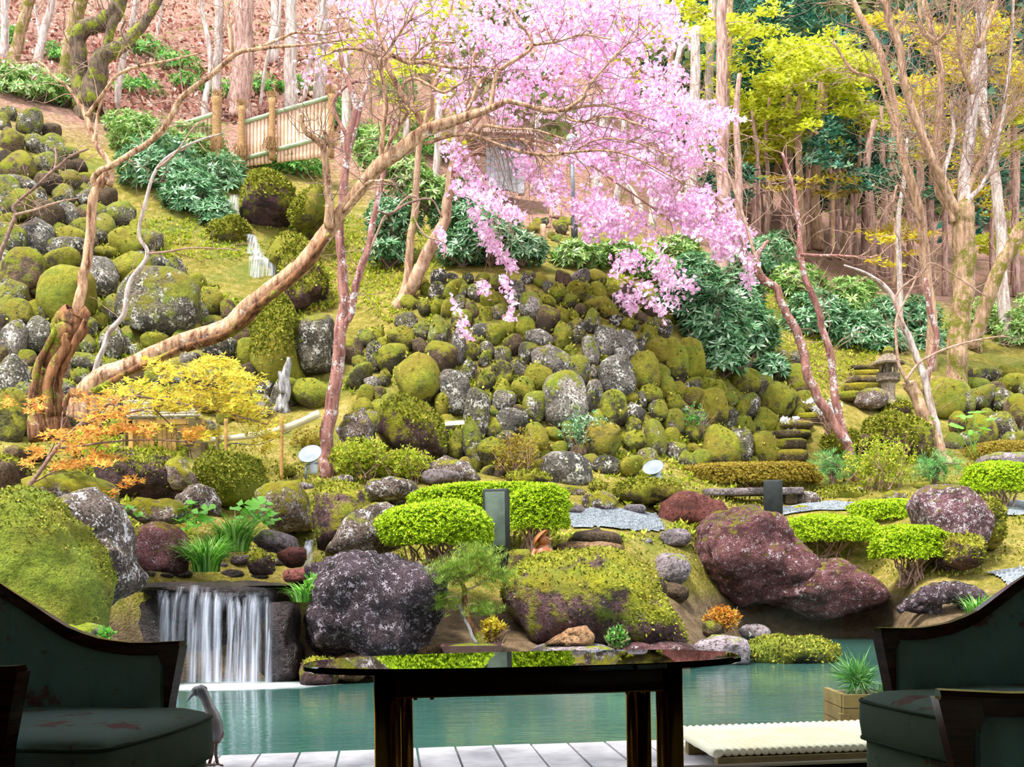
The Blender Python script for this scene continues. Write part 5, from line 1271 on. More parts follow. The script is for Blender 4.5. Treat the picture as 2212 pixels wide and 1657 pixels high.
# ------------------------------------------------------------------ forest behind
def stems(group, name, label, items, mat, twn=0, leaf=None, tw=1.4):
    """single background trees: (points, [leaf clumps], leaf material)"""
    for it in items:
        pts = it[0]; dd = it[1] if it[1] else float(GD(pts[0][0], pts[0][1])[0])
        base = P(pts[0][0], pts[0][1], dd)
        lb = label if isinstance(label, str) else label[items.index(it)]
        t = tree(name, lb, base, 'tree', group)
        A = limb(t, 'trunk', pts, dd, mat, 8, .04)
        if twn: twigs(t, [A], twn, tw, 'twig', .014, .4, lo=.45)
        if len(it) > 2 and it[2]:
            mb = MB(); C = blobs(it[2], dd - .3, 1.6, .3)
            n = len(C); whorl(mb, C, nrm(rdir(n)*.6 + np.array([0, -.3, 1.0])), 4, .0058*dd, .0030*dd, .85)
            mb.build('foliage', M[it[3]], t, kind='stuff')
# left forest: pale trunks standing in leaf litter
stems('pale trunks in the leaf litter behind the fence', 'forest_tree', ['thin bent pale trunk beside the straight one above the fence end', 'straight white-barked pole trunk above the straw post', 'thick pale trunk between the cedar and the bamboo fence corner',
       'pale trunk rising over the high end of the bamboo fence', 'slender stem leaning toward the high end of the fence', 'wispy leaning stem right against the cedar', 'pale trunk showing through the twisted dark limbs', 'forked pale trunk beyond the rhododendrons of the upper bank',
       'whitish trunk at the outer edge of the leaf-strewn slope', 'short thin stem beside the forked pale trunk', 'stout pale trunk far behind the cedar', 'grey trunk between bamboo fence and reddish tree', 'distant thin stem above the fern clumps'],
      [([(440,260,14),(446,200,13),(455,140,12),(448,80,11),(437,20,10),(436,-30,9)], None), ([(470,255,24),(470,150,20),(472,60,19),(474,-30,18)], None),
       ([(628,245,30),(628,150,27),(630,60,25),(632,-30,24)], None), ([(690,225,26),(694,120,24),(700,-30,22)], None), ([(655,230,10),(668,140,9),(690,60,8),(700,-30,7)], None),
       ([(560,240,8),(575,130,7),(600,60,6),(610,-30,5)], None), ([(252,235,14),(262,150,14),(276,95,13),(290,20,12),(300,-30,11)], None), ([(75,165,20),(88,90,18),(108,20,16),(115,-30,15)], None),
       ([(8,130,18),(10,50,17),(12,-30,16)], None), ([(90,100,8),(80,40,7),(76,10,6)], 36.0), ([(590,140,26),(592,60,24),(596,-30,23)], 40.0), ([(745,330,22),(748,220,20),(750,100,18)], None), ([(330,120,8),(345,40,7),(352,-30,6)], 40.0)], 'bark_pale', 10)
stems('cedars above the bamboo fence', 'cedar_tree', 'broad straight red-brown cedar trunk rising behind the bamboo fence', [([(520,262,56),(522,200,48),(523,100,46),(525,-30,44)], None)], 'bark_cedar')
bt = tree('twisted_tree', 'dark mossy tree with two twisted limbs above the rhododendrons', G(190, 250))
dbt = float(GD(190, 250)[0])
mm = [limb(bt, 'trunk', [(188,262,62),(190,230,56),(196,205,50)], dbt, 'bark_dark', 11, .1), limb(bt, 'limb', [(180,235,44),(172,170,38),(165,110,36),(180,68,34),(215,50,32),(250,22,30),(275,-30,26)], dbt, 'bark_dark', 10, .08),
      limb(bt, 'limb', [(200,230,44),(205,170,42),(225,130,34),(255,105,30),(285,80,26),(320,40,20),(350,-20,14)], dbt-.2, 'bark_dark', 10, .08), limb(bt, 'limb', [(225,130,22),(240,70,20),(262,20,18),(270,-30,16)], dbt, 'bark_dark', 9, .08)]
twigs(bt, mm[1:], 30, 1.5, 'twig_dark', .02, .3)
stems('dark leaning trunks at the top of the left bank', 'forest_tree', 'dark leaning trunk on the upper forest edge left of the twisted tree', [([(28,150,26),(36,90,24),(52,30,24),(70,-30,22)], None), ([(135,215,36),(150,120,32),(165,30,30),(175,-30,28)], None)], 'bark_moss', 8)
# behind the blossom
stems('pale trunks behind the blossom', 'forest_tree', 'pale trunk seen through the cherry blossom',
      [([(985,345,18),(985,250,17),(984,120,16),(984,-30,14)], None), ([(1015,400,10),(1012,300,9),(1010,200,8)], None), ([(870,400,12),(872,330,12),(878,250,11)], None), ([(1290,490,22),(1288,420,20),(1296,330,18),(1310,200,15)], None),
       ([(1320,490,16),(1330,430,15),(1345,340,14),(1350,250,12)], None), ([(1392,490,16),(1380,440,15),(1360,410,14),(1350,400,12)], None), ([(1408,500,18),(1410,430,17),(1416,340,15),(1440,230,13),(1470,100,11)], None),
       ([(1485,520,28),(1490,430,26),(1497,330,25),(1500,200,22),(1505,60,20)], None), ([(1530,300,20),(1532,180,19),(1535,60,18),(1538,-30,17)], 40.0), ([(1150,420,12),(1155,330,11),(1160,250,10)], None), ([(940,420,16),(945,330,15),(950,200,13)], None)], 'bark_pale', 8)
tt = tree('forest_tree', 'tall straight pinkish trunk rising out of the rhododendrons by the blossom', G(1552, 660))
A = limb(tt, 'trunk', [(1552,680,38),(1556,600,30),(1562,480,28),(1560,330,26),(1556,180,25),(1560,60,24),(1562,-30,22)], 27.0, 'bark_cedar', 10); twigs(tt, [A], 24, 1.5, 'twig', .014, .3, lo=.5)
LY = 'lime'
stems('limes and maples in fresh leaf', 'maple_tree', ['forked maple with wide lime-yellow canopy beside the blossom', 'thin twin-stemmed maple in lime leaf before the conifers', 'thick pinkish trunk with lime foliage before the dark forest', 'tall maple with lime leaves over the pink blossom edge',
       'crooked thin stem with few lime leaves before the dark forest', 'pole-like stem with golden leaf sprays behind the lantern', 'lime-leaved maple behind the straight pale trunk', 'gold-leaved maple behind the mossy multi-stemmed tree', 'maple with lime leaf sprays behind the cherry crown', 'lime-leaved maple where the bare branches meet the blossom'],
      [([(1655,500,16),(1665,420,14),(1680,340,12),(1676,290,10),(1660,240,7)], None, [(1600,270,90,60,900),(1650,230,70,50,460),(1560,240,40,60,260),(1690,300,50,50,260),(1620,350,60,30,260)], LY),
       ([(1735,560,16),(1730,450,15),(1724,330,14),(1722,250,12),(1740,150,9)], None, [(1700,140,80,60,560),(1760,100,60,50,300),(1730,260,50,50,300),(1660,170,50,40,220)], LY),
       ([(1765,540,30),(1762,430,28),(1765,330,27),(1775,230,24),(1780,130,20)], None, [(1840,140,70,50,480),(1850,170,70,30,300),(1800,230,60,40,240),(1900,250,60,40,200)], LY),
       ([(1572,300,18),(1570,180,18),(1574,60,17),(1576,-30,16)], 38.0, [(1510,30,50,50,260),(1560,120,50,60,240),(1630,50,70,40,260)], LY),
       ([(1815,560,9),(1840,470,9),(1868,390,8),(1872,300,8),(1860,240,7)], None, [(1880,240,50,30,150),(1820,330,40,30,100)], LY),
       ([(1930,600,10),(1926,480,10),(1924,300,9)], None, [(1960,510,50,25,180),(1900,60,60,30,160)], 'gold'),
       ([(2190,620,16),(2195,450,15),(2200,300,13)], None, [(2160,310,60,40,300),(2180,510,50,40,260),(2190,250,50,30,120),(2130,540,40,20,110)], LY),
       ([(2080,560,12),(2095,400,11),(2110,200,10)], 36.0, [(2130,60,70,50,380),(2050,120,70,60,380),(1990,200,70,50,320),(2180,160,60,60,320),(2030,300,70,50,260),(2100,400,60,50,200)], 'gold'),
       ([(1440,420,14),(1445,250,13),(1450,80,12)], 36.0, [(1400,60,70,50,240),(1300,10,70,30,140),(1240,40,50,30,100),(1350,170,50,40,120)], LY),
       ([(930,330,10),(935,200,9),(940,40,8)], 36.0, [(930,20,60,30,240),(900,110,50,40,160),(970,60,50,40,160),(860,80,40,30,80)], LY)], 'bark_tan', 14)
# dark forest trunks
items = []
for x, w, y0, y1 in [(1595,16,560,250),(1700,26,520,260),(1795,9,560,300),(1880,20,610,350),(1905,13,600,320),(1925,9,610,340),(1850,9,580,330),(1965,15,600,300),(1990,18,640,340),(2040,12,640,300),(2100,14,640,320),(2145,10,640,320),(2195,16,640,280),(1655,10,520,300),(1745,12,540,280),(1630,12,520,330),(1825,8,560,330)]:
    items.append(([(x, y0, w*1.15), (x+rng.uniform(-4, 4), (y0+y1)/2, w), (x+rng.uniform(-8, 8), y1, w*.85), (x+rng.uniform(-10, 10), y1-90, w*.6)], None))
stems('straight trunks of the dark forest', 'cedar_tree', 'straight forest trunk in the dark wood behind the rhododendrons', items, 'bark_cedar')
# dark conifer crowns
stems('dark conifers', 'conifer', 'dark blue-green conifer crown behind the lime maples',
      [([(1640,520,20),(1640,300,18),(1640,60,10)], 46.0, [(1640,60,60,60,500),(1620,150,70,70,600),(1660,230,70,60,400),(1690,40,50,50,200)], 'conifer'), ([(1805,560,20),(1805,300,18),(1805,120,10)], 46.0, [(1800,170,50,40,380),(1790,250,60,60,380),(1830,330,60,50,300)], 'conifer'),
       ([(1870,600,20),(1870,400,18),(1870,200,10)], 47.0, [(1860,280,70,60,420),(1900,360,60,40,280),(1880,420,50,30,180)], 'conifer'), ([(2010,620,20),(2010,400,16),(2010,200,10)], 47.0, [(2000,260,70,70,380),(2050,350,70,50,280)], 'conifer'),
       ([(1730,560,20),(1730,400,16),(1730,300,10)], 47.0, [(1725,390,70,50,380),(1690,330,60,40,240),(1720,30,60,50,260)], 'conifer'), ([(2180,620,20),(2180,400,16),(2180,200,10)], 47.0, [(2180,400,60,60,300),(2200,220,50,60,220),(1560,420,60,50,260)], 'conifer')], 'bark_cedar')
stems('low conifers', 'conifer', 'dark green conifer spray hanging before the dark forest trunks',
      [([(1835,560,10),(1840,460,9),(1840,380,5)], 37.5, [(1800,330,60,40,220),(1850,390,60,30,200),(1780,300,50,40,140)], 'conifer'), ([(1915,600,10),(1915,480,9),(1915,400,5)], 37.5, [(1910,390,60,30,200),(1960,330,60,40,180),(2030,400,50,40,140)], 'conifer'),
       ([(1640,520,9),(1640,440,8),(1640,360,5)], 37.5, [(1600,420,50,30,130),(1560,330,40,50,120)], 'conifer')], 'bark_cedar')
stems('russet sprays before the dark forest', 'maple_tree', 'thin maple with sparse russet leaf sprays before the dark forest', [([(1800,540,8),(1800,430,7),(1810,380,5)], 36.0, [(1780,385,80,22,60),(1700,400,80,22,50),(1840,420,60,20,40)], 'hedge_b'), ([(1930,620,7),(1935,540,6),(1930,470,5)], 34.0, [(1930,500,70,24,90),(1900,560,60,20,50)], 'gold')], 'bark_tan', 10)
stems('small maples behind the leaning tree', 'maple_tree', 'small maple in sparse lime leaf on the leaf-strewn slope behind the leaning tree', [([(880,330,8),(885,220,7),(890,100,6)], None, [(860,240,40,40,70),(900,120,60,50,180),(840,160,40,40,80)], LY), ([(800,330,8),(800,200,7),(790,60,6)], None, [(780,60,50,50,130),(730,130,40,40,60)], LY), ([(950,360,8),(955,260,7),(960,150,6)], None, [(950,200,50,40,120),(970,300,40,30,60)], LY)], 'bark_tan', 14)
# distant canopy closing the view
mb = MB(); n = 26000
px = rng.uniform(1380, 2500, n); py = rng.uniform(-160, 470, n); C = P(px, py, rng.uniform(54, 66, n)); scatter(mb, C, .75, .42, .6)
mb.build('distant_canopy', M['olive'], label='hazy olive canopy of the far forest', cat='forest', kind='stuff')
mb = MB(); n = 9000
px = rng.uniform(1400, 2500, n); py = rng.uniform(-160, 520, n); keep = wav(np.column_stack([px/90, py/60, 0*px]), 1.0, 5, 2) > .0
C = P(px, py, rng.uniform(52, 60, n))[keep]; scatter(mb, C, .8, .42, .6)
mb.build('distant_canopy', M['conifer'], label='dark green canopy of the far conifers', cat='forest', kind='stuff')
mb = MB(); n = 9000
px = rng.uniform(700, 1500, n); py = rng.uniform(-120, 330, n); keep = wav(np.column_stack([px/80, py/60, 0*px]), 1.0, 15, 2) > .05
C = P(px, py, rng.uniform(42, 50, n))[keep]; scatter(mb, C, .55, .32, .6)
mb.build('distant_canopy', M['olive'], label='olive canopy behind the cherry blossom', cat='forest', kind='stuff')

# ------------------------------------------------------------------ shrubs
def shell(c, r, n, lo=-.25):
    a = rdir(n*2); a = a[a[:, 2] > lo][:n]; return np.asarray(c) + a*np.asarray(r)*rng.uniform(.82, 1.06, (len(a), 1)), a
def rhodo(px, py, rx, ry, n, mat='rhodo', d=None, group=None, label=None, L=.21):
    dd = d if d else float(GD(px, py + ry*.6)[0]); R = np.array([rx*dd/F, max(.5, .8*rx*dd/F), ry*dd/F]); c = P(px, py, dd)
    b = c.copy(); b[2] -= R[2]
    t = thing('rhododendron_bush', b, label, 'shrub', group)
    C, A = shell(c, R, n, -.6); mb = MB(); whorl(mb, C, nrm(A + np.array([0, 0, .7])), 8, L, L*.27, .82)
    C2 = c + rdir(n)*R*rng.uniform(.3, .8, (n, 1)); whorl(mb, C2, nrm(rdir(n) + np.array([0, 0, .9])), 5, L, L*.27, .82)
    mb.build('foliage', M[mat], t, kind='stuff')
    m = 9; st = np.tile(c - np.array([0, 0, R[2]*1.0]), (m, 1)); PP = grow(st, nrm(rdir(m)*np.array([1, 1, .2]) + np.array([0, 0, 1.1])), np.full(m, R[2]*1.6), 7, .2)
    mb = MB(); tubes(mb, PP, np.linspace(.035, .012, 7)[None, :]*np.ones((m, 1)), 5); mb.build('stems', M['twig_dark'], t, kind='stuff')
for args in [(60,190,80,42,150),(140,205,55,36,90),(10,175,50,40,70)]:
    rhodo(*args, mat='rhodo_w', group='rhododendrons on the upper left bank', label='rhododendron bush on the bank under the twisted dark tree')
for args in [(310,300,70,50,150),(350,370,90,75,280),(420,320,70,50,160),(420,430,70,55,190),(470,470,40,40,90),(270,270,40,30,60),(480,380,50,50,100)]:
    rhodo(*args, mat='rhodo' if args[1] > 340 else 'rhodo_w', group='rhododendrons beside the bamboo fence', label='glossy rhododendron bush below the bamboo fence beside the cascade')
for args in [(640,360,60,24,90),(560,350,40,20,50)]:
    rhodo(*args, mat='fern', group='low plants at the fence foot', label='low leafy plant at the foot of the bamboo fence')
for args in [(850,470,60,50,130),(840,540,50,40,80),(920,420,60,40,110),(1000,470,70,50,160),(1060,520,80,55,210),(1130,540,50,35,110),(1000,540,50,40,120),(820,330,50,60,90),(880,380,50,40,80)]:
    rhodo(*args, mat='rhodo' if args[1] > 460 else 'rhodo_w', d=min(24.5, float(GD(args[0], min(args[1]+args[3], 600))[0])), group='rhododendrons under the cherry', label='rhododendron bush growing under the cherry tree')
for args in [(1250,555,60,34,110),(1330,560,60,36,120),(1400,585,60,36,110),(1460,540,50,30,90)]:
    rhodo(*args, mat='rhodo_w', group='pale bushes above the cobble bank', label='pale green bush on top of the cobble bank')
for args in [(1480,650,60,60,150),(1540,700,70,80,240),(1500,590,50,40,100),(1590,640,60,60,170),(1620,720,60,60,170),(1600,560,60,40,110),(1560,770,50,50,110),(1660,560,60,50,110),(1680,520,40,20,50),(1665,800,30,30,50)]:
    rhodo(*args, d=float(GD(args[0], args[1]+args[3]*.8)[0]) - .4, group='rhododendrons beside the leaning twin trunks', label='blue-green rhododendron bush behind the leaning twin trunks', L=.25)
for args in [(1720,620,60,50,150),(1760,690,70,60,210),(1830,650,70,50,180),(1840,720,70,45,180),(1920,690,60,45,150),(1900,740,60,30,120),(1980,690,50,50,110),(2000,740,40,30,70)]:
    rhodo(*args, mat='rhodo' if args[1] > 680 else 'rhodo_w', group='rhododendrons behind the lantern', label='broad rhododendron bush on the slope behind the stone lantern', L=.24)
for args in [(2130,690,60,45,120),(2200,720,50,50,110),(2080,720,40,40,70),(2240,660,50,40,70)]:
    rhodo(*args, mat='rhodo_w', group='bushes beside the thick mossy trunk', label='light green bush beside the thick leaning mossy trunk', L=.2)
for args in [(325,108,44,28,70),(385,140,50,26,70),(300,190,50,24,60),(400,180,36,20,44),(130,120,40,24,40),(560,190,50,30,60),(640,190,36,24,40),(20,90,30,30,40),(480,200,40,24,44),(730,250,40,40,60),(780,300,40,40,60),(940,330,50,30,60),(860,200,40,30,50),(900,290,40,24,44),(1020,400,40,20,40)]:
    rhodo(*args, mat='fern', group='forest undergrowth', label='green fern clump in the leaf-strewn forest', L=.2)

# fine ground cover and leaf litter
mb = MB(); n = 9000
px = rng.uniform(0, 760, n); py = rng.uniform(-20, 330, n); keep = py < np.interp(px, [0, 200, 400, 760], [150, 240, 260, 300]); C = G(px[keep], py[keep]) + np.array([0, 0, .12]); scatter(mb, C, .22, .14, 1.5)
mb.build('fallen_leaves', M['litterleaf'], label='fallen brown leaves on the forest slope', cat='leaves', kind='stuff')
mb = MB(); n = 30000
px = rng.uniform(150, 2212, n); py = rng.uniform(470, 1180, n)
keep = wav(np.column_stack([px/60, py/40, 0*px]), 1.0, 25, 3) > .12; C = G(px[keep], py[keep]); keep = (C[:, 1] > 12.5) & (C[:, 1] < 32) & ~((px[keep] > 1215) & (px[keep] < 1450) & (py[keep] > 1100) & (py[keep] < 1160)) & (rng.random(len(C)) < np.where(py[keep] > 1000, .5, 1)); C = C[keep] + np.array([0, 0, .05])
whorl(mb, C, nrm(rdir(len(C))*.4 + np.array([0, 0, 1.])), 3, .11, .045, .55)
mb.build('ground_cover', M['scrub'], label='small weeds and moss tufts over the garden slope', cat='ground cover', kind='stuff')

mb = MB(); n = 42000
px = rng.uniform(-40, 2260, n); py = rng.uniform(960, 1340, n); C = G(px, py); k = (C[:, 1] > 10.2) & (C[:, 1] < 21) & (C[:, 2] > .6) & ~((px > 1215) & (px < 1450) & (py > 1100) & (py < 1160)) & ~((px > 300) & (px < 700) & (py > 1225)) & ~((px > 1670) & (px < 1900) & (py > 1090) & (py < 1125)) & ~((px > 2050) & (py > 1072) & (py < 1115)) & ~((px > 2120) & (py > 1215))
C = C[k]; leafmesh(mb, C, nrm(rdir(len(C))*.8 + np.array([0, 0, 1.])), rdir(len(C)), .06*rng.uniform(.6, 1.5, len(C)), .03)
mb.build('ground_moss', M['mossleaf'], label='short moss and grass carpet between the pond boulders', cat='moss', kind='stuff')
# clipped shrubs
def clipped(px, py, rx, ry, label, mat='hedge', n=2600, d=None, L=.038, stems_n=12, foot=None, e=2.6, dep=.8):
    """clipped crown on bare stems; foot = row at which the stems meet the ground"""
    foot = foot if foot else py + ry
    dd = d if d else float(GD(px, foot)[0]); c = P(px, py, dd); R = np.array([rx*dd/F, dep*rx*dd/F, ry*dd/F])
    b = P(px, foot, dd); t = thing('clipped_shrub', b, label, 'shrub')
    a = rdir(n); a = a/(np.abs(a)**e).sum(1)[:, None]**(1/e); a[:, 2] = np.where(a[:, 2] < -.55, -a[:, 2], a[:, 2])
    n = int(n*1.9); a = rdir(n); a = a/(np.abs(a)**e).sum(1)[:, None]**(1/e); a[:, 2] = np.where(a[:, 2] < -.55, -a[:, 2], a[:, 2]); R3 = R*(1 + .08*wav(a, 4, int(px), 2))[:, None]
    C = c + a*R3*rng.uniform(.88, 1.04, (n, 1)); mb = MB(); whorl(mb, C, nrm(a + rdir(n)*.6 + np.array([0, 0, .5])), 4, L, L*.5, .6)
    C2 = c + a*R*rng.uniform(.4, .85, (n, 1)); whorl(mb, C2, rdir(n), 2, L, L*.5, .6)
    mb.build('foliage', M[mat], t, kind='stuff')
    m = stems_n; st = b + np.column_stack([rng.uniform(-.5, .5, m)*R[0], rng.uniform(-.4, .4, m)*R[1], np.zeros(m)-.05])
    tg = c + a[:m]*R*.75; PP = st[:, None]*(1-np.linspace(0, 1, 7)[None, :, None]) + tg[:, None]*np.linspace(0, 1, 7)[None, :, None] + rng.normal(size=(m, 7, 3))*.02
    mb = MB(); tubes(mb, PP, np.linspace(.016, .006, 7)[None, :]*np.ones((m, 1)), 5); mb.build('stems', M['twig'], t, kind='stuff')
    return t
clipped(1060, 1090, 165, 46, 'long clipped bright green hedge behind the tall sign', n=4200, d=13.6, foot=1190, e=3, dep=.35)
clipped(1165, 1110, 62, 60, 'dense rounded end of clipped hedge beside the clay figurine', n=1700, d=13.2, foot=1185, stems_n=24)
clipped(945, 1145, 118, 58, 'round bright azalea dome on bare branching stems beside the tall sign', n=3400, d=11.4, foot=1240, stems_n=34)
clipped(1785, 1150, 105, 36, 'flat-topped clipped shrub on fine stems behind the low purple boulder', n=2600, d=16.2, foot=1220, stems_n=30)
clipped(1970, 1182, 78, 42, 'boxy flat-topped clipped shrub beside the upright mauve boulder', n=2200, d=14.4, foot=1260, stems_n=26, e=3.5)
clipped(1915, 1108, 84, 28, 'low clipped shrub behind the flat-topped ones', n=1800, d=17.2, foot=1140)
clipped(2158, 1040, 74, 42, 'round clipped shrub on stems beside the gravel strip', n=2200, d=17.6, foot=1105, stems_n=20)
clipped(1612, 1030, 150, 28, 'long low clipped hedge with brownish leaves behind the stone bench', 'hedge_b', n=4200, d=19.2, foot=1062, e=4, dep=.4)
clipped(2170, 980, 90, 24, 'dull green low hedge behind the pale smooth boulder', 'hedge_b', n=1800, d=21.5)
def scrub(px, py, rx, ry, label, mat='scrub', n=900, L=.06, d=None, group=None):
    dd = d if d else float(GD(px, py + ry)[0]); c = P(px, py, dd); R = np.array([rx, rx*.7, ry])*dd/F; b = P(px, py+ry, dd)
    t = thing('wild_shrub', b, label, 'shrub', group); m = 26
    PP = grow(np.tile(b, (m, 1)) + rng.normal(size=(m, 3))*np.array([.3, .3, 0])*R, nrm(rdir(m)*np.array([.7, .7, .1]) + np.array([0, 0, 1.])), R[2]*2*rng.uniform(.6, 1.1, m), 8, .16)
    mb = MB(); tubes(mb, PP, np.linspace(.010, .003, 8)[None, :]*np.ones((m, 1)), 4); mb.build('stems', M['twig'], t, kind='stuff')
    C = c + rdir(n)*R*rng.uniform(.3, 1, (n, 1)); mb = MB(); whorl(mb, C, nrm(rdir(n) + np.array([0, 0, .8])), 4, L, L*.42, .6); mb.build('foliage', M[mat], t, kind='stuff')
scrub(780, 990, 70, 45, 'airy yellow-green shrub at the foot of the reddish tree', n=1100)
scrub(880, 1005, 60, 40, 'airy yellow-green shrub below the moss-draped boulder', n=800)
scrub(1120, 985, 60, 60, 'twiggy sparse shrub before the cobble bank', 'hedge_b', n=420)
scrub(1265, 930, 60, 50, 'small blue-green bamboo plant beside the wooden bollard', 'rhodo', n=420)
scrub(1900, 1000, 80, 60, 'loose upright shrub with fresh leaves below the lantern boulder', n=1000)
scrub(1500, 910, 30, 40, 'little leafy sapling beside the cobble bank', 'fern', n=120)
scrub(1560, 1338, 40, 30, 'small gold-leaved shrub growing on a waterside stone', 'orange', n=700, d=12.2, L=.045)
scrub(1335, 1380, 26, 28, 'tiny green plant on the waterside ledge before the dome boulder', 'fern', n=120, d=10.7, L=.06)
scrub(1065, 1362, 30, 28, 'small yellow-leaved plant beside the bonsai', 'gold', n=160, d=10.6, L=.06)
scrub(690, 1275, 36, 30, 'tuft of leaves beside the rugged dark boulder', 'grass', n=160, d=10.0, L=.09)
scrub(670, 970, 50, 50, 'brown tangled undergrowth behind the floodlight', 'hedge_b', n=420, d=17.5)
scrub(228, 1372, 12, 14, 'bright green sprout beside the grey stone', 'broad', n=40, d=8.0, L=.06)
# young pines
for px, py, rx, ry, lab in [(1800, 1010, 60, 40, 'soft blue-green young pine before the garden stair'), (2020, 1010, 60, 36, 'soft blue-green young pine beside the cut-off trunk')]:
    dd = float(GD(px, py+ry)[0]); c = P(px, py, dd); b = P(px, py+ry, dd); t = thing('young_pine', b, lab, 'tree'); n = 160
    C = c + rdir(n)*np.array([rx, rx*.6, ry])*dd/F*rng.uniform(.2, 1, (n, 1)); mb = MB(); whorl(mb, C, nrm(rdir(n) + np.array([0, 0, .8])), 16, .14, .006, .5); mb.build('needles', M['pine'], t, kind='stuff')
    mb = MB(); PP = np.stack([np.tile(b, (14, 1)), c + rdir(14)*.1, C[:14]], 1); tubes(mb, PP, np.array([[.03, .02, .008]])*np.ones((14, 1)), 5); mb.build('stems', M['twig_dark'], t, kind='stuff')

# grass tufts and butterbur by the stream
def tuft(px, py, d, n, L, label, spread=.3):
    b = P(px, py, d); t = thing('grass_tuft', b, label, 'grass'); az = rng.uniform(0, 6.28, n); out = np.stack([np.cos(az), np.sin(az), 0*az], -1)
    st = b + out*rng.uniform(0, spread, (n, 1))*.5; k = 7; s = np.linspace(0, 1, k); LL = L*rng.uniform(.6, 1.15, n); bend = rng.uniform(.4, 1.1, n)
    PP = st[:, None] + out[:, None]*(LL*bend)[:, None, None]*(s**1.7)[None, :, None]*.9 + np.array([0, 0, 1.])*(LL[:, None]*(s - .62*bend[:, None]*s**2.4))[..., None]
    side = np.stack([-np.sin(az), np.cos(az), 0*az], -1)[:, None]*(.011*(1 - s**1.5))[None, :, None]
    V = np.stack([PP - side, PP + side], 2).reshape(-1, 3); o = np.arange(n)[:, None]*(2*k); i = np.arange(k-1)[None, :]*2
    Q = np.stack([o+i, o+i+1, o+i+3, o+i+2], -1).reshape(-1, 4); MB().add(V, Q).build('blades', M['grass'], t, kind='stuff')
tuft(445, 1236, 10.8, 300, .56, 'arching grass tuft on the waterfall lip')
tuft(510, 1192, 11.7, 380, .62, 'arching grass tuft behind the lip tuft')
tuft(468, 1205, 11.4, 160, .42, 'shorter grass tuft between the two arching tufts')
tuft(660, 1300, 9.9, 90, .3, 'grass tuft hanging beside the falls on the rugged boulder')
tuft(2110, 1325, 12.4, 90, .35, 'pale grass tuft beside the driftwood')
def butterbur(px, py, d, spots, label, lobes=0):
    b = P(px, py, d); t = thing('broad_leaf_plant', b, label, 'plant')
    for (x, y, r) in spots:
        c = P(x, y, d + rng.uniform(-.15, .15)); rr = r*d/F; a = np.linspace(.35, 2*math.pi - .35, 13 if not lobes else 31); rm = rr*(1 if not lobes else (.45 + .75*np.abs(np.cos(lobes*(a-math.pi)/2))))
        tilt = np.array(Matrix.Rotation(rng.uniform(.2, .7), 3, 'X') @ Matrix.Rotation(rng.uniform(-.3, .3), 3, 'Y')); rot = rotz(rng.uniform(0, 6.28))
        V = np.concatenate([[[0, 0, -.02]], np.column_stack([np.cos(a)*rm, np.sin(a)*rm, .012*np.sin(4*a)])]) @ rot.T @ tilt.T + c
        m_ = len(a); T = np.stack([np.zeros(m_-1, int), np.arange(1, m_), np.arange(2, m_+1)], -1); lf = MB().add(V, T=T).build('leaf', M['broad'], t)
        mb = MB(); tube(mb, smooth_path(np.array([b + rng.normal(size=3)*[.1, .1, 0], (b+c)/2 + [0, 0, .03], c - [0, 0, .02]]), 3), .006, 5); mb.build('leaf_stalk', M['grass'], t)
butterbur(545, 1130, 12.4, [(525,1085,15),(545,1092,17),(560,1080,16),(575,1100,17),(590,1110,16),(535,1105,16),(510,1098,14),(565,1118,16),(595,1122,13),(550,1112,15),(520,1118,15),(580,1088,14),(505,1125,14),(545,1130,14),(580,1130,13)], 'butterbur plant with round green leaves above the stream')
butterbur(410, 1130, 12.0, [(395,1095,17),(415,1085,16),(430,1105,19),(400,1115,17),(440,1120,17),(385,1120,15),(450,1095,16),(420,1130,16),(455,1125,14),(405,1140,14)], 'broad-leaved plant beside the low flat-topped stone')
butterbur(275, 1120, 11.2, [(262,1100,12),(285,1095,13),(270,1120,11),(298,1110,11),(255,1118,9)], 'broad-leaved plant behind the tall pale boulder')
butterbur(2095, 985, 19.5, [(2085,900,17),(2110,890,17),(2125,925,16),(2065,920,15),(2100,935,16),(2140,905,12)], 'young big-leaved plant with bright green leaves beside the boulder terrace', 5)
for k in range(7):
    x, y = [(730,1022),(745,1030),(640,1030),(665,1035),(1310,1105),(1340,1100),(690,1240)][k]
# white flowering twigs
wf = thing('flowering_shrub', P(1790, 930, 20.5), 'small shrub with white blossoms beside the leaning twin trunks', 'shrub')
C = np.concatenate([P(1765 + rng.normal(size=26)*10, 868 + rng.normal(size=26)*5, 20.4), P(1785 + rng.normal(size=60)*14, 880 + rng.normal(size=60)*9, 20.4), P(1800 + rng.normal(size=20)*6, 900 + rng.normal(size=20)*5, 20.4), P(1694 + rng.normal(size=10)*5, 908 + rng.normal(size=10)*2, 20.6), P(1720 + rng.normal(size=8)*3, 905 + rng.normal(size=8)*2, 20.6)])
mb = MB(); whorl(mb, C, nrm(rdir(len(C)) + np.array([0, -.5, .4])), 6, .07, .045, .75); mb.build('flowers', M['white_petal'], wf, kind='stuff')
mb = MB(); PP = np.stack([np.tile(P(1790, 935, 20.5), (30, 1)) + rng.normal(size=(30, 3))*.03, P(1780, 905, 20.45) + rng.normal(size=(30, 3))*.06, C[:: max(1, len(C)//30)][:30]], 1); tubes(mb, PP, np.array([[.012, .008, .004]])*np.ones((30, 1)), 4); mb.build('stems', M['twig'], wf, kind='stuff')
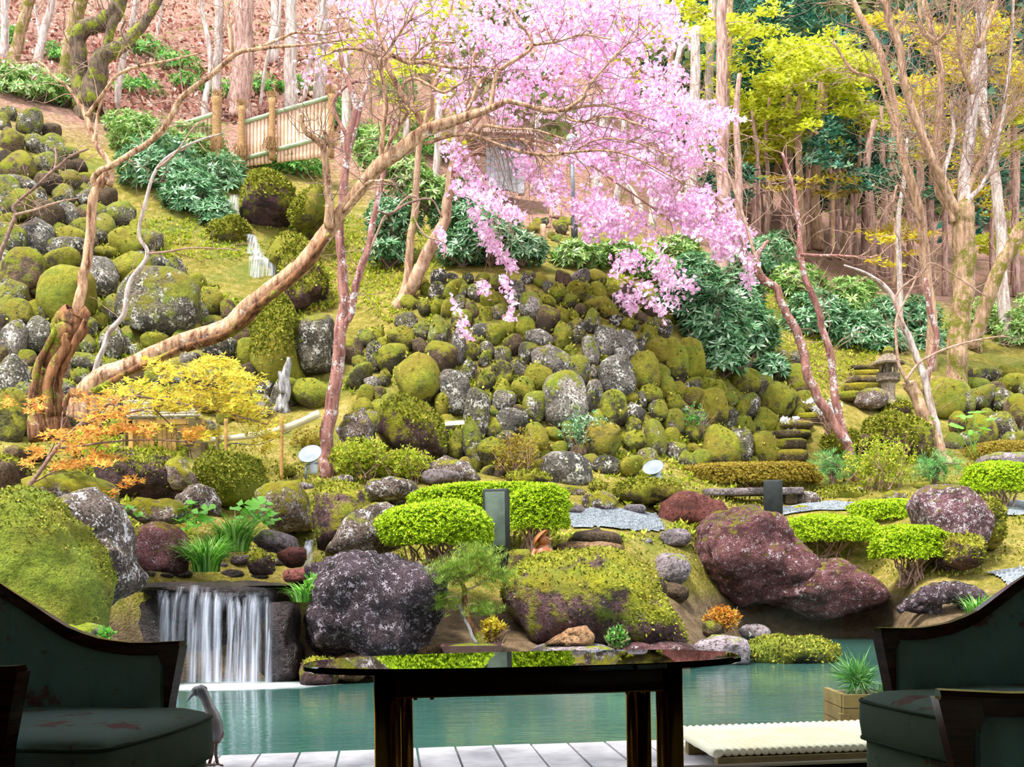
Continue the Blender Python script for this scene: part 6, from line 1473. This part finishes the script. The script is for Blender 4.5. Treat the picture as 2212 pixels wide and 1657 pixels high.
# ------------------------------------------------------------------ falling water
def fall(name, label, strands, d0, d1, z_rows=10, cat='waterfall', veil=None):
    """strands: (x top, width top, x bottom, width bottom, row top, row bottom)"""
    b = P(strands[0][2], strands[0][5], d1); t = thing(name, b, label, cat)
    for xt, wt, xb, wb, yt, yb in strands:
        s = np.linspace(0, 1, z_rows); f = np.minimum(1, s*2.2)**.6
        x = xt + (xb - xt)*f; w = wt + (wb - wt)*s; y = yt + (yb - yt)*s; d = d0 + (d1 - d0)*np.sqrt(s) + rng.uniform(-.04, .04)
        cols = []
        for a in (-1, -.5, 0, .5, 1): cols.append(P(x + a*w/2, y, d - .05*math.cos(a*1.4)))
        V = np.stack(cols, 1).reshape(-1, 3); m = 5; bd = (np.array([0, .75, 1, .75, 0])[None, :]*np.minimum(1, s*8 + .25)[:, None]).ravel(); i = np.arange(z_rows-1)[:, None]*m; j = np.arange(m-1)[None, :]
        MBX = MB().add(V, np.stack([i+j, i+j+1, i+m+j+1, i+m+j], -1).reshape(-1, 4))
        vl = veil is not None and (xt, wt) == veil; o = MBX.build('water_veil' if vl else 'water_strand', M['veil' if vl else 'fall'], t); o.data.attributes.new('body', 'FLOAT', 'POINT').data.foreach_set('value', bd.astype(np.float32))
    return t
fall('waterfall', 'silky main waterfall dropping from the flat lip into the pond',
     [(392,18,376,22,1266,1474),(352,26,356,30,1275,1474),(420,26,418,30,1264,1474),(445,22,446,30,1268,1474),(466,14,470,22,1275,1474),(496,22,502,30,1288,1474),(512,14,520,22,1290,1474),(545,24,552,30,1284,1474),(576,14,580,18,1290,1474),(530,12,528,18,1290,1474),(465,260,470,270,1280,1474)], 9.98, 9.78, veil=(465, 260))
p0 = np.array([P(490, 1472, 9.7)[0], 9.55, WATER + .008]); ga, gr = np.meshgrid(np.arange(48)/48*2*math.pi, np.linspace(.02, 1, 8), indexing='ij')
q = np.stack([1.25*gr*np.cos(ga), .5*gr*np.sin(ga), 0*gr], -1).reshape(-1, 3); i = np.arange(48)[:, None]*8; i2 = (np.arange(48)[:, None]+1) % 48*8; j = np.arange(7)[None, :]
MB().add(q + p0, np.stack([i+j, i+j+1, i2+j+1, i2+j], -1).reshape(-1, 4)).build('foam', M['foam'], base=p0, label='white foam spreading where the waterfall meets the pond', cat='foam')
fall('waterfall', 'narrow top drop of the hillside cascade beside the lichened boulder', [(508,24,504,30,420,492),(494,12,490,16,430,490)], 25.3, 25.1)
fall('waterfall', 'short rushing middle run of the hillside cascade', [(540,22,548,34,505,548),(548,30,556,40,540,560)], 24.4, 23.9)
fall('waterfall', 'wider lower drop of the hillside cascade', [(552,30,552,34,552,600),(578,34,580,38,555,596)], 23.7, 23.5)
fall('waterfall', 'small white cascade between stream stones beside the upright block', [(672,20,664,30,1165,1212),(655,18,650,34,1200,1236),(668,24,660,40,1212,1240)], 12.4, 11.9)
sw = MB(); zS = EYE - .165
A = [P(300, 1258, 10.08), P(650, 1258, 10.15), P(690, 1250, 12.6), P(320, 1250, 12.4)]
gx, gy = np.meshgrid(np.linspace(0, 1, 14), np.linspace(0, 1, 10), indexing='ij'); A = np.array(A)
pts = (A[0]*((1-gx)*(1-gy))[..., None] + A[1]*(gx*(1-gy))[..., None] + A[2]*(gx*gy)[..., None] + A[3]*((1-gx)*gy)[..., None]).reshape(-1, 3)
pts[:, 2] = zS; idx = np.arange(140).reshape(14, 10)
sw.add(pts, np.stack([idx[:-1, :-1], idx[1:, :-1], idx[1:, 1:], idx[:-1, 1:]], -1).reshape(-1, 4)).build('stream', M['stream'], kind='structure', label='shallow stream pool feeding the waterfall lip')
rock([(655,730),(660,700),(668,690),(672,720),(668,745)], 'rock_pale', 'thin pale splash stone in the hillside gully', 21.5, .2)

# ------------------------------------------------------------------ bamboo fence
FD = 28.5
fn = thing('bamboo_fence', P(600, 365, FD), 'pale bamboo fence with straw-wrapped posts on the slope', 'fence')
def bpole(name, p0, p1, r, mat, parent, sides=8):
    A = np.linspace(0, 1, 13)[:, None]; pp = np.asarray(p0)*(1-A) + np.asarray(p1)*A; R = np.full(13, r); R[3::4] *= 1.12
    mb = MB(); tube(mb, pp, R, sides); return mb.build(name, M[mat], parent)
def fence_panel(x0, x1, top, bot, n):
    for k in range(n):
        x = x0 + (x1-x0)*(k+.5)/n; f = (x-x0)/(x1-x0); yt = top[0] + (top[1]-top[0])*f + rng.uniform(-1, 1); yb = bot[0] + (bot[1]-bot[0])*f
        bpole('bamboo_slat', P(x, yt, FD), P(x+rng.uniform(-.6, .6), yb, FD), (x1-x0)/n*FD/F*.47, 'bamboo', fn)
fence_panel(385, 458, (272, 250), (305, 300), 8)
fence_panel(516, 588, (268, 246), (362, 352), 9)
fence_panel(598, 712, (243, 210), (352, 338), 14)
for a, b in (((380,272),(462,246)), ((514,268),(590,245)), ((594,243),(714,209)), ((514,346),(590,326)), ((594,324),(700,296))):
    bpole('bamboo_rail', P(a[0], a[1], FD-.08), P(b[0], b[1], FD-.08), .055, 'bamboo_g', fn, 10)
for (x, y0, y1, w) in [(468,212,350,19),(522,232,362,15),(588,214,345,13),(716,205,340,12)]:
    dd = FD - .18; r = w*dd/F/2; hh = np.linspace(0, 1, 12); prof = 1 + .35*np.exp(-((hh-.98)/.06)**2) + .3*np.exp(-((hh-.25)/.12)**2)
    A = P(np.full(12, x), y1 + (y0-y1)*hh, dd); mb = MB(); tube(mb, A, r*prof, 12, lump=.05); pst = mb.build('straw_post', M['straw'], fn)
    m = 60; top = A[-1] + np.column_stack([rng.normal(size=m)*r*.7, rng.normal(size=m)*r*.7, np.zeros(m)]); PP = grow(top, nrm(rdir(m)*.4 + np.array([0, 0, 1.])), np.full(m, .22), 4, .1)
    low = A[4] + np.column_stack([rng.normal(size=m)*r*1.1, -np.abs(rng.normal(size=m))*r, np.zeros(m)]); P2 = grow(low, nrm(rdir(m)*.35 + np.array([0, -.1, -1.])), np.full(m, .4), 4, .1)
    mb = MB(); tubes(mb, np.concatenate([PP, P2]), np.full((2*m, 4), .008), 3); mb.build('straw_ends', M['straw'], pst, kind='stuff')
# grey board shed behind the blossom
sd = thing('board_shed', P(1060, 425, 30), 'grey weathered board shed behind the cherry blossom', 'shed')
for k in range(9):
    x = 1055 + k*9.2; mb = MB(); y0, y1 = 318 + 2*k, 400 + 2.5*k; c = P(x, (y0+y1)/2, 30 + .0*k); box(mb, c, (8.6*30/F, .06, (y1-y0)*30/F)); mb.build('board', M['shed'], sd, smooth=False)
mb = MB(); box(mb, P(1092, 360, 30.6), (86*30/F, 1.0, 80*30/F)); mb.build('body', M['shed'], sd, smooth=False)
mb = MB(); rbox(mb, P(1080, 310, 30.4), (150*30/F, 1.8, .12), .02, np.array(Matrix.Rotation(.06, 3, 'Y'))); mb.build('roof', M['bark_cedar'], sd, smooth=False)
mb = MB(); rbox(mb, P(1126, 378, 29.9), (14*30/F, .2, 86*30/F), .02); mb.build('post', M['shed'], sd, smooth=False)
# lamp post with white globe
dl = float(GD(1242, 540)[0]); lp = thing('lamp_post', P(1242, 540, dl), 'tall grey garden lamp post with a white globe in the blossom', 'lamp post')
mb = MB(); tube(mb, [P(1242, 545, dl), P(1240, 470, dl)], .085, 12); mb.build('base_sleeve', M['sign'], lp)
mb = MB(); tube(mb, [P(1240, 480, dl), P(1235, 318, dl)], .05, 12); mb.build('pole', M['lamp_g'], lp)
mb = MB(); V, T = ICO[3]; mb.add(V*.13 + P(1234, 300, dl), T=T); mb.build('globe', M['lamp_w'], lp)
mb = MB(); lathe(mb, P(1234, 320, dl), [(.05, -.02), (.09, .03), (.10, .06)], 14); mb.build('globe_collar', M['lamp_g'], lp)
# cut stump and low posts
for px, py, h, w, lab in [(1200, 470, 18, 26, 'cut pale tree stump on the terrace behind the lamp post'), (1173, 545, 60, 12, 'weathered wooden stake beside the rhododendrons')]:
    dd = float(GD(px, py)[0]); t = thing('tree_stump', P(px, py, dd), lab, 'tree stump'); mb = MB(); A = P(np.full(5, px), np.linspace(py+3, py-h, 5), dd); tube(mb, A, w*dd/F/2*np.array([1.2, 1.05, 1, .98, .97]), 12, lump=.05); mb.build('trunk', M['bark_tan'], t)

# ------------------------------------------------------------------ toy hut and bamboo pipe
DH = 16.2
ht = thing('toy_hut', P(350, 1000, DH), 'small ochre wooden hut with bamboo strip roof behind the maple', 'hut')
def hb(name, x0, y0, x1, y1, dep, mat, off=0.0, parent=None):
    mb = MB(); c = P((x0+x1)/2, (y0+y1)/2, DH+off); box(mb, c, ((x1-x0)*DH/F, dep, (y1-y0)*DH/F)); return mb.build(name, M[mat], parent or ht, smooth=False)
hb('back_wall', 285, 905, 436, 1000, .04, 'oldwood', .62)
for xs in (284, 436): hb('side_wall', xs-2, 905, xs+2, 1000, .6, 'oldwood', .32)
for k in range(4): hb('wall_board', 290+11*k, 918, 300+11*k, 985, .04, 'ochre')
for k in range(4): hb('wall_board', 342+10*k, 918, 351+10*k, 985, .04, 'ochre')
hb('post', 280, 910, 289, 990, .1, 'ochre', -.06); hb('post', 412, 905, 438, 1010, .2, 'oldwood', -.05); hb('sill_beam', 284, 983, 415, 996, .1, 'oldwood', -.05); hb('head_beam', 276, 906, 440, 918, .12, 'ochre', -.05)
hb('shelf', 395, 955, 420, 962, .2, 'ochre', -.1)
for k in range(7):
    bpole('roof_strip', P(272-k, 900-5.4*k, DH-.35+.11*k), P(432+k*.5, 897-5.4*k, DH-.35+.11*k), .026, 'roofstrip', ht, 7)
for x in (285, 325, 425): bpole('rafter', P(x, 905, DH-.35), P(x+5, 866, DH+.35), .025, 'oldwood', ht, 7)
pp = thing('bamboo_pipe', P(565, 1030, 16.0), 'long curved bleached bamboo water pipe on stakes beside the hut', 'pipe')
A = smooth_path(P(np.array([440, 500, 560, 610, 650, 690]), np.array([950, 946, 938, 926, 912, 893]), np.array([16.0, 16, 16, 16, 16, 16])), 6); mb = MB(); R = np.linspace(.042, .062, len(A)); R[4::6] *= 1.12; tube(mb, A, R, 12); mb.build('pipe', M['bamboo_w'], pp)
for x, y0, y1 in ((608, 900, 1035), (488, 905, 985), (470, 915, 990)): bpole('stake', P(x, y1, 15.92), P(x, y0, 15.92), .03, 'ochre' if x != 470 else 'oldwood', pp, 8)
mb = MB(); tube(mb, smooth_path(np.array([P(630, 930, 15.9), P(560, 960, 15.9), P(500, 958, 15.9), P(480, 975, 15.9)]), 5), .008, 5); mb.build('tie_wire', M['cable'], pp)

# ------------------------------------------------------------------ floodlights
def flood(px, py, dpx, body, d, label):
    c = P(px, py, d); R = dpx*d/F/2; base = P(body[0], body[1]+14, d)
    t = thing('floodlight', base, label, 'floodlight'); ax = nrm(np.array([-.1, -.62, .5]) if px < 1000 else np.array([-.2, -.5, .5]))
    mb = MB(); lathe(mb, c, [(R*.25, -R*.55), (R*.6, -R*.4), (R*.98, 0), (R*1.02, R*.06), (R*.95, R*.07), (R*.55, R*.02), (0, 0)], 28, ax); mb.build('reflector', M['lamp_g'], t)
    mb = MB(); tube(mb, smooth_path(np.array([c - ax*R*.4, P(body[0], body[1]-12, d), P(body[0]+1, body[1]+12, d)]), 4), np.array([.5]*9)*R*np.linspace(.8, .7, 9), 14); mb.build('lamp_body', M['lamp_w'], t)
    mb = MB(); tube(mb, [P(body[0]-14, body[1]-8, d-.05), P(body[0]-16, body[1]+22, d-.05)], .02, 8); tube(mb, [P(body[0]-14, body[1]-8, d-.05), P(body[0]+12, body[1]-12, d-.05)], .012, 6); mb.build('stake_bracket', M['lamp_g'], t)
flood(670, 981, 52, (676, 1012), 15.4, 'white garden floodlight beside the reddish tree trunk')
flood(1411, 1010, 46, (1420, 1036), 17.4, 'white garden floodlight at the foot of the cobble bank')

# ------------------------------------------------------------------ stone lantern
dn = float(GD(1922, 880)[0]); s = dn/F
ln = thing('stone_lantern', P(1922, 882, dn), 'grey stone lantern with curved roof and mossy cap on a rock', 'lantern')
def lpart(name, y0, y1, prof, sides=6, mat='lantern', parent=None):
    mb = MB(); h = (y0-y1)*s; lathe(mb, P(1919, y0, dn), [(r*s, f*h) for r, f in prof], sides); return mb.build(name, M[mat], parent or ln, smooth=False)
lpart('base', 884, 866, [(0,0),(34,0),(34,.5),(22,.9),(20,1)]); lpart('pillar', 868, 828, [(0,0),(16,0),(15,.5),(16,1),(0,1)]); lpart('platform', 830, 808, [(0,0),(14,0),(26,.3),(27,1),(0,1)])
lb = lpart('light_box', 809, 784, [(0,0),(20,0),(20,.12),(8,.13),(8,.9),(20,.92),(20,1),(0,1)])
for k in range(6):
    a = k*math.pi/3; c = P(1919, 796, dn) + np.array([math.cos(a)*17*s, math.sin(a)*17*s, 0]); mb = MB(); box(mb, c, (5*s, 5*s, 25*s), rotz(a)); mb.build('light_post', M['lantern'], lb, smooth=False)
lpart('roof', 788, 765, [(0,.0),(36,.0),(37,.18),(30,.3),(22,.6),(12,1),(0,1)]); lpart('finial', 767, 748, [(0,0),(11,.05),(13,.4),(9,.8),(3,1),(0,1)], 12, 'stone_moss')
rock((1885,872,1960,905), 'rock_mossy', 'flat mossy rock carrying the stone lantern', dn + .1, .5)

# ------------------------------------------------------------------ signs, bench, bollard
def signpost(x0, y0, x1, y1, d, label, face=None, foot=0):
    c = P((x0+x1)/2, (y0+y1)/2, d); W_, H_ = (x1-x0)*d/F, (y1-y0)*d/F
    t = thing('garden_sign', P((x0+x1)/2, y1, d), label, 'sign'); R = rotz(math.radians(-16))
    mb = MB(); rbox(mb, c, (W_, .1, H_), .02, R); mb.build('board', M['sign'], t)
    mb = MB(); rbox(mb, c + R @ np.array([-.0, -.052, H_*.02]), (W_*.78, .012, H_*.86), .004, R); mb.build('panel', M[face or 'sign'], t)
    mb = MB(); rbox(mb, c + np.array([0, .03, -H_*.5]), (W_*.5, .08, .3), .01, R); mb.build('foot', M['sign'], t)
signpost(1044, 1056, 1101, 1192, 12.5, 'tall dark metal garden sign before the long clipped hedge', 'sign_g')
signpost(1650, 1037, 1690, 1112, 17.0, 'small black garden sign behind the maroon boulder')
signpost(2130, 992, 2162, 1010, 20.0, 'tiny black box sign behind the round clipped shrub')
bn = thing('stone_bench', P(1625, 1085, 18.0), 'long thin stone slab bench beside the small black sign', 'bench')
mb = MB(); rbox(mb, P(1625, 1063, 18.0), (212*18/F, .4, .13), .03); mb.build('seat_slab', M['rock_pale'], bn)
for x in (1550, 1705): mb = MB(); rbox(mb, P(x, 1078, 18.0), (.22, .3, .2), .03); mb.build('support', M['slab'], bn)
dbo = float(GD(1246, 1052)[0]); bo = thing('wooden_bollard', P(1246, 1054, dbo), 'short round wooden bollard at the foot of the cobble bank', 'bollard')
mb = MB(); lathe(mb, P(1246, 1056, dbo), [(0, 0), (.075, 0), (.075, .44), (.06, .47), (0, .47)], 14); mb.build('post', M['bark_dark'], bo); mb = MB(); lathe(mb, P(1246, 1056, dbo) + [0, 0, .36], [(.077, 0), (.08, .02), (.077, .04)], 14); mb.build('band', M['cable'], bo)

# ------------------------------------------------------------------ clay figurine gazing upward under a round hat
fg = thing('clay_figurine', P(1172, 1226, 12.4), 'small brown clay figurine with round hat gazing up on a stone', 'figurine')
s = 12.4/F
mb = MB(); c0 = P(1172, 1226, 12.4)
prof = [(0, 0), (20, 1), (23, 10), (22, 22), (18, 36), (12, 46), (9, 50), (0, 52)]
a = np.arange(20)/20*2*math.pi; V = []
for r, z in prof: V.append(np.column_stack([r*np.cos(a)*s*1.0 + (z*.02)*s, r*np.sin(a)*s*.85 - (3*math.sin(z/18))*s, np.full(20, z*s)]))
V = np.concatenate(V); i = np.arange(7)[:, None]*20; j = np.arange(20)[None, :]; j2 = (j+1) % 20
mb.add(V + c0, np.stack([i+j, i+j2, i+20+j2, i+20+j], -1).reshape(-1, 4)); fb = mb.build('body', M['clay'], fg)
V, T = ICO[3]; hc = c0 + np.array([2*s, -2*s, 58*s]); q = V*np.array([12, 12, 11.5])*s; fr = V[:, 0]*.9 + V[:, 2]*.25 - V[:, 1]*.35; q = q + (np.clip(fr - .75, 0, 1)*14*s)[:, None]*np.array([.9, -.3, .35])
mb = MB().add(q + hc, T=T); hd = mb.build('head', M['clay'], fg)
for e in (-1, 1):
    mb = MB(); mb.add(V*1.6*s + hc + np.array([9, -5 + 4*e - 2, 4])*s, T=T); mb.build('eye', M['black'], hd)
    mb = MB(); A = smooth_path(np.array([c0 + np.array([e*15, -8, 38])*s, c0 + np.array([e*21, -14, 26])*s, c0 + np.array([e*13, -22, 20])*s]), 5); tube(mb, A, np.linspace(6, 4, len(A))*s, 10); mb.build('arm', M['clay'], fg)
    mb = MB(); mb.add(V*np.array([8, 11, 5])*s + c0 + np.array([e*11, -14, 4])*s, T=T); mb.build('foot', M['clay'], fg)
mb = MB(); lathe(mb, hc + np.array([-6, 3, 6])*s, [(24*s, -2*s), (20*s, 3*s), (9*s, 8*s), (0, 10*s)], 24, nrm(np.array([-.75, .2, .65]))); lathe(mb, hc + np.array([-6, 3, 6])*s, [(24*s, -2*s), (0, 2*s)], 24, nrm(np.array([-.75, .2, .65]))); mb.build('hat', M['clay'], fg)
mb = MB(); rbox(mb, c0 + np.array([-6, -24, 16])*s, (20*s, 8*s, 14*s), 2*s, rotz(.4)); mb.build('tablet', M['rock_dark'], fg)

# ------------------------------------------------------------------ bonsai pine in a tray
DB = 10.0
bz = thing('bonsai_pine', P(1020, 1410, DB), 'bonsai pine with twisted trunk in a shallow brown tray', 'bonsai'); s = DB/F
mb = MB(); c = P(1021, 1399, DB); ox = [(-66, -20), (66, -20), (66, 20), (-66, 20)]
def tray(mb, c, w, dp, h, th):
    V = []
    for (fx, z) in ((.86, 0), (1.0, h), (1.0 - th/w*2, h), (.82, .35*h)):
        for sx, sy in ((-1,-1),(1,-1),(1,1),(-1,1)): V.append((sx*w/2*fx, sy*dp/2*fx, z))
    Q = [[0,3,2,1],[12,13,14,15]] + [[4*l+a_, 4*l+(a_+1) % 4, 4*l+4+(a_+1) % 4, 4*l+4+a_] for l in range(3) for a_ in range(4)]
    mb.add(np.array(V) + c, Q)
tray(mb, P(1021, 1409, DB), 134*s, .36, 17*s, .02); pot = mb.build('tray', M['pot'], bz, smooth=False)
mb = MB(); V, T = ICO[3]; mb.add(V*np.array([56*s, .14, 8*s]) + P(1021, 1397, DB), T=T); mb.build('soil_moss', M['rock_fullmoss'], bz)
mb1 = limb(bz, 'trunk', [(1037,1396,20),(1028,1370,15),(1012,1340,13),(1004,1310,12),(1004,1280,12),(1000,1258,10),(1014,1245,9),(1030,1235,7),(1042,1222,4)], DB, 'bark_old', 10, .1)
limb(bz, 'dead_limb', [(1030,1392,10),(1014,1360,8),(1000,1330,7),(992,1305,5)], DB-.03, 'bark_grey', 8, .1)
bb = [limb(bz, 'branch', p, DB, 'bark_tan', 7, .1) for p in ([(1000,1256,7),(988,1254,6),(978,1264,4)], [(1004,1310,6),(1020,1305,5),(1040,1310,3)], [(1004,1290,6),(970,1290,5),(940,1300,3)], [(1006,1275,6),(1040,1260,4),(1060,1240,3)])]
C = np.concatenate([P(x + rng.normal(size=n)*rx*.45, y + rng.normal(size=n)*ry*.4, DB + rng.normal(size=n)*.09) for x, y, rx, ry, n in [(985,1240,70,34,200),(1035,1205,60,34,190),(950,1300,64,30,190),(1045,1318,44,22,110),(1062,1245,44,44,140),(955,1255,50,30,120),(1000,1220,60,24,110)]])
mb = MB(); whorl(mb, C, nrm(rdir(len(C))*.6 + np.array([0, 0, 1.])), 14, .075, .0032, .55); mb.build('needles', M['pine_y'], bz, kind='stuff')

# ------------------------------------------------------------------ heron statue
HD = 4.62
hr = thing('heron_statue', P(462, 1668, HD), 'slender metal heron statue standing on the deck behind an armchair', 'statue'); s = HD/F
A = smooth_path(np.array([[*P(466, 1600, HD), 12], [*P(466, 1575, HD), 17], [*P(460, 1548, HD), 15], [*P(450, 1524, HD), 11], [*P(442, 1505, HD), 11], [*P(434, 1492, HD), 13], [*P(427, 1487, HD), 10]]), 5)
mb = MB(); tube(mb, A[:, :3], A[:, 3]*s, 12); mb.build('neck_and_body', M['bronze'], hr)
mb = MB(); V, T = ICO[3]; mb.add(V*np.array([14, 12, 26])*s + P(468, 1582, HD), T=T); mb.build('wing', M['rust'], hr)
mb = MB(); V2 = V*np.array([15, 11, 12])*s; mb.add(V2 + P(428, 1493, HD), T=T); hd = mb.build('head', M['bronze'], hr)
mb = MB(); A = smooth_path(np.array([P(418, 1498, HD-.02), P(411, 1506, HD-.03), P(404, 1516, HD-.04)]), 4); tube(mb, A, np.linspace(5, .8, len(A))*s, 8); mb.build('beak', M['lamp_g'], hd)
mb = MB(); A = smooth_path(np.array([P(432, 1482, HD), P(442, 1483, HD), P(449, 1488, HD)]), 4); tube(mb, A, np.linspace(3, .6, len(A))*s, 6); mb.build('crest', M['bronze'], hd)
mb = MB(); mb.add(V*2*s + P(425, 1489, HD) - [0, 9*s, 0], T=T); mb.build('eye', M['black'], hd)
for e, x1 in ((-1, 452), (1, 470)):
    ft = P(x1, 1222 + (EYE+.05)*F/HD, HD); mb = MB(); tube(mb, smooth_path(np.array([P(464 + e*5, 1592, HD), P(462 + e*4, 1625, HD-.01), ft]), 5), 3.6*s, 8); lg = mb.build('leg', M['rust'], hr)
    for dx in (-.04, 0, .04): mb = MB(); tube(mb, [ft, ft + np.array([dx, -.06, .004])], .005, 6); mb.build('toe', M['rust'], lg)
mb = MB(); A = smooth_path(np.array([P(468, 1590, HD), P(478, 1590, HD), P(482, 1580, HD)]), 4); tube(mb, A, np.linspace(9, 2, len(A))*s, 8); mb.build('tail', M['rust'], hr)

# ------------------------------------------------------------------ bamboo slat platform on the deck
bp = thing('bamboo_platform', (1.3, 4.75, -.05), 'pale bamboo slat platform lying on the deck beside the planter', 'platform')
x0, y0 = .80, 4.93; cy, sy = math.cos(YAW), math.sin(YAW); n = 30; wd = .0335
for k in range(n):
    q0 = np.array([x0 + (k+.5)*wd*cy, y0 + (k+.5)*wd*sy, .032]) + np.array([-sy, cy, 0])*.10; q1 = q0 + np.array([sy, -cy, 0])*.66
    bpole('bamboo_slat', q0, q1, wd*.5, 'mat', bp, 8)
e0 = np.array([x0, y0, .012]) + np.array([-sy, cy, 0])*.11
bpole('edge_pole', e0 + [0, 0, .018], e0 + np.array([sy, -cy, 0])*.68 + [0, 0, .018], .02, 'mat', bp)
for f in (.12, .55):
    q = np.array([x0, y0, -.018]) + np.array([sy, -cy, 0])*f; mb = MB(); c = q + np.array([cy, sy, 0])*n*wd/2; box(mb, c, (n*wd, .05, .062), RY); mb.build('batten', M['oldwood'], bp, smooth=False)

# ------------------------------------------------------------------ planter with pine sprig
PD = 5.35
pl = thing('planter_box', P(1850, 1690, PD), 'old mossy board planter box holding a pine shoot by the pond', 'planter'); s = PD/F
for k, (ya, yb) in enumerate(((1500, 1528), (1530, 1558), (1560, 1600), (1602, 1660))):
    mb = MB(); box(mb, P(1880, (ya+yb)/2, PD), (118*s, .03, (yb-ya)*s)); mb.build('front_board', M['oldwood'], pl, smooth=False)
    mb = MB(); box(mb, P(1824, (ya+yb)/2, PD) + [0, .16, 0], (.03, .3, (yb-ya)*s)); mb.build('side_board', M['oldwood'], pl, smooth=False)
mb = MB(); box(mb, P(1880, 1508, PD) + [0, .16, 0], (108*s, .29, .02)); mb.build('soil', M['floor'], pl, smooth=False)
mb = MB(); box(mb, P(1824, 1620, PD) + [0, 0, -.1], (.05, .05, 240*s)); mb.build('corner_post', M['oldwood'], pl, smooth=False)
pn = thing('pine_shoot', P(1875, 1508, PD+.12), 'bright green long-needled pine shoot growing in the planter', 'plant')
A = smooth_path(np.array([P(1878, 1510, PD+.12), P(1868, 1490, PD+.12), P(1852, 1465, PD+.1)]), 4); mb = MB(); tube(mb, A, .006, 6); mb.build('stem', M['twig'], pn)
C = np.concatenate([np.repeat(A[4:], 16, 0), P(1850 + rng.normal(size=220)*9, 1466 + rng.normal(size=220)*9, PD+.1)]); n = len(C)
D = nrm(rdir(n) + np.array([-.15, -.15, .45])); mb = MB(); leafmesh(mb, C, D, rdir(n), .15*rng.uniform(.7, 1.1, n), .007); mb.build('needles', M['pine'], pn, kind='stuff')
mb = MB(); A2 = smooth_path(np.array([P(1885, 1510, PD+.12), P(1895, 1498, PD+.12), P(1905, 1488, PD+.12)]), 4); C = np.repeat(A2, 6, 0); n = len(C); leafmesh(mb, C, nrm(rdir(n)*.7 + np.array([.6, -.2, .3])), rdir(n), .10*rng.uniform(.7, 1.1, n), .006); mb.build('needles', M['pine'], pn, kind='stuff')
